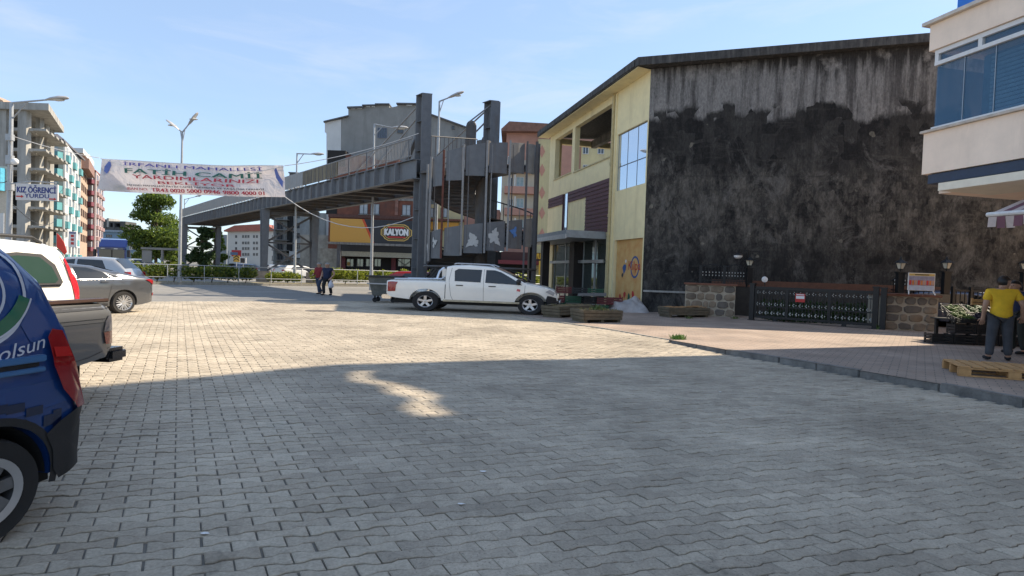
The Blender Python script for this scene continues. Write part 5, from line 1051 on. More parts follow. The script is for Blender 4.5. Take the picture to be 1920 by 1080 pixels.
# ---- white van with roof rails
top = [(-.95, .75), (-.94, 1.0), (-.90, 1.2), (-.78, 1.55), (-.66, 1.74), (-.5, 1.80), (.4, 1.845), (1.6, 1.82), (2.1, 1.68), (2.65, 1.25), (3.1, 1.05), (3.35, .85), (3.4, .5)]
bot = [(-.95, .40), (-.8, .34), (3.0, .28), (3.4, .36)]; wid = [(-.95, .80), (-.9, .85), (-.7, .89), (2.6, .91), (3.0, .86), (3.4, .62)]
e0 = P(150, 540, 9.7); C = Car('white_van', 'white van with a tall red tail light behind the grey pickup', math.atan2(-.99, -.10), (-.93, .84, 0), (e0.x, e0.y), top, bot, wid, 1.08, .17, .15)
C.body(wp, stations(-.95, 3.4, 40, (-.9, -.84, -.78, -.72, -.66, -.6)), ((0, .32), (2.6, .32)), .38); C.wheels((2.6, 0), .315, .2, .80, .2, 8, silver)
for sd in (1, -1):
    w1 = C.patch('window', [(-.50, 1.10), (.55, 1.10), (.55, 1.58), (.1, 1.64), (-.3, 1.62), (-.50, 1.46), (-.58, 1.18)], trim_b, sd, .005); C.patch('pane', [(-.44, 1.17), (.5, 1.17), (.5, 1.54), (.1, 1.59), (-.25, 1.575), (-.43, 1.42), (-.50, 1.22)], glass('green_car_glass', (.03, .06, .05), .03, .8), sd, .009, w1)
    C.line('chrome_strip', [(-.53, 1.135), (.55, 1.125)], chrome, sd, .02, .012); C.patch('tail_light', [(-.93, .82), (-.80, .84), (-.72, 1.20), (-.66, 1.56), (-.74, 1.58), (-.86, 1.28)], mat('bright_lens', (.55, .02, .03), .15, coat=.6, var=.1), sd, .012)
    C.line('rear_seam', [(-.56, 1.72), (-.66, 1.45), (-.70, 1.2)], trim_b, sd, .008); C.part('roof_rail', MB().tube([(-.45, sd * .66, 1.80), (-.3, sd * .66, 1.88), (1.3, sd * .66, 1.90), (1.5, sd * .66, 1.83)], .028, 8), trim_b, smooth=40)
    C.patch('window', [(.75, 1.12), (1.9, 1.12), (1.75, 1.6), (.78, 1.62)], carglass, sd)
C.part('roof_box', MB().box(-.1, .35, -.2, .2, 1.86, 1.95), mat('beacon_blue', (.10, .22, .45), .3, var=.1), bev=.03); C.part('spoiler', MB().box(-.86, -.55, -.6, .6, 1.70, 1.75), wp, bev=.02); C.cross('windscreen', 2.0, 2.65, .88, carglass)

# ---- grey saloon
sp_ = paint('steel_grey_paint', (.11, .115, .125), .5, .24)
top = [(-.98, .78), (-.95, .98), (-.85, 1.05), (-.4, 1.10), (.1, 1.22), (.6, 1.36), (1.2, 1.42), (1.75, 1.40), (2.2, 1.22), (2.7, .98), (3.3, .88), (3.6, .72), (3.65, .5)]
bot = [(-.98, .42), (-.9, .32), (-.5, .24), (3.0, .2), (3.65, .28)]; wid = [(-.98, .66), (-.93, .76), (-.75, .84), (-.3, .89), (2.6, .90), (3.2, .84), (3.65, .6)]
e0 = G(232, 588); C = Car('grey_saloon_car', 'metallic grey saloon with twisted spoke wheels beyond the white van', math.atan2(-.944, -.33), (0, .88, 0), (e0.x, e0.y), top, bot, wid, .98, .42, .14)
C.body(sp_, stations(-.98, 3.65, 44, (-.95, -.9)), ((0, .325), (2.7, .325)), .375); C.wheels((2.7, 0), .32, .2, .79, .225, 9, silver, style='twist')
for sd in (1, -1):
    C.patch('window', [(.30, 1.02), (1.16, 1.0), (1.18, 1.33), (.85, 1.31), (.5, 1.20)], carglass, sd); C.patch('window', [(.02, 1.04), (.24, 1.025), (.42, 1.16), (.2, 1.11)], carglass, sd); C.patch('window', [(1.24, 1.0), (2.25, .97), (1.95, 1.2), (1.7, 1.32), (1.26, 1.33)], carglass, sd)
    C.line('window_trim', [(0, 1.03), (.3, 1.005), (2.3, .955)], chrome, sd, .014, .008); C.line('door_seam', [(.28, 1.0), (.36, .70), (.42, .4)], trim_b, sd); C.line('door_seam', [(1.2, 1.0), (1.22, .32)], trim_b, sd)
    C.part('door_handle', MB().box(.42, .62, sd * C.yw(.5, .92) - .02, sd * C.yw(.5, .92) + .03, .905, .935), sp_, bev=.008)
    C.patch('tail_light', [(-.95, .80), (-.74, .93), (-.62, .985), (-.74, 1.0), (-.92, .985)], redlens, sd, .014); C.patch('rear_reflector', [(-.96, .50), (-.88, .50), (-.88, .58), (-.96, .58)], redlens, sd, .01)
    C.line('bumper_seam', [(-.72, .88), (-.40, .66)], trim_b, sd, .008); C.patch('sill', [(.42, .24), (2.3, .22), (2.3, .30), (.42, .31)], trim_b, sd, .01)
C.cross('rear_window', -.32, .55, .82, carglass); C.cross('windscreen', 1.8, 2.6, .86, carglass)

# ---- far traffic: small cars, a blue lorry
def small_car(name, label, px, py, m, heading, group, Yz=None, roof=1.45):
    g_ = G(px, py) if Yz is None else P(px, 490, Yz).xy.to_3d()
    top = [(-.8, .7), (-.75, 1.0), (-.6, 1.05), (-.2, roof - .05), (.6, roof), (1.5, roof - .05), (2.2, 1.0), (3.0, .85), (3.15, .5)]; bot = [(-.8, .35), (3.15, .3)]; wid = [(-.8, .74), (-.5, .83), (2.5, .84), (3.15, .65)]
    C = Car(name, label, heading, (1.2, 0, 0), (g_.x, g_.y), top, bot, wid, .98, .35, .14, group); C.body(m, stations(-.8, 3.15, 18), ((0, .31), (2.4, .31)), .36); C.wheels((2.4, 0), .31, .2, .74, .2, 5, silver)
    for sd in (1, -1):
        C.patch('window', [(.0, 1.02), (1.0, 1.0), (1.0, roof - .12), (.2, roof - .14)], carglass, sd); C.patch('window', [(1.08, 1.0), (2.0, .98), (1.6, roof - .2), (1.08, roof - .12)], carglass, sd); C.patch('tail_light', [(-.78, .8), (-.55, .85), (-.6, .98), (-.76, .98)], redlens, sd, .012)
    C.cross('windscreen', 1.55, 2.15, .86, carglass); C.cross('rear_window', -.55, -.2, .8, carglass); return C
sv = paint('silver_paint', (.42, .43, .44), .5, .3); rdp = paint('red_paint', (.28, .015, .02)); blp = paint('navy_paint', (.03, .05, .10), .3)
rdh = math.atan2(.6, .8 / SX)
small_car('silver_car', 'silver estate car parked beyond the grey saloon', 150, 0, sv, rdh + math.pi / 2 + .9, 'cars along the road', 27, 1.62)
small_car('white_car', 'white car waiting beside the blue lorry', 172, 0, wp, rdh + 1.9, 'cars along the road', 44)
small_car('red_car', 'red car passing behind the bed of the white pickup', 800, 0, rdp, R(8), 'cars along the road', 36.5, 1.40)
small_car('pale_car', 'pale car seen between the bridge pier columns', 528, 0, sv, rdh, 'cars along the road', 66)
small_car('white_saloon_car', 'white car under the right leg of the bridge pier', 562, 0, wp, rdh, 'cars along the road', 63)
small_car('dark_car', 'dark car behind the hedge left of the bridge pier', 465, 0, blp, rdh, 'cars along the road', 68)
small_car('white_hatchback', 'white car half hidden by the grey concrete frame panel', 268, 0, wp, rdh, 'cars along the road', 70, 1.6)
small_car('yard_car', 'silver car parked in the yard behind the right stone pier', 0, 0, sv, math.pi, 'cars along the road', 20.6, 1.5) if False else None
# yard car
top_ = None
C2 = small_car('dark_yard_car', 'dark car parked in the yard behind the right stone pier', 1815, 606, blp, math.atan2(-.25, 1), 'cars in the yard', 21.3, 1.45)
small_car('white_yard_car', 'white car parked in the yard behind the vegetable stall', 1905, 606, wp, math.atan2(-.25, 1), 'cars in the yard', 21.5, 1.45)
# lorry, seen from the front
lc = P(209, 513, 63); TL = thing('blue_truck', 'blue articulated lorry facing the camera behind the hedge', 'truck', (lc.x, lc.y, 0)); lx, ly = lc.x, lc.y
lb1 = paint('lorry_blue', (.015, .045, .25)); lbd = paint('lorry_dark_blue', (.012, .02, .07))
MB().hexa([(lx - 1.6, ly, .5), (lx + 1.6, ly, .5), (lx + .6, ly + 1.4, .5), (lx - 2.5, ly + 1.4, .5), (lx - 1.6, ly, 2.75), (lx + 1.6, ly, 2.75), (lx + .6, ly + 1.4, 2.75), (lx - 2.5, ly + 1.4, 2.75)]).build('cab', lb1, TL, bev=.08); MB().hexa([(lx - 1.55, ly + .1, 2.76), (lx + 1.55, ly + .1, 2.76), (lx + .6, ly + 1.4, 2.76), (lx - 2.3, ly + 1.4, 2.76), (lx - 1.45, ly + .4, 3.6), (lx + 1.45, ly + .4, 3.6), (lx + .6, ly + 1.4, 3.75), (lx - 2.3, ly + 1.4, 3.75)]).build('wind_deflector', lb1, TL, bev=.06)
MB().box(lx - 1.4, lx + 1.4, ly - .03, ly + .02, 1.55, 2.5).build('windscreen', carglass, TL, bev=.01); MB().box(lx - 1.5, lx + 1.5, ly - .06, ly - .01, .55, 1.5).build('grille', lbd, TL, bev=.02); MB().box(lx - 1.66, lx + 1.66, ly - .15, ly + .3, .3, .68).build('bumper', lbd, TL, bev=.05)
MB().box(lx - 1.5, lx + 1.5, ly - .35, ly + .0, 2.5, 2.72).build('sun_visor', lbd, TL, bev=.02); MB().prism([(lx - 1.5 - .69 * 2.8, ly + 2.8, 1.1), (lx + 1.5 - .69 * 2.8, ly + 2.8, 1.1), (lx + 1.5 - .69 * 9, ly + 9, 1.1), (lx - 1.5 - .69 * 9, ly + 9, 1.1)], (0, 0, 2.3)).build('trailer', mat('trailer_tarp', (.30, .30, .31), .7), TL)
for sd in (-1, 1):
    MB().box(lx + sd * 1.15 - .25, lx + sd * 1.15 + .25, ly - .17, ly - .1, .7, .9).build('head_light', clearlens, TL); MB().box(lx + sd * 1.85 - .15, lx + sd * 1.85 + .15, ly - .1, ly + .1, 1.7, 2.5).build('mirror', trim_b, TL, bev=.03)
    for y_ in (.9,): MB().lathe([(.3, -.15), (.5, -.15), (.52, 0), (.5, .15), (.3, .15)], (lx + sd * 1.35, ly + y_, .52), 20, ax='x').build('wheel', rubber, TL)
for sd in (-.7, .7): MB().box(lx + sd - .2, lx + sd + .2, ly - .4, ly - .34, 2.56, 2.64).build('marker_light', clearlens, TL)
MB().box(lx - .5, lx + .5, ly - .08, ly - .061, 1.2, 1.3).build('badge_bar', silver, TL)
# ================================================================== street furniture and signs
lampm = mat('galvanised', (.36, .37, .38), .5, .4, var=.12); lamph = mat('lamp_housing', (.42, .41, .40), .5, .2, var=.1); lens = mat('lamp_lens', (.55, .54, .50), .25, var=.05)
def lamp_head(T, p, d, L_=1.1):
    d = Vector(d).normalized(); sd = Vector((0, 1, 0)) if abs(d.y) < .8 else Vector((1, 0, 0)); up = Vector((0, 0, 1)); pts = []
    prof = [(0, .06, .05), (.25, .16, .11), (.6, .2, .14), (.9, .15, .09), (1, .05, .03)]
    b = MB(); n = 10
    for f, wd, ht in prof:
        c = p + d * (f * L_)
        for k in range(n): a = 2 * math.pi * k / n; b.v.append(tuple(c + sd * (wd * math.cos(a)) + up * (ht * math.sin(a) if math.sin(a) > 0 else ht * .45 * math.sin(a))))
    b.f = [(i * n + k, i * n + (k + 1) % n, (i + 1) * n + (k + 1) % n, (i + 1) * n + k) for i in range(4) for k in range(n)] + [tuple(range(n)), tuple(range(4 * n, 5 * n))]; b.mi = [0] * len(b.f)
    h = b.build('lamp_head', lamph, T, smooth=50); MB().box(-.01, .01, -.01, .01, -.01, .01) if False else None
    c = p + d * (.55 * L_); MB().ball(c - up * .055, .3 if abs(d.x) > .5 else .14, .14 if abs(d.x) > .5 else .3, .06, 10, 6).build('lens', lens, h, smooth=50)
def street_lamp(label, base, top, arms, r=.09):
    T = thing('street_lamp', label, 'street lamp', (base.x, base.y, 0), 'street lamps'); MB().tube([(base.x, base.y, -.03), top], [r * 1.25, r * .65], 10).build('pole', lampm, T, smooth=40)
    MB().tube([(base.x, base.y, -.03), base + (Vector(top) - base) * .12], r * 1.5, 10).build('pole_sleeve', lampm, T, smooth=40)
    for a, e in arms:
        a, e = Vector(a), Vector(e); d = (e - a).normalized(); MB().tube([a, a.lerp(e, .5), e], [.05, .045, .04], 8).build('arm', lampm, T, smooth=40)
        MB().tube([a - Vector((0, 0, .8)), a.lerp(e, .45)], .03, 6).build('arm_brace', lampm, T); lamp_head(T, e - d * .1, (d.x, d.y, max(d.z, .03)))
    return T
def gnd(px, Y): p = P(px, 490, Y); return Vector((p.x, p.y, 0))
b0 = gnd(15, 28); l1 = street_lamp('leaning street lamp with one long arm at the far left, banner rope tied to it', b0, P(22, 192, 28), [(P(22, 193, 28), P(90, 187, 28))], .12)
for (py, sz) in ((258, .16), (300, .22), (350, .2)): 
    c = P(19, py, 27.8); MB().box(c.x - .15, c.x + .15, c.y - .12, c.y + .1, c.z - sz, c.z + sz).build('junction_box', lampm, l1, bev=.02)
MB().ball(P(28, 303, 27.5), .17, .12, .16).build('globe_fitting', white_p, l1, smooth=50)
street_lamp('tall twin armed street lamp standing in the hedge before the far bridge pier', gnd(337, 39), P(342, 246, 39), [(P(342, 248, 39), P(334, 242, 39)), (P(342, 248, 39), P(354, 233, 39))])
street_lamp('street lamp rising behind the footbridge left of the painted board', gnd(553, 47), P(557, 287, 47), [(P(557, 288, 47), P(585, 289, 47))])
street_lamp('street lamp before the grey block with its head beside the stay rods', gnd(697, 40), P(702, 232, 40), [(P(702, 233, 40), P(738, 240, 40))])
street_lamp('street lamp with its head just right of the left tower column', gnd(816, 36), P(824, 190, 36), [(P(824, 190, 36), P(842, 183, 36))])
street_lamp('distant street lamp beyond the far end of the footbridge', gnd(345, 85), P(346, 373, 85), [(P(346, 374, 85), P(366, 369, 85))])

# ---- charity banner with its ropes
BY = 29.2; BN = thing('banner', 'white charity banner with folded corners hung on ropes above the road', 'banner', tuple(P(360, 335, BY)))
tl, tr, br_, bl_ = P(186, 296, BY), P(533, 311, BY + .3), P(535, 369.5, BY + .3), P(189, 357, BY)
def ban(u, v, o=0):                         # u along 0..1, v up 0..1
    p = bl_.lerp(br_, u).lerp(tl.lerp(tr, u), v); p = p + Vector((0, .12 * math.sin(u * 9 + v * 2) + .04 * math.sin(u * 19 + 1.3 * v) + .05 * math.sin(v * 7 + 4 * u) - o, -.16 * math.sin(math.pi * u) * (.4 + .2 * v))); return p
vin = bpy.data.materials.new('banner_vinyl'); vin.use_nodes = True; t = vin.node_tree; bs = t.nodes['Principled BSDF']; bs.inputs['Base Color'].default_value = (.80, .75, .74, 1); bs.inputs['Roughness'].default_value = .55
tr_ = t.nodes.new('ShaderNodeBsdfTranslucent'); tr_.inputs[0].default_value = (.66, .58, .56, 1); mxs = t.nodes.new('ShaderNodeMixShader'); mxs.inputs[0].default_value = .32; t.links.new(bs.outputs[0], mxs.inputs[1]); t.links.new(tr_.outputs[0], mxs.inputs[2]); t.links.new(mxs.outputs[0], t.nodes['Material Output'].inputs[0])
wn_ = t.nodes.new('ShaderNodeTexNoise'); wn_.inputs['Scale'].default_value = 1.6; wn_.inputs['Detail'].default_value = 4; wn_.inputs['Distortion'].default_value = 1.2; wb_ = t.nodes.new('ShaderNodeBump'); wb_.inputs['Strength'].default_value = .55; wb_.inputs['Distance'].default_value = .25; tc_ = t.nodes.new('ShaderNodeTexCoord'); t.links.new(tc_.outputs['Object'], wn_.inputs['Vector']); t.links.new(wn_.outputs['Fac'], wb_.inputs['Height']); t.links.new(wb_.outputs[0], bs.inputs['Normal']); t.links.new(wb_.outputs[0], tr_.inputs['Normal'])
nu, nv = 60, 12; sh = MB(); sh.v = [tuple(ban(i / nu, j / nv)) for i in range(nu + 1) for j in range(nv + 1)]
sh.f = [(i * (nv + 1) + j, (i + 1) * (nv + 1) + j, (i + 1) * (nv + 1) + j + 1, i * (nv + 1) + j + 1) for i in range(nu) for j in range(nv)]; sh.mi = [0] * len(sh.f); sh.build('sheet', vin, BN, smooth=60)
T_ = TEXTS; bt = lambda u, v, o=0: ban(u, v, .085 + o)
MB().add([ban(u, .97, .01) for u in np.linspace(.1, .95, 30)] + [ban(u, 1.0, .01) for u in np.linspace(.1, .95, 30)], [(i, i + 1, 31 + i, 30 + i) for i in range(29)]).build('top_hem', white_p, BN)
indigo = mat('ink_indigo', (.09, .075, .36), .6, var=.05); gteal = mat('ink_green', (.03, .14, .10), .6, var=.05); ired = mat('ink_red', (.52, .04, .06), .6, var=.05); iblk = mat('ink_black', (.05, .05, .06), .6)
letters(BN, T_[0], bt, .13, .885, .82, .95, indigo, bold=.0006); letters(BN, T_[1], bt, .14, .877, .585, .785, gteal, bold=.0024); letters(BN, T_[2], bt, .18, .855, .435, .55, ired, bold=.0012); letters(BN, T_[3], bt, .32, .73, .295, .405, ired, bold=.0012)
letters(BN, T_[4], bt, .135, .888, .19, .27, iblk, bold=.0007); letters(BN, T_[13], bt, .135, .255, .08, .155, ired, bold=.0006); letters(BN, T_[12], bt, .275, .888, .05, .165, ired, bold=.0015)
def blob(cx, cv, ru, rv, m, nm, o=.04, n=22): return MB().add([ban(cx, cv, o)] + [ban(cx + ru * math.cos(2 * math.pi * i / n), cv + rv * math.sin(2 * math.pi * i / n), o) for i in range(n)], [(0, i + 1, (i + 1) % n + 1) for i in range(n)]).build(nm, m, BN)
blob(.095, .12, .027, .075, mat('emblem_green', (.12, .17, .05), .6, var=.3, scale=3), 'emblem'); blob(.095, .12, .018, .04, mat('emblem_gold', (.4, .33, .12), .6), 'emblem', .045)
for (pts_, nm) in (([(.012, .45), (.02, .75), (.05, .98), (.058, .80), (.045, .62), (.025, .5)], 'corner_arc'), ([(.988, .30), (.955, .6), (.95, .85), (.962, .93), (.972, .7), (.992, .5)], 'corner_arc')):
    MB().add([ban(u, v, .04) for u, v in pts_], [tuple(range(len(pts_)))]).build(nm, mat('arc_blue', (.12, .17, .45), .6), BN)
foldm = vin.copy(); foldm.name = 'banner_fold_lit'; foldm.node_tree.nodes['Mix Shader'].inputs[0].default_value = .6; foldm.node_tree.nodes['Translucent BSDF'].inputs[0].default_value = (.8, .78, .78, 1)
# lower left corner fold, sunlit brightness put into a paler, more translucent vinyl copy
fold = MB().add([ban(0.0, .93, -.03), ban(.0, .0, -.05) + Vector((0, -.25, .05)), ban(.155, .0, .02), ban(.07, .45, .02)], [(0, 1, 3), (1, 2, 3)]); fold.build('folded_corner', foldm, BN)
ropem = mat('rope_white', (.62, .60, .58), .8, var=.1)
def rope(T, a, b, sag, r=.018, n=10): MB().tube([a.lerp(b, i / n) - Vector((0, 0, sag * 4 * (i / n) * (1 - i / n))) for i in range(n + 1)], r, 6).build('rope', ropem, T)
rope(BN, tl, P(20, 254, 28), .1); rope(BN, tr, P(785, 250, 30.3), .2); rope(BN, br_, P(775, 407, 30.3), 1.0, .022); rope(BN, P(189, 297, 29.1), P(240, 313, 29.0), 0); rope(BN, P(532, 312, 29.3), P(470, 325, 29.2), 0)

# ---- dormitory sign
S_ = thing('dormitory_sign', 'white hanging sign with blue lettering and red arrows pointing to a dormitory', 'sign', tuple(P(68, 360, 26.5))); FG = front(28, 108, 26.5)
q = rc(FG, 29, 108, 343, 377); sk = FG.pix(108, 360)[1] - FG.pix(29, 360)[1]
zt_ = FG.pix(68, 345)[1]; zb_ = FG.pix(68, 376)[1]; MB().fbox(FG, q[0], q[1], -.08, 0, zb_, zt_).build('panel', mat('sign_white', (.60, .58, .57), .6, var=.04), S_, bev=.01)
fg = lambda u, v, o=0: FG.w(u, .006 + o, v); Lz = zt_ - zb_; Lw = q[1] - q[0]
letters(S_, 'KIZ \u00d6\u011eRENC\u0130', fg, q[0] + .04 * Lw, q[0] + .96 * Lw, zb_ + .46 * Lz, zb_ + .93 * Lz, navy_p, bold=.014); letters(S_, 'YURDU', fg, q[0] + .22 * Lw, q[0] + .80 * Lw, zb_ + .16 * Lz, zb_ + .40 * Lz, navy_p, bold=.008)
for a in (.02, .80):
    x0, x1, zc = q[0] + a * Lw, q[0] + (a + .18) * Lw, zb_ + (.22 if a < .5 else .12) * Lz
    MB().add([FG.w(x0, .008, zc - .03), FG.w(x1 - .12, .008, zc - .03), FG.w(x1 - .12, .008, zc - .07), FG.w(x1, .008, zc), FG.w(x1 - .12, .008, zc + .07), FG.w(x1 - .12, .008, zc + .03), FG.w(x0, .008, zc + .03)], [tuple(range(7))]).build('arrow', red_p, S_)
MB().tube([P(17, 345, 27), P(60, 340, 26.5), P(105, 343, 26.5)], .03, 6).build('hanger', lampm, S_)

# ---- small far signs
T = thing('chevron_sign', 'yellow and black chevron road sign beside the hedge gap', 'road sign', tuple(gnd(443, 58))); FC = front(430, 456, 58); r = rc(FC, 437.5, 449, 479, 491); MB().fbox(FC, *r[:2], -.03, 0, *r[2:]).build('plate', mat('sign_yellow', (.55, .33, .03), .5), T)
for k in range(2):
    m_ = (r[0] + r[1]) / 2; z = r[2] + .12 + k * .26; MB().add([FC.w(r[0], .005, z - .05), FC.w(m_, .005, z + .16), FC.w(r[1], .005, z - .05), FC.w(r[1], .005, z + .05), FC.w(m_, .005, z + .28), FC.w(r[0], .005, z + .05)], [(0, 1, 4, 5), (1, 2, 3, 4)]).build('chevron', black_p, T)
MB().tube([FC.w((r[0] + r[1]) / 2, -.05, 0), FC.w((r[0] + r[1]) / 2, -.05, r[2])], .04, 6).build('post', lampm, T)
T = thing('red_direction_board', 'red board behind a blue direction sign under the bridge span', 'sign', tuple(gnd(443, 75))); FC = front(430, 456, 75); fb(T, FC, 434, 452, 469, 481, -.05, 0, 'red_panel', mat('board_red', (.5, .03, .04), .5)); fb(T, FC, 432, 446, 473, 478, .01, .05, 'blue_panel', mat('board_blue', (.12, .2, .32), .5)); fb(T, FC, 427.5, 428.8, 470, 512, -.05, 0, 'post', lampm)
T = thing('white_notice_board', 'dark screen board with a white rim right of the chevron sign', 'sign', tuple(gnd(455, 57))); FC = front(440, 470, 57); fb(T, FC, 450, 461.5, 483, 494, -.05, 0, 'rim', white_p); fb(T, FC, 450.8, 459, 484, 493, .005, .02, 'screen', black_p); fb(T, FC, 455, 456, 494, 508, -.05, 0, 'post', lampm)
T = thing('poster_sign', 'white upright poster sign with red figures before the apartment street', 'sign', tuple(gnd(136, 60))); FC = front(120, 150, 60); fb(T, FC, 128.5, 143.5, 434, 463.5, -.1, 0, 'panel', white_p); 
for y in (440, 447, 454): fb(T, FC, 133, 138.5, y, y + 4.5, .005, .02, 'red_mark', red_p)
fb(T, FC, 130, 142, 435.5, 438, .005, .02, 'heading_bar', navy_p); fb(T, FC, 135, 137, 463.5, 510, -.1, -.02, 'post', lampm)
T = thing('red_flag_sign', 'red feather flag with white wording at the parked row', 'flag', tuple(gnd(116, 52))); FC = front(100, 130, 52); MB().add([FC.w(FC.pix(x, y)[0], 0, FC.pix(x, y)[1]) for x, y in ((106, 437), (112, 443), (120, 455), (125, 472), (121, 478), (106, 462))] + [FC.w(FC.pix(x, y)[0], -.04, FC.pix(x, y)[1]) for x, y in ((106, 437), (112, 443), (120, 455), (125, 472), (121, 478), (106, 462))], [(0, 1, 2, 3, 4, 5), (11, 10, 9, 8, 7, 6)] + [((i + 1) % 6, i, 6 + i, 6 + (i + 1) % 6) for i in range(6)]).build('cloth', red_p, T)
MB().tube([FC.w(FC.pix(106, 440)[0], -.02, 0), FC.w(FC.pix(106, 440)[0], -.02, FC.pix(106, 436)[1])], .03, 6).build('mast', lampm, T)
T = thing('concrete_barrier', 'grey concrete frame with a solid panel beside the far bridge pier', 'barrier', tuple(gnd(285, 60))); FC = front(250, 330, 60)
fb(T, FC, 265, 335, 464.5, 468.5, -.2, .1, 'beam', cement); fb(T, FC, 266, 284, 469, 492, -.1, 0, 'panel', cement); fb(T, FC, 302, 305.5, 468.5, 512, -.15, .05, 'post', cement); fb(T, FC, 271, 274, 492, 512, -.15, .05, 'post', cement)

# ---- wheelie container behind the white pickup
bc = G(716, 567); T = thing('refuse_container', 'grey wheeled refuse container behind the tail of the white pickup', 'container', (bc.x, bc.y, 0)); cm_ = mat('container_grey', (.10, .105, .095), .6, var=.3, scale=4, dirt=(.20, .19, .17))
MB().hexa([(bc.x - .42, bc.y - .1, .3), (bc.x + .62, bc.y - .2, .3), (bc.x + .62, bc.y + .7, .3), (bc.x - .42, bc.y + .7, .3), (bc.x - .6, bc.y - .28, 1.14), (bc.x + .8, bc.y - .36, 1.14), (bc.x + .8, bc.y + .85, 1.14), (bc.x - .6, bc.y + .85, 1.14)]).build('bin_body', cm_, T, bev=.03)
MB().box(bc.x - .68, bc.x + .86, bc.y - .38, bc.y + .9, 1.145, 1.21).build('lid', trim_b, T, bev=.02); MB().bar((bc.x - .62, bc.y - .3, .85), (bc.x + .75, bc.y - .36, .85), .05, .06).build('lifting_bar', lampm, T)
for dx in (-.32, .5):
    for dy in (0, .6): MB().lathe([(.02, -.03), (.11, -.03), (.11, .03), (.02, .03)], (bc.x + dx, bc.y + dy, .11), 12, ax='y').bar((bc.x + dx, bc.y + dy, .15), (bc.x + dx, bc.y + dy, .31), .06, .06).build('castor', rubber, T)

# ================================================================== gate, stone piers and ironwork
iron = mat('black_iron', (.014, .014, .015), .45, .3, var=.2, scale=8); orn = mat('ornament_silver', (.50, .50, .47), .4, .3, var=.2, scale=20)
def stone_wall(name, label, fr, L_, dep, h, rows, seed, coping):
    rnd = random.Random(seed); T = thing(name, label, 'wall', tuple(fr.w(L_ / 2, 0, .1))); MB().fbox(fr, .0, L_, -dep, -.025, .05, .1 + h).build('mortar', mat('mortar', (.40, .34, .26), .95, var=.15, scale=6, bump=.3), T)
    stm = [mat('field_stone_%s' % k, c, .9, var=.28, scale=4, bump=.5, bscale=14) for k, c in enumerate(((.17, .135, .10), (.21, .165, .12), (.14, .12, .10), (.24, .185, .13)))]
    def face(w, L2):
        zs = [.1] + [.1 + h * ((i + 1) / rows) for i in range(rows)]; cols = []
        for i in range(rows):
            n = max(2, round(L2 / (.36 * rnd.uniform(.85, 1.35)))); xs = [0] + sorted((k + 1) / n * L2 + rnd.uniform(-.09, .09) for k in range(n - 1)) + [L2]; cols.append(xs)
        for i in range(rows):
            for a, b in zip(cols[i], cols[i][1:]):
                z0, z1 = zs[i], zs[i + 1]; g_ = .022; cx, cz = (a + b) / 2, (z0 + z1) / 2; pts_ = []
                for ux, uz in ((-1, -.6), (-.55, -1), (.5, -1), (1, -.55), (1, .6), (.5, 1), (-.6, 1), (-1, .5)): pts_.append((cx + ux * ((b - a) / 2 - g_) + rnd.uniform(-.02, .02), cz + uz * ((z1 - z0) / 2 - g_) + rnd.uniform(-.018, .018)))
                d = rnd.uniform(.0, .02); o = [w(x, -.03, z) for x, z in pts_] + [w(cx + (x - cx) * .86, d, cz + (z - cz) * .84) for x, z in pts_]; n = 8
                MB().add(o, [tuple(range(n, 2 * n))] + [(k, (k + 1) % n, n + (k + 1) % n, n + k) for k in range(n)]).build('stone', rnd.choice(stm), T, smooth=50)
    face(fr.w, L_); fe = Frame(fr.w(L_, 0, 0)[:2], fr.w(L_, -dep, 0)[:2])
    if fe.n.dot(fr.e) < 0: fe.n = -fe.n
    face(fe.w, dep)
    MB().fbox(fr, -.06, L_ + .07, -dep - .05, .07, .1 + h + .003, .1 + h + .075).build('coping', mat(coping, (.19, .085, .055), .85, var=.3, scale=4, bump=.3), T, bev=.01); return T
FP1 = Frame(G(1283, 590, .1)[:2], (8.75, 22.55)); stone_wall('stone_wall', 'low stone wall with brick coping left of the iron gate', FP1, FP1.len, .55, 1.22, 4, 3, 'brick_coping')
FP2 = Frame(G(1656, 618, .1)[:2], G(1757, 623, .1)[:2]); stone_wall('stone_pier', 'stone pier with red coping and pale joints right of the iron gate', FP2, FP2.len, 1.9 * .75, 1.12, 4, 5, 'red_coping')
GA, GB = Vector((8.98, 21.38, 0)), Vector((12.05, 18.98, 0)); FGt = Frame(GA[:2], GB[:2])
T = thing('iron_gate', 'black wrought iron sliding gate with silver ornaments between the stone piers', 'gate', tuple(FGt.w(2, 0, .1)))
MB().fbox(FGt, 0, FGt.len, -.03, .03, 1.26, 1.36).build('top_rail', iron, T); MB().fbox(FGt, 0, FGt.len, -.03, .03, .2, .29).build('bottom_rail', iron, T); MB().fbox(FGt, 0, FGt.len, -.02, .02, .62, .66).build('middle_rail', iron, T); MB().fbox(FGt, 0, FGt.len, -.02, .02, 1.08, 1.11).build('middle_rail', iron, T)
for s in (.02, 1.1, 2.45): MB().fbox(FGt, s, s + .1, -.04, .04, .2, 1.3).build('stile', iron, T)
npk = 36
for k in range(npk):
    s = .12 + (FGt.len - .2) * k / npk; b = MB().fbox(FGt, s - .011, s + .011, -.011, .011, .29, 1.26); pk = b.build('picket', iron, T)
    o = MB()
    for z, sz in ((.40, .038), (.72, .032), (1.15, .026)):
        for dz, ds in ((0, 0), (.04, .03), (-.035, .03)):
            if (k + int(z * 10)) % 2 or ds == 0: o.ball(FGt.w(s + ds, .02, z + dz), sz * .55, sz * .4, sz * .8, 6, 4)
    o.build('ornament', orn, pk)
for s, h in ((-.12, 1.42), (FGt.len - .12, 1.46), (FGt.len + .1, 1.44)): MB().fbox(FGt, s, s + .16, -.1, .1, .1, h).fbox(FGt, s - .02, s + .18, -.12, .12, h, h + .05).build('gate_post', iron, T)
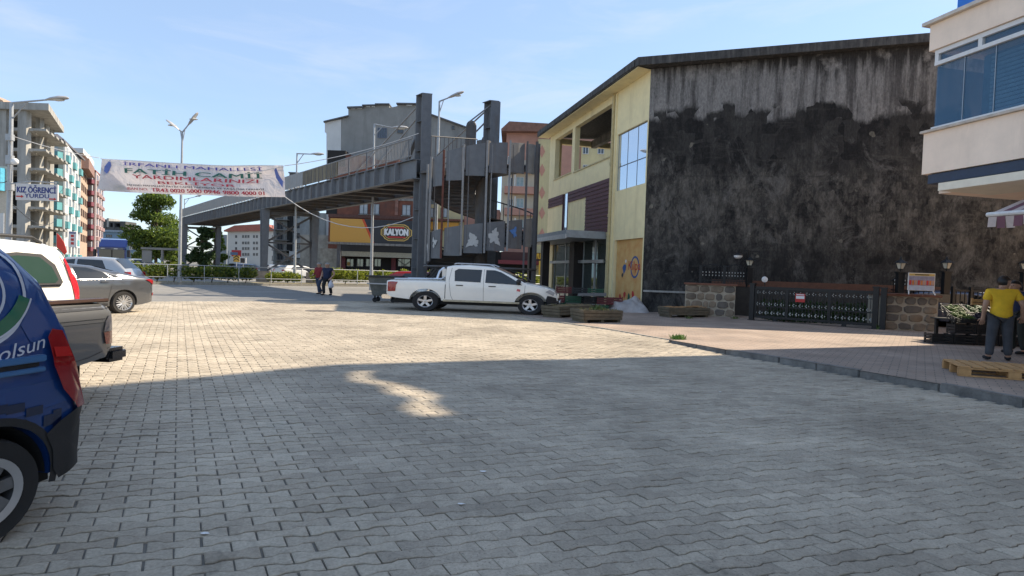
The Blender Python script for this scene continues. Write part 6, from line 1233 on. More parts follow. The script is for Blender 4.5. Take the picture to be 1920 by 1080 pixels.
for s in (.7, 2.9): MB().fbox(FGt, s, s + .14, -.04, .04, .1, .2).build('roller', iron, T)
MB().fbox(FGt, -.2, FGt.len, -.02, .02, .10, .12).build('track', iron, T)
T = thing('gate_notice', 'small red and white notice hung on the iron gate', 'sign', tuple(FGt.w(1.55, .05, 1.0))); MB().fbox(FGt, 1.43, 1.74, .035, .045, .86, 1.16).build('plate', red_p, T); MB().fbox(FGt, 1.45, 1.72, .046, .05, .98, 1.08).build('white_bar', white_p, T); MB().fbox(FGt, 1.46, 1.71, .046, .05, 1.11, 1.14).build('white_bar', white_p, T)
# low brown beam along the black wall and yard planting behind the gate
FBm = Frame(FD.w(2.8, .35, 0)[:2], FD.w(11.5, .5, 0)[:2]); T = thing('brown_rail_wall', 'low brown wall running along the foot of the black wall', 'wall', tuple(FBm.w(4, 0, .1))); MB().fbox(FBm, 0, FBm.len, -.12, 0, 1.30, 1.56).build('brown_beam', mat('brown_beam', (.12, .055, .035), .8, var=.25), T); MB().fbox(FBm, 0, FBm.len, -.1, -.02, .05, 1.3).build('dark_wall', mat('yard_wall', (.045, .042, .038), .9, var=.4, scale=3), T)
# ironwork on the left wall, arched
def iron_panel(T, fr, s0, s1, z0, z1, arch, nb):
    b = MB(); pts_ = [fr.w(s0 + (s1 - s0) * i / 10, -.25, z1 + arch * math.sin(math.pi * i / 10)) for i in range(11)]; MB().tube(pts_, .02, 6).build('arched_rail', iron, T); MB().fbox(fr, s0, s1, -.26, -.24, z0 + .1, z0 + .14).build('low_rail', iron, T)
    for k in range(nb):
        s = s0 + (s1 - s0) * (k + .5) / nb; MB().fbox(fr, s - .01, s + .01, -.26, -.24, z0 + .02, z1 + arch * math.sin(math.pi * (k + .5) / nb)).build('picket', iron, T)
    o = MB()
    for k in range(nb):
        s = s0 + (s1 - s0) * (k + .5) / nb
        for dz in (0, .12): o.ball(fr.w(s + .03, -.22, z0 + .32 + dz), .02, .015, .03, 6, 4)
    o.build('ornament', orn, T)
T = thing('wall_ironwork', 'arched black ironwork standing on the left stone wall', 'railing', tuple(FP1.w(1, -.25, 1.4)))
iron_panel(T, FP1, .55, 1.42, 1.4, 2.02, .14, 7); iron_panel(T, FP1, 1.45, 2.3, 1.4, 2.02, .14, 8)
for s in (.5, 1.4): MB().fbox(FP1, s, s + .1, -.31, -.2, 1.4, 2.12).build('iron_post', iron, T)
def lantern(label, p, h, two=False):
    T = thing('iron_lantern', label, 'lamp post', tuple(p), 'lanterns on the stone piers'); MB().box(p.x - .1, p.x + .1, p.y - .08, p.y + .08, p.z, p.z + h).box(p.x - .13, p.x + .13, p.y - .1, p.y + .1, p.z + h, p.z + h + .04).build('post', iron, T)
    z = p.z + h + .04; MB().lathe([(.02, 0), (.03, .08), (.09, .1)], (p.x, p.y, z), 8).build('neck', iron, T); MB().lathe([(.09, .1), (.16, .28), (.001, .28)], (p.x, p.y, z), 6).build('glass_cage', mat('lantern_glass', (.55, .52, .42), .2, var=.1), T)
    for k in range(6): a = math.pi * k / 3; MB().bar((p.x + .09 * math.cos(a), p.y + .09 * math.sin(a), z + .1), (p.x + .165 * math.cos(a), p.y + .165 * math.sin(a), z + .28), .015, .015).build('cage_bar', iron, T)
    MB().lathe([(.21, .28), (.10, .37), (.04, .40), (.03, .48), (.001, .5)], (p.x, p.y, z), 8).build('cap', iron, T)
lantern('black lantern on a post at the gate end of the left stone wall', P(1404, 534, 22.4), .62)
lantern('black lantern on the gate side of the right stone pier', P(1686, 550, 18.75), .66); lantern('black lantern on the stall side of the right stone pier', P(1772, 552, 19.1), .72); lantern('black lantern at the far right behind the stall', P(1919, 556, 19.3), .78)
T = thing('globe_lamp', 'white globe lamp on a black bracket above the left stone wall', 'lamp', tuple(P(1395, 534, 22.8))); c = P(1384, 480, 22.8); MB().ball(c, .17, .14, .11).build('globe', white_p, T, smooth=50); MB().lathe([(.18, 0), (.15, .06), (.02, .1)], c + Vector((0, 0, .03)), 12).build('hood', iron, T); MB().tube([c + Vector((0, 0, .1)), c + Vector((0, 0, .25)), P(1410, 471, 22.8)], .02, 6).tube([P(1403, 468, 22.8), P(1400, 538, 22.8)], .04, 6).tube([P(1410, 471, 22.8), P(1424, 471, 22.8)], .02, 6).build('bracket', iron, T)
T = thing('camera_dish', 'small white round floodlight beside the left gate post', 'lamp', tuple(P(1434, 530, 21.2))); MB().lathe([(.001, -.05), (.10, -.03), (.11, .02), (.001, .03)], P(1434, 524, 21.2), 14, ax='y').build('disc', white_p, T); MB().tube([P(1434, 526, 21.2), P(1434, 536, 21.2)], .02, 6).build('stem', iron, T)
# poster on the right pier
p0, FPo = P(1727, 530, 18.6), front(1690, 1770, 18.55); T = thing('team_poster', 'colourful group poster on a white easel on top of the right stone pier', 'poster', tuple(p0)); r = rc(FPo, 1703, 1753, 512, 545)
MB().fbox(FPo, r[0], r[1], -.03, 0, r[2], r[3]).build('board', white_p, T); MB().fbox(FPo, r[0] + .02, r[1] - .02, .002, .006, r[3] - .09, r[3] - .02).build('heading', mat('poster_yellow', (.6, .42, .12), .6), T)
bgm = mat('poster_ground', (.28, .27, .36), .6, var=.3, scale=9); MB().fbox(FPo, r[0] + .02, r[1] - .02, .002, .006, r[2] + .16, r[3] - .1).build('picture_ground', bgm, T)
for k in range(9):
    s = r[0] + .06 + (r[1] - r[0] - .12) * k / 8; MB().fbox(FPo, s - .035, s + .035, .007, .009, r[2] + .18, r[2] + .33).build('picture_figure', (red_p, mat('fig_orange', (.55, .2, .05), .6), mat('fig_skin', (.5, .3, .22), .6))[k % 3], T)
MB().fbox(FPo, r[0] + .02, r[1] - .02, .002, .006, r[2] + .01, r[2] + .15).build('picture_base', mat('poster_pale', (.45, .5, .62), .6), T)
for s in (r[0] + .04, r[1] - .04): MB().bar(FPo.w(s, -.02, r[2]), FPo.w(s + (.04 if s > r[0] + .3 else -.04), .05, 1.3), .03, .03).build('easel_leg', white_p, T)
letterbar = MB().fbox(FPo, r[0] + .2, r[1] - .2, .007, .009, r[3] - .07, r[3] - .04).build('heading_bar', black_p, T)
T = thing('pier_ironwork', 'black arched railing on the right stone pier behind the poster', 'railing', tuple(FP2.w(.7, -.5, 1.3))); iron_panel(T, FP2, .25, 1.45, 1.3, 1.72, .28, 8)
FFn = Frame(P(1783, 580, 19.6)[:2], P(1990, 580, 20.3)[:2]); T = thing('yard_fence', 'black iron fence with thin bars behind the vegetable stall', 'fence', tuple(FFn.w(1.5, 0, .1)))
MB().fbox(FFn, 0, FFn.len, -.015, .015, 1.44, 1.5).build('top_rail', iron, T); MB().fbox(FFn, 0, FFn.len, -.015, .015, .3, .36).build('bottom_rail', iron, T)
for k in range(26): s = FFn.len * k / 26; MB().fbox(FFn, s - .012, s + .012, -.012, .012, .1, 1.44).build('picket', iron, T)
for s in (0, .7, 1.4): MB().fbox(FFn, s, s + .09, -.045, .045, .1, 1.6).build('iron_post', iron, T)

# ---- awning of the corner house
T = thing('striped_awning', 'striped fabric awning folded out from the cream house', 'awning', tuple(P(1900, 395, 10.3))); am = [mat('stripe_cream', (.50, .40, .36), .8), mat('stripe_plum', (.17, .07, .09), .8)]
a0, a1 = Vector((8.95, 10.9, P(1848, 402, 10.9).z)), Vector((9.65, 7.6, P(1848, 402, 10.9).z - .05)); up_ = Vector((1.35, .1, .62)); n = 22
for k in range(n):
    p, q = a0.lerp(a1, k / n), a0.lerp(a1, (k + 1) / n); m_ = am[k % 2]; MB().add([p, q, q + up_, p + up_] + [v + Vector((0, 0, .012)) for v in (p, q, q + up_, p + up_)], [(0, 1, 2, 3), (7, 6, 5, 4), (0, 4, 5, 1), (1, 5, 6, 2), (2, 6, 7, 3), (3, 7, 4, 0)]).build('stripe', m_, T)
    d = Vector((-.03 + .02 * (k % 3), 0, -.24 - .03 * math.sin(k))); MB().add([p + Vector((-.02, 0, -.05)), q + Vector((-.02, 0, -.05)), q + d, p + d], [(0, 1, 2, 3)]).build('valance_stripe', m_, T)
MB().tube([a0 + Vector((0, .05, 0)), a1], .045, 8).build('front_bar', mat('bar_white', (.66, .64, .62), .5), T)
# ================================================================== goods on the pavement
woodp = mat('weathered_boards', (.13, .105, .07), .85, var=.35, scale=5, bump=.3, dirt=(.10, .085, .05)); pine = mat('pallet_pine', (.48, .27, .11), .75, var=.25, scale=6, bump=.2); soil = mat('planter_soil', (.16, .11, .05), .95, var=.4, scale=9, bump=.5); soil_o = mat('dry_litter', (.36, .19, .07), .95, var=.3, scale=9, bump=.5)
def planter(label, A, B, dep, h, top_m, seed):
    fr = Frame(A[:2], B[:2]); z0 = A[2]; T = thing('wooden_planter', label, 'planter', tuple(fr.w(fr.len / 2, 0, z0)), 'wooden planters'); L_ = fr.len; rnd = random.Random(seed); nb = 3; bh = (h - .1) / nb
    for k in range(nb):
        za = z0 + .1 + k * bh; f = 1 + .02 * k
        for (s0, s1, d0, d1) in ((0, L_, -.03, 0), (0, L_, -dep - .03, -dep), (-.03, 0, -dep, 0), (L_, L_ + .03, -dep, 0)): MB().fbox(fr, s0 - .012 * k, s1 + .012 * k, d0 - (.012 * k if d0 < -.1 else 0), d1 + (.012 * k if d0 > -.1 else 0) + rnd.uniform(0, .006), za + .005, za + bh - .006).build('board', woodp, T, bev=.006)
    for s in (.02, L_ / 2 - .05, L_ - .12): MB().fbox(fr, s, s + .1, -dep + .02, -.035, z0, z0 + .1).build('foot', woodp, T)
    b = MB(); nx = 10
    b.v = [tuple(fr.w(L_ * i / nx, -dep * j / 5, z0 + h - .03 + rnd.uniform(-.025, .045))) for i in range(nx + 1) for j in range(6)]; b.f = [(i * 6 + j, (i + 1) * 6 + j, (i + 1) * 6 + j + 1, i * 6 + j + 1) for i in range(nx) for j in range(5)]; b.mi = [0] * len(b.f); b.build('soil', top_m, T, smooth=60); return fr, T
grs = [mat('grass_blade', (.09, .13, .03), .7, var=.3), mat('grass_dry', (.22, .19, .06), .8, var=.3)]
def tuft(name, label, c, n, h, r, m, cat='weed', group='weeds in the paving', parent=None):
    b = MB(); rnd = random.Random(int(c[0] * 100) + n)
    for k in range(n):
        a = rnd.uniform(0, 6.28); q = r * math.sqrt(rnd.random()); p = Vector((c[0] + q * SX * math.cos(a), c[1] + q * math.sin(a), c[2])); l = h * rnd.uniform(.5, 1.1); d = Vector((rnd.uniform(-.6, .6), rnd.uniform(-.6, .6), 1)).normalized(); s = d.cross(Vector((math.cos(a), math.sin(a), 0))).normalized() * l * .09
        b.add([p - s, p + s, p + d * l * .6 + s * .8 + Vector((0, 0, 0)), p + d * l + Vector((d.x, d.y, -.3)) * l * .25, p + d * l * .6 - s * .8], [(0, 1, 2, 4), (4, 2, 3)])
    o = b.build(name, m, parent, fix=False)
    if parent is None: tag(o, label, cat, group)
    return o
g0 = G(1096, 606, .02); g1 = G(1165, 606, .02); fr, T = planter('wooden planter with a grass tuft, nearest the white pickup front', (g0.x, g0.y, .02), (g1.x, g1.y, .02), .95, .42, soil, 1); tuft('grass_tuft', None, fr.w(.75, -.5, .42), 40, .22, .2, grs[0], parent=T); tuft('grass_tuft', None, fr.w(.4, -.4, .42), 60, .1, .45, grs[1], parent=T); tuft('grass_tuft', None, fr.w(.9, -.3, .42), 60, .1, .4, grs[1], parent=T)
g0 = G(1050, 597, .02); g1 = G(1112, 592, .02); fr, T = planter('wooden planter half hidden behind the grassy one', (g0.x, g0.y, .02), (g1.x + .2, g1.y, .02), .8, .42, soil, 2); tuft('grass_tuft', None, fr.w(.6, -.4, .42), 60, .08, .5, grs[1], parent=T)
g0 = G(1256, 596, .05); g1 = G(1329, 596.5, .05); fr, T = planter('wooden planter with orange litter before the stone wall', (g0.x, g0.y, .05), (g1.x, g1.y, .05), .75, .40, soil_o, 3)
bk_ = MB(); 
for k in range(5): p = fr.w(.9 + .1 * k, -.2 - .1 * (k % 2), .46); bk_.add([p, p + Vector((.3, .02, .03)), p + Vector((.28, .2, .05)), p + Vector((-.04, .16, .01))], [(0, 1, 2, 3)])
bk_.build('bark_scraps', soil_o, T)
tuft('weed_tuft', 'bright green weed growing at the end of the kerb', G(1272, 636, .02), 120, .16, .16, mat('weed_green', (.10, .20, .03), .7, var=.3)); tuft('weed_tuft', 'small weed at the foot of the left stone wall', G(1378, 599, .06), 50, .16, .12, grs[0]); tuft('weed_tuft', 'small weed between the right gate posts', G(1648, 618, .1), 40, .22, .08, grs[0]); tuft('weed_tuft', 'low weed beside the litter planter foot', G(1292, 598, .05), 40, .14, .1, grs[0])
# crumpled tarpaulin bundle
c = G(1180, 586, .03); b = MB(); nx, ny = 30, 18; rnd = np.random.default_rng(5); ph = rnd.uniform(0, 6.28, 24)
def tz(u, v):
    env = max(0, 1 - (abs(u) ** 2.6)) * max(0, 1 - abs(v) ** 2.4); f = .34 * math.sin(3.1 * u + 2 * v + ph[0]) + .25 * math.sin(7 * u - 4 * v + ph[1]) + .2 * math.sin(11 * u + 7 * v + ph[2]) + .12 * abs(math.sin(15 * u + 3 * math.sin(5 * v) + ph[3])); return max(0, env * (.56 + .24 * f) * (1 + .3 * u))
for i in range(nx + 1):
    for j in range(ny + 1): u, v = 2 * i / nx - 1, 2 * j / ny - 1; b.v.append((c.x - .1 + u * .92 + .05 * math.sin(9 * v), c.y + .35 + v * .55, .03 + tz(u, v)))
b.f = [(i * (ny + 1) + j, (i + 1) * (ny + 1) + j, (i + 1) * (ny + 1) + j + 1, i * (ny + 1) + j + 1) for i in range(nx) for j in range(ny)]; b.mi = [0] * len(b.f)
tag(b.build('tarpaulin_bundle', mat('grey_tarp', (.36, .34, .33), .55, var=.25, scale=3, bump=.4, bscale=9), smooth=45), 'crumpled pale grey tarpaulin heaped at the corner of the yellow building', 'tarpaulin')
# crates
crate_k = mat('black_crate', (.018, .018, .019), .5, var=.2); crate_g = mat('green_crate', (.012, .075, .035), .5, var=.25); crate_r = mat('red_crate', (.14, .018, .02), .5, var=.25)
def crate_mesh(T, o, L_, W_, H_, m, ang=0, tilt=0):
    cs, sn = math.cos(ang), math.sin(ang)
    def tf(p): y, z = p[1] * math.cos(tilt) - p[2] * math.sin(tilt), p[1] * math.sin(tilt) + p[2] * math.cos(tilt); return Vector((o[0] + SX * (p[0] * cs - y * sn), o[1] + p[0] * sn + y * cs, o[2] + z))
    MB().box(0, L_, 0, W_, 0, .012).map(tf).build('base', m, T)
    for (a, b_) in ((0, 0), (L_ - .03, 0), (0, W_ - .03), (L_ - .03, W_ - .03)): MB().box(a, a + .03, b_, b_ + .03, .013, H_).map(tf).build('corner_post', m, T)
    for k in range(3):
        z = .03 + k * (H_ - .03) / 3; h = (H_ - .03) / 3 * .68
        for q in ((.031, L_ - .031, .002, .012), (.031, L_ - .031, W_ - .012, W_ - .002), (.002, .012, .031, W_ - .031), (L_ - .012, L_ - .002, .031, W_ - .031)): MB().box(q[0], q[1], q[2], q[3], z, z + h).map(tf).build('slat', m, T)
    return tf
def veg(name, label, tf, L_, W_, z, n, m, ln, rad, seed):
    rnd = random.Random(seed); b = MB()
    for k in range(n):
        p = Vector((rnd.uniform(.06, L_ - .06), rnd.uniform(.06, W_ - .06), z + rnd.uniform(0, .06))); a = rnd.uniform(0, 6.28); d = Vector((math.cos(a), math.sin(a), rnd.uniform(-.2, .3))).normalized() * ln * rnd.uniform(.7, 1.2)
        b.tube([tf(p - d * .5), tf(p - d * .3), tf(p + d * .1), tf(p + d * .5)], [rad * .5, rad, rad * .85, rad * .2], 6)
    o = b.build(name, m, smooth=60); tag(o, label, 'vegetables', kind='stuff'); return o
pep = mat('pepper_green', (.075, .115, .02), .55, var=.35, scale=14, spec=.25); aub = mat('aubergine', (.012, .006, .016), .4, var=.3, spec=.3); cuc = mat('cucumber_green', (.03, .07, .014), .55, var=.3, spec=.25)
c0 = G(1747, 644, .12); ordn = ['first', 'second', 'third', 'fourth', 'fifth']
ux = Vector((1, -.06, 0)); L0, W0, H0 = .40, .32, .27
cx = c0.x
for i in range(5):
    n_st = 1 if i == 0 else 2; y0 = c0.y - .02 * i
    for k in range(n_st):
        T = thing('vegetable_crate', 'black slatted crate, %s of the %s stack from the stone pier' % ('only one' if n_st == 1 else ('bottom' if k == 0 else 'top'), ordn[i]), 'crate', (cx, y0, .12 + k * H0), 'black crates of the vegetable stall')
        tf = crate_mesh(T, (cx, y0, .12 + k * H0), L0, W0, H0 - .01, crate_k, -.05)
    if i: 
        T = thing('vegetable_crate', 'black shallow crate tilted on the %s stack, vegetables heaped in it' % ordn[i], 'crate', (cx, y0, .12 + n_st * H0), 'black crates of the vegetable stall'); tf = crate_mesh(T, (cx, y0 + .02, .12 + n_st * H0 + .01), L0, .42, .14, crate_k, -.05, R(20))
        veg('heap_of_vegetables', ('pale green peppers heaped in the second stack crate', 'dark aubergines heaped in the third stack crate', 'green cucumbers heaped in the fourth stack crate', 'pale peppers heaped in the fifth stack crate')[i - 1], tf, L0, .42, .09, 60, (pep, aub, cuc, pep)[i - 1], .13, .022, i)
    cx += L0 * SX + .02
cx = c0.x + .75
for i in range(5):
    T = thing('display_crate', 'black crate on the raised rear row of the stall, %s from the stone pier' % ordn[i], 'crate', (cx, c0.y + .5, .12 + .62), 'raised crates of the vegetable stall'); tf = crate_mesh(T, (cx, c0.y + .45, .12 + .66), L0, .5, .16, crate_k, -.05, R(24))
    veg('heap_of_vegetables', 'vegetables in the raised rear crate, %s from the stone pier' % ordn[i], tf, L0, .5, .1, 70, (pep, cuc, aub, pep, aub)[i], .14, .024, 20 + i); cx += L0 * SX + .03
tb = thing('stall_table', 'dark trestle carrying the raised rear crates of the stall', 'table', (c0.x + 1.5, c0.y + .8, .12)); MB().box(c0.x + .8, c0.x + 3.6, c0.y + .45, c0.y + 1.2, .70, .74).build('top', crate_k, tb)
for dx in (.9, 2.1, 3.4):
    for dy in (.5, 1.1): MB().box(c0.x + dx, c0.x + dx + .07, c0.y + dy, c0.y + dy + .07, .12, .70).build('leg', crate_k, tb)
wc = thing('wooden_crate', 'pale wooden crate at the back of the vegetable stall', 'crate', (c0.x + 1.0, c0.y + 1.3, .74)); fw0 = P(1822, 575, 15.6)
for k in range(3): MB().box(fw0.x, fw0.x + .75, fw0.y, fw0.y + .02, 1.02 + k * .09, 1.09 + k * .09).build('slat', pine, wc)
for dx in (0, .7): MB().box(fw0.x + dx, fw0.x + dx + .05, fw0.y + .021, fw0.y + .05, .75, 1.3).build('corner_post', pine, wc)
# pallet
p0 = G(1797, 705, .12); pa = thing('wooden_pallet', 'pale wooden pallet lying at the pavement edge', 'pallet', (p0.x, p0.y, .12)); e1 = Vector((.998, -.30, 0)).normalized(); e2 = Vector((.42, .95, 0)).normalized()
def pb_(a0, a1, b0, b1, z0, z1, nm): o = Vector((p0.x, p0.y, .12)); MB().hexa([o + e1 * a + e2 * b + Vector((0, 0, z)) for z in (z0, z1) for a, b in ((a0, b0), (a1, b0), (a1, b1), (a0, b1))]).build(nm, pine, pa, bev=.004)
PL, PW = 1.55, 1.0
for a in (0, PL / 2 - .09, PL - .18):
    for b in (0, PW / 2 - .05, PW - .1): pb_(a, a + .18, b, b + .1, .024, .118, 'block')
for b in (0, PW / 2 - .05, PW - .1): pb_(0, PL, b, b + .1, .0, .022, 'bottom_board'); pb_(0, PL, b + .002, b + .098, .120, .142, 'stringer_board')
for k in range(8): a = k * PL / 8 + .01; pb_(a, a + PL / 8 - .035, 0, PW, .144 + .001 * (k % 3), .166, 'deck_board')
# dark heap of crates under the canopy
names_ = (('green_crate', crate_g), ('red_crate', crate_r), ('black_crate', crate_k)); cid = 0
spots = [(1032, 24.6, 0, 0), (1060, 24.4, 0, 0), (1088, 24.2, 0, 0), (1113, 24.0, 0, 0), (1033, 24.8, 1, 1), (1062, 24.6, 1, 0), (1098, 24.4, 1, 2), (1122, 24.3, 1, 1), (1140, 24.6, 0, 2), (1140, 24.7, 1, 1), (1020, 26.5, 0, 2), (1020, 26.6, 1, 2), (1046, 27, 2, 1), (1075, 26.8, 2, 2), (1104, 26, 2, 0)]
where = ['front row by the pickup bumper', 'front row, next to the bumper end', 'front row, middle', 'front row, nearest the mural', 'second layer by the pickup bumper', 'second layer, left of middle', 'second layer, right of middle', 'second layer, nearest the mural', 'floor beside the mural', 'upper one beside the mural', 'floor at the far end', 'upper one at the far end', 'top of heap, far end', 'top of heap, middle', 'top of heap, mural end']
for (px_, Y_c, lev, k), wh in zip(spots, where):
    g_ = P(px_, 490, Y_c); nm, m_ = names_[k]; T = thing(nm, '%s plastic crate under the canopy, %s' % (nm.split('_')[0], wh), 'crate', (g_.x, g_.y, .02 + lev * .32), 'crates heaped under the canopy'); crate_mesh(T, (g_.x, g_.y, .02 + lev * .32), .52, .4, .31, m_, random.uniform(-.2, .2))
T = thing('board_sheet', 'grey sheet of board lying across the crates under the canopy', 'board', tuple(P(1105, 545, 24.5))); g_ = P(1085, 490, 24.2); MB().hexa([(g_.x, g_.y, .66), (g_.x + 1.2, g_.y - .1, .70), (g_.x + 1.3, g_.y + .5, .80), (g_.x + .1, g_.y + .6, .74), (g_.x, g_.y, .68), (g_.x + 1.2, g_.y - .1, .72), (g_.x + 1.3, g_.y + .5, .82), (g_.x + .1, g_.y + .6, .76)]).build('sheet', mat('board_grey', (.13, .12, .11), .8, var=.3), T)

# ================================================================== planting
def leaf_cloud(pts, size, rnd, tilt=1.0):
    n = len(pts); a = rnd.normal(size=(n, 3)); a /= np.linalg.norm(a, axis=1)[:, None]; b = rnd.normal(size=(n, 3)); b -= (a * b).sum(1)[:, None] * a; b /= np.linalg.norm(b, axis=1)[:, None]; s = size * rnd.uniform(.6, 1.3, n)[:, None]
    V = np.stack([pts - a * s, pts + b * s * .45 - a * s * .1, pts + a * s, pts - b * s * .45 - a * s * .1], 1).reshape(-1, 3); return V
def leaf_obj(name, V, mats, parent, rnd):
    n = len(V) // 4; me = bpy.data.meshes.new(name); o = np.array(ROOT[parent.name]) if parent else np.zeros(3); me.from_pydata((V - o).tolist(), [], np.arange(4 * n).reshape(-1, 4).tolist())
    for m_ in mats: me.materials.append(m_)
    me.polygons.foreach_set('material_index', rnd.integers(0, len(mats), n)); return obj(name, me, parent)
def leafmat(name, c, tr=.35):
    m = bpy.data.materials.new(name); m.use_nodes = True; t = m.node_tree; b = t.nodes['Principled BSDF']; b.inputs['Base Color'].default_value = (*c, 1); b.inputs['Roughness'].default_value = .6; b.inputs['Specular IOR Level'].default_value = .3
    k = t.nodes.new('ShaderNodeBsdfTranslucent'); k.inputs[0].default_value = (c[0] * 1.5, c[1] * 1.5, c[2] * .8, 1); x = t.nodes.new('ShaderNodeMixShader'); x.inputs[0].default_value = tr; t.links.new(b.outputs[0], x.inputs[1]); t.links.new(k.outputs[0], x.inputs[2]); t.links.new(x.outputs[0], t.nodes['Material Output'].inputs[0]); return m
hl = [leafmat('hedge_leaf', (.13, .17, .035), .45), leafmat('hedge_leaf_yellow', (.20, .22, .04), .45), leafmat('hedge_leaf_dark', (.05, .085, .02), .3)]
tl_ = [leafmat('tree_leaf', (.10, .15, .035), .45), leafmat('tree_leaf_light', (.16, .21, .05), .5), leafmat('tree_leaf_dark', (.05, .085, .02), .3)]
dl_ = [leafmat('ivy_leaf', (.02, .042, .012), .15), leafmat('ivy_leaf_mid', (.035, .065, .018), .2)]
stemm = mat('stem_brown', (.07, .05, .03), .9, var=.3)
soilm = mat('verge_soil', (.24, .20, .11), .95, var=.3, scale=1.5, bump=.3)
vb = MB(); vb.hexa([road_pt(-100, 44.2, -.03), road_pt(160, 44.2, -.03), road_pt(160, 47.4, -.03), road_pt(-100, 47.4, -.03), road_pt(-100, 44.2, .10), road_pt(160, 44.2, .10), road_pt(160, 47.4, .10), road_pt(-100, 47.4, .10)])
md = vb.build('median_verge', soilm); tag(md, 'planted central reservation with dry soil', kind='structure')
for k in range(60):
    a = -22 + k * 1.0; MB().hexa([road_pt(a + .01, 43.98, -.03), road_pt(a + .99, 43.98, -.03), road_pt(a + .99, 44.19, -.03), road_pt(a + .01, 44.19, -.03), road_pt(a + .01, 43.98, .13), road_pt(a + .99, 43.98, .13), road_pt(a + .99, 44.19, .13), road_pt(a + .01, 44.19, .13)]).build('kerb_stone', mat('median_kerb', (.30, .27, .22), .9, var=.25), md)
def hedge(label, a0, a1, n0, h, bright, seed):
    rnd = np.random.default_rng(seed); c = road_pt((a0 + a1) / 2, n0, 0); T = thing('hedge', label, 'hedge', tuple(c), 'hedge along the central reservation'); pts = []; k = int((a1 - a0) / .55)
    for i in range(k):
        a = a0 + (i + .5) * .55 + rnd.uniform(-.2, .2); hh = h * rnd.uniform(.82, 1.12); m = int(330); q = rnd.normal(size=(m, 3)); q /= np.linalg.norm(q, axis=1)[:, None]; q *= rnd.uniform(.35, 1, m)[:, None] ** .5; ctr = np.array(road_pt(a, n0 + rnd.uniform(-.2, .2), .1 + hh * .62)); pts.append(ctr + q * np.array([.55, .55, hh * .46]))
        if i % 2 == 0: MB().tube([road_pt(a, n0, .08), road_pt(a + .1, n0, hh * .55)], .035, 5).build('stem', stemm, T)
    P_ = np.concatenate(pts); leaf_obj('foliage', leaf_cloud(P_, .11, rnd), bright, T, rnd); return T
def a_at(px, n0):
    lo, hi = -60., 120.
    for _ in range(60):
        m_ = (lo + hi) / 2
        if proj(road_pt(m_, n0, 0))[0] < px: lo = m_
        else: hi = m_
    return lo
hedge('long trimmed hedge left of the bridge pier pedestals', a_at(165, 45), a_at(484, 45), 45.2, 1.15, hl, 1); hedge('short low hedge between the two bridge pier pedestals', a_at(515, 45), a_at(574, 45), 46.3, .85, [hl[0], hl[1]], 2); hedge('bright yellow green hedge right of the bridge pier pedestals', a_at(596, 45), a_at(1060, 45), 45.6, 1.2, [hl[0], hl[1], hl[1]], 3)
T = thing('guard_rail', 'thin pale tubular guard rail along the central reservation', 'railing', tuple(road_pt(0, 44.6, 0)))
for z in (.45, 1.28): MB().tube([road_pt(a_at(120, 44.6), 44.6, z), road_pt(a_at(1080, 44.6), 44.6, z)], .028, 6).build('rail', lampm, T)
a = a_at(160, 44.6)
while a < a_at(1060, 44.6): MB().tube([road_pt(a, 44.6, .08), road_pt(a, 44.6, 1.3)], .03, 6).build('post', lampm, T); a += 2.2
def tree(name, label, base, h, rx, rz, cz, n, leaves, size, seed, lobes=14, flat=.5):
    rnd = np.random.default_rng(seed); T = thing(name, label, 'tree', tuple(base)); base = Vector(base); MB().tube([base, base + Vector((.1, 0, h * .45)), base + Vector((.0, 0, h * .9))], [.28, .2, .05], 8).build('trunk', stemm, T, smooth=50); pts = []
    for k in range(lobes):
        t = rnd.uniform(0, 1); a = rnd.uniform(0, 6.28); z = cz + rz * (2 * t - 1) * .9; rr = rx * math.sqrt(max(.05, 1 - (2 * t - 1) ** 2)) * rnd.uniform(.35, .8) * (1.15 - .4 * t); c = np.array([base.x + rr * math.cos(a) * 1.1, base.y + rr * math.sin(a), z]); s = rx * rnd.uniform(.26, .42); m = n // lobes
        q = rnd.normal(size=(m, 3)); q /= np.linalg.norm(q, axis=1)[:, None]; q *= rnd.uniform(.2, 1, m)[:, None] ** .4; pts.append(c + q * np.array([s * 1.15, s, s * flat]))
        MB().tube([base + Vector((0, 0, max(.5, z * .7))), Vector(c.tolist())], [.07, .02], 5).build('limb', stemm, T)
    leaf_obj('crown', leaf_cloud(np.concatenate(pts), size, rnd), leaves, T, rnd); return T
tb_ = gnd(292, 100); tree('broad_tree', 'big leafy green tree behind the left end of the footbridge', tb_, 13.5, 5.2, 5.6, 7.4, 15000, tl_, .27, 11, 55, .5)
tree('climber_tree', 'dark ivy clad conical tree under the footbridge end', gnd(377, 62), 5.2, 1.5, 2.6, 2.7, 5000, dl_, .16, 12, 22, .9); tree('round_tree', 'light green round tree right of the dark ivy clad one', gnd(402, 84), 6, 1.9, 2.6, 3.6, 3500, tl_[:2], .22, 13, 16, .7)
tree('low_tree', 'low green tree before the pale blue house', gnd(268, 140), 5, 3.0, 1.8, 2.6, 2500, tl_, .3, 14, 12, .6); tree('low_tree', 'low green tree left of the white far apartments', gnd(325, 120), 5.5, 3.2, 2.4, 2.8, 2500, tl_, .3, 15, 12, .6)
# planting behind the gate
rnd_ = np.random.default_rng(9); T = thing('yard_shrubs', 'dark green shrubs behind the iron gate', 'shrub', (10.5, 22, .1)); q = np.stack([rnd_.uniform(9.6, 14, 2600), rnd_.uniform(21.0, 22.4, 2600), .1 + .75 * rnd_.random(2600) ** 1.3], 1); q[:, 1] -= .18 * (q[:, 0] - 9.6); leaf_obj('foliage', leaf_cloud(q, .07, rnd_), [dl_[0], dl_[1]], T, rnd_)
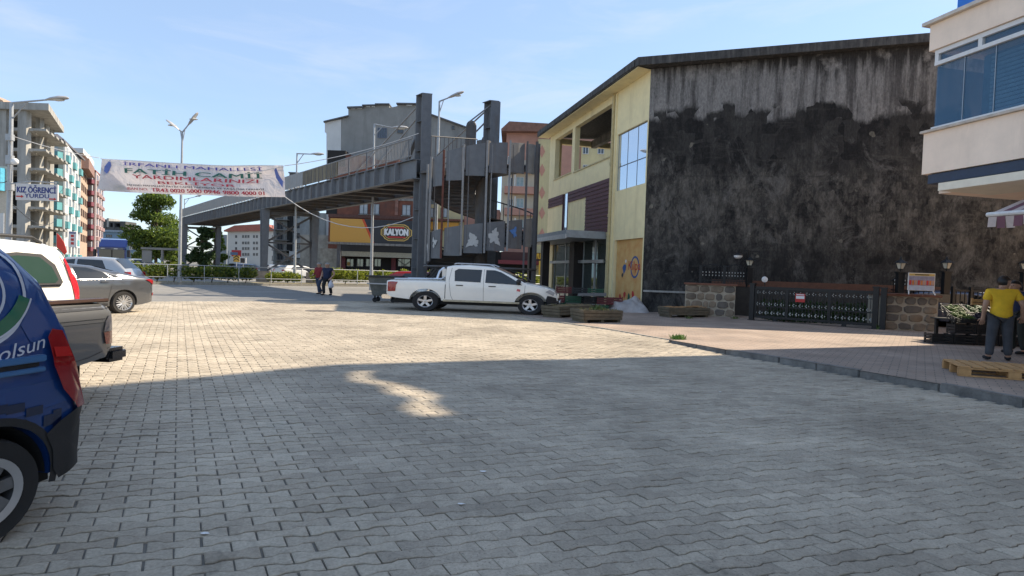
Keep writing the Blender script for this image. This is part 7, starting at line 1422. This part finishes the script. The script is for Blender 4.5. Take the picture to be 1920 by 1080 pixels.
# ================================================================== people
def skin_mesh(verts, edges, radii, tf, root=0, sub=2):
    me = bpy.data.meshes.new('skin'); me.from_pydata(verts, edges, []); ob = bpy.data.objects.new('skin', me); COL.objects.link(ob)
    md_ = ob.modifiers.new('s', 'SKIN'); md_.use_smooth_shade = True
    for i, r in enumerate(radii): d = me.skin_vertices[0].data[i]; d.radius = (r, r) if not isinstance(r, tuple) else r; d.use_root = (i == root)
    ss = ob.modifiers.new('u', 'SUBSURF'); ss.levels = sub; ss.render_levels = sub
    dg = bpy.context.evaluated_depsgraph_get(); m2 = bpy.data.meshes.new_from_object(ob.evaluated_get(dg)); bpy.data.objects.remove(ob); b = MB(); b.v = [tuple(tf(v.co)) for v in m2.vertices]; b.f = [tuple(p.vertices) for p in m2.polygons]; b.mi = [0] * len(b.f); bpy.data.meshes.remove(m2); return b
skin_m = mat('skin', (.42, .24, .16), .55, var=.08, scale=10); hair_k = mat('hair_black', (.012, .010, .009), .5, var=.2); hair_g = mat('hair_grey', (.25, .24, .23), .6, var=.2)
def person(label, loc, face, shirt, trousers, shoes, hair, J, group=None, belly=0, sleeve=.5, height=1.0):
    cs, sn = math.cos(face), math.sin(face)          # face: direction the person looks, world angle; local +y forward, +x right
    def tf(p): p = Vector(p) * height; fx, fy = p.y, p.x; X = fx * cs + fy * sn; Y = fx * sn - fy * cs; return Vector((loc[0] + SX * X, loc[1] + Y, loc[2] + p.z))
    T = thing('person', label, 'person', tuple(loc), group); K = {k: Vector(v) for k, v in J.items()}
    V, E, Rr = [], [], []
    def add(p, r, par=None): V.append(tuple(p)); Rr.append(r); i = len(V) - 1; (E.append((par, i)) if par is not None else None); return i
    pel = add(K['pelvis'], .13); sp = add(K['spine'], .125, pel); ch = add(K['chest'], .13, sp); nk = add(K['neck'], .055, ch); hb = add(K['head'] - Vector((0, 0, .055)), .078, nk); hm = add(K['head'] + Vector((0, .01, .03)), .104, hb); add(K['head'] + Vector((0, 0, .10)), .085, hm)
    for s in ('l', 'r'):
        sh_ = add(K['sh_' + s], .06, ch); el = add(K['el_' + s], .042, sh_); wr = add(K['wr_' + s], .03, el); d = (K['wr_' + s] - K['el_' + s]).normalized(); pm = add(K['wr_' + s] + d * .06, .035, wr); side = d.cross(Vector((0, 1, 0))).normalized() if abs(d.y) < .9 else Vector((1, 0, 0))
        for q, (off, ln) in enumerate(((-.030, .075), (-.010, .088), (.010, .084), (.030, .066))):
            f0 = add(K['wr_' + s] + d * .10 + side * off, .0095, pm); f1 = add(K['wr_' + s] + d * (.10 + ln * .6) + side * off + Vector((0, .012, 0)), .009, f0); add(K['wr_' + s] + d * (.10 + ln) + side * off + Vector((0, .03, 0)), .008, f1)
        t0 = add(K['wr_' + s] + d * .05 - side * .045 + Vector((0, .02, 0)), .011, pm); add(K['wr_' + s] + d * .10 - side * .055 + Vector((0, .035, 0)), .009, t0)
        hp = add(K['hip_' + s], .09, pel); kn = add(K['kn_' + s], .055, hp); an = add(K['an_' + s], .04, kn); add(K['toe_' + s], .035, an)
    b = skin_mesh(V, E, Rr, tf); H_ = K['head']; fw = J.get('look', (0, 1, 0)); fv = Vector(fw).normalized(); rv = Vector((fv.y, -fv.x, 0))
    nose = MB().ball((0, 0, 0), .018, .018, .028, 6, 5); nose.v = [tuple(tf(H_ + fv * .098 + Vector(v) + Vector((0, 0, .01)))) for v in nose.v]; b.add(nose.v, nose.f)
    for sg in (-1, 1): ear = MB().ball((0, 0, 0), .016, .02, .032, 6, 5); ear.v = [tuple(tf(H_ + rv * sg * .088 + Vector(v) + Vector((0, 0, .015)))) for v in ear.v]; b.add(ear.v, ear.f)
    body = b.build('body', skin_m, T, smooth=80, fix=False)
    for sg in (-1, 1): e_ = MB().ball(tf(H_ + fv * .088 + rv * sg * .033 + Vector((0, 0, .035))), .012, .012, .009, 6, 5); e_.build('eye', hair_k, T)
    mo = MB().ball(tf(H_ + fv * .086 + Vector((0, 0, -.045))), .03, .012, .007, 8, 5).build('mouth', mat('lips', (.25, .09, .07), .6), T)
    # clothes
    V, E, Rr = [], [], []
    hem = K['pelvis'] + Vector((0, 0, -.13)); a0_ = add(hem, .168 + belly * .3); a = add(K['pelvis'] + Vector((0, 0, .02)), .168 + belly * .5, a0_); p2 = add(K['spine'] + Vector((0, belly * .5, 0)), .150 + belly, a); c2 = add(K['chest'], .155, p2); add(K['neck'] - Vector((0, 0, .015)), .075, c2)
    for s in ('l', 'r'): sh_ = add(K['sh_' + s], .082, c2); add(K['sh_' + s].lerp(K['el_' + s], sleeve if sleeve <= 1 else 1), .066, sh_) if sleeve <= 1 else add(K['wr_' + s], .045, add(K['el_' + s], .06, sh_))
    skin_mesh(V, E, Rr, tf).build('shirt', shirt, T, smooth=80, fix=False)
    V, E, Rr = [], [], []
    a = add(K['pelvis'] + Vector((0, 0, .03)), .142)
    for s in ('l', 'r'): h_ = add(K['hip_' + s], .105, a); k_ = add(K['kn_' + s], .075, h_); add(K['an_' + s] + Vector((0, 0, .0)), .062, k_)
    skin_mesh(V, E, Rr, tf).build('trousers', trousers, T, smooth=80, fix=False)
    for s in ('l', 'r'):
        an, to = K['an_' + s], K['toe_' + s]; V, E, Rr = [], [], []; a = add(an + Vector((0, -.02, -.035)), .05); m_ = add(an.lerp(to, .6) + Vector((0, 0, -.005)), .045, a); add(to + Vector((0, .03, .012)), .034, m_); skin_mesh(V, E, Rr, tf).build('shoe', shoes, T, smooth=80, fix=False)
    hr = MB().ball((0, 0, 0), .098, .108, .122, 14, 10); 
    def hv(v):
        v = Vector(v); f = v.dot(fv)
        if v.z < .035 and f > -.015: v = v * .5
        elif v.z < -.085: v = v * .75
        return tf(H_ - fv * .012 + v + Vector((0, 0, .03)))
    hr.v = [tuple(hv(v)) for v in hr.v]; hr.build('hair', hair, T, smooth=60); return T, tf, K
STAND = dict(pelvis=(0, 0, .96), spine=(0, .0, 1.14), chest=(0, -.01, 1.34), neck=(0, .0, 1.47), head=(0, .03, 1.585), sh_l=(-.175, -.01, 1.40), sh_r=(.175, -.01, 1.40), el_l=(-.235, -.03, 1.12), el_r=(.235, -.03, 1.12), wr_l=(-.245, .06, .90), wr_r=(.245, .06, .90), hip_l=(-.085, 0, .90), hip_r=(.085, 0, .90), kn_l=(-.11, .03, .50), kn_r=(.11, .03, .50), an_l=(-.13, -.02, .09), an_r=(.13, -.02, .09), toe_l=(-.15, .14, .035), toe_r=(.15, .14, .035))
jeans_g = mat('grey_jeans', (.055, .057, .065), .85, var=.25, scale=9); jeans_b = mat('blue_jeans', (.035, .05, .09), .85, var=.25, scale=9); navy_c = mat('navy_cloth', (.012, .018, .05), .85, var=.25, scale=9); black_c = mat('black_cloth', (.014, .014, .016), .85, var=.2); yel_c = mat('yellow_cloth', (.72, .43, .02), .85, var=.12, scale=7, bump=.2, bscale=14); red_c = mat('red_cloth', (.20, .018, .022), .85, var=.2, scale=8)
f_ = G(1872, 676, .12); Jy = dict(STAND); Jy.update(look=(.8, .6, 0), head=(.03, .03, 1.585), wr_r=(.30, .05, .93), el_r=(.27, -.07, 1.14), el_l=(-.225, -.03, 1.12), wr_l=(-.225, .05, .88), an_l=(-.14, -.03, .09), toe_l=(-.16, .13, .035), an_r=(.13, .02, .09), toe_r=(.16, .19, .035))
person('man in a yellow polo shirt and grey jeans seen from behind at the stall', (f_.x, f_.y, .12), R(72), yel_c, jeans_g, black_c, hair_k, Jy, 'people at the stall', sleeve=.7)
f_ = G(1893, 668, .12); Jd = dict(STAND); Jd.update(look=(-.3, 1, 0), el_r=(.27, .05, 1.14), wr_r=(.2, .25, 1.05), pelvis=(0, -.02, .94), chest=(0, .05, 1.3), neck=(0, .08, 1.42), head=(0, .12, 1.52), sh_l=(-.18, .05, 1.36), sh_r=(.18, .05, 1.36))
person('man in dark clothes standing beyond the yellow shirted man', (f_.x + .55, f_.y + .45, .12), R(-170), navy_c, mat('dark_trousers', (.02, .022, .018), .85), black_c, hair_k, Jd, 'people at the stall', sleeve=.55)
f1_ = G(598, 552); f2_ = G(613, 554)
Jw = dict(STAND); Jw.update(kn_l=(-.10, .16, .52), an_l=(-.10, .10, .10), toe_l=(-.11, .27, .05), kn_r=(.10, -.06, .50), an_r=(.10, -.26, .13), toe_r=(.10, -.14, .04), el_r=(.25, -.06, 1.13), wr_r=(.17, .17, 1.06), el_l=(-.24, -.08, 1.13), wr_l=(-.25, .0, .90))
person('walking man in a red jacket and blue jeans beside a companion', (f1_.x, f1_.y, 0), R(-115), red_c, jeans_b, black_c, hair_g, Jw, 'pedestrians crossing the square', sleeve=2)
Jw2 = dict(STAND); Jw2.update(kn_r=(.11, .10, .52), an_r=(.11, .05, .09), toe_r=(.13, .22, .04), kn_l=(-.11, -.02, .5), an_l=(-.11, -.14, .10), toe_l=(-.12, .02, .04), el_l=(-.30, -.02, 1.14), wr_l=(-.24, .12, .96), el_r=(.24, -.03, 1.13), wr_r=(.22, .12, .95))
_, tfb, Kb = person('walking man in a navy shirt and dark trousers carrying a white bag', (f2_.x, f2_.y, 0), R(-105), navy_c, black_c, black_c, hair_g, Jw2, 'pedestrians crossing the square', belly=.02)
hp_ = tfb(Kb['wr_l'] + Vector((0, .03, -.12))); b = MB().lathe([(.02, 0), (.05, -.06), (.13, -.22), (.15, -.34), (.11, -.42), (.001, -.44)], hp_, 12); b.v = [(x + .02 * math.sin(40 * z), y + .015 * math.sin(30 * x), z) for x, y, z in b.v]; bg_ = thing('carrier_bag', 'white plastic carrier bag held by the navy shirted walker', 'bag', tuple(hp_)); b.build('sack', mat('bag_white', (.62, .60, .64), .5, var=.1), bg_, smooth=60); MB().tube([hp_ + Vector((-.03, 0, 0)), hp_ + Vector((-.01, 0, .05)), hp_ + Vector((.03, 0, 0))], .012, 6).build('handle', white_p, bg_)
# litter on the paving
for k, (px_, py_, lb) in enumerate(((383, 1000, 'left foreground paving'), (866, 945, 'middle foreground paving'), (905, 884, 'paving beyond the middle scrap'), (1350, 735, 'shaded paving near the kerb'), (1815, 727, 'gutter below the pallet'))):
    p = G(px_, py_, .008); n = 7; b = MB().add([p] + [p + Vector((.02 * SX * random.uniform(.5, 1.3) * math.cos(i * .9), .014 * random.uniform(.5, 1.3) * math.sin(i * .9), .006 * random.random())) for i in range(n)], [(0, i + 1, (i + 1) % n + 1) for i in range(n)]); tag(b.build('paper_scrap', white_p), 'tiny white paper scrap on the %s' % lb, 'litter', 'scraps of litter')
for k, ((xa, ya, Ya), (xb, yb, Yb), sg) in enumerate((((-20, 330, 30), (22, 333, 28), .3), ((18, 338, 28), (120, 352, 60), 1.0), ((14, 372, 28), (110, 405, 70), 1.2))):
    T = thing('power_cable', 'thin dark overhead cable at the leaning lamp, %s of three' % ('upper', 'middle', 'lower')[k], 'cable', tuple(P(xa, ya, Ya)), 'overhead cables'); a, c = P(xa, ya, Ya), P(xb, yb, Yb); MB().tube([a.lerp(c, i / 12) - Vector((0, 0, sg * 4 * (i / 12) * (1 - i / 12))) for i in range(13)], .02, 5).build('wire', black_p, T)
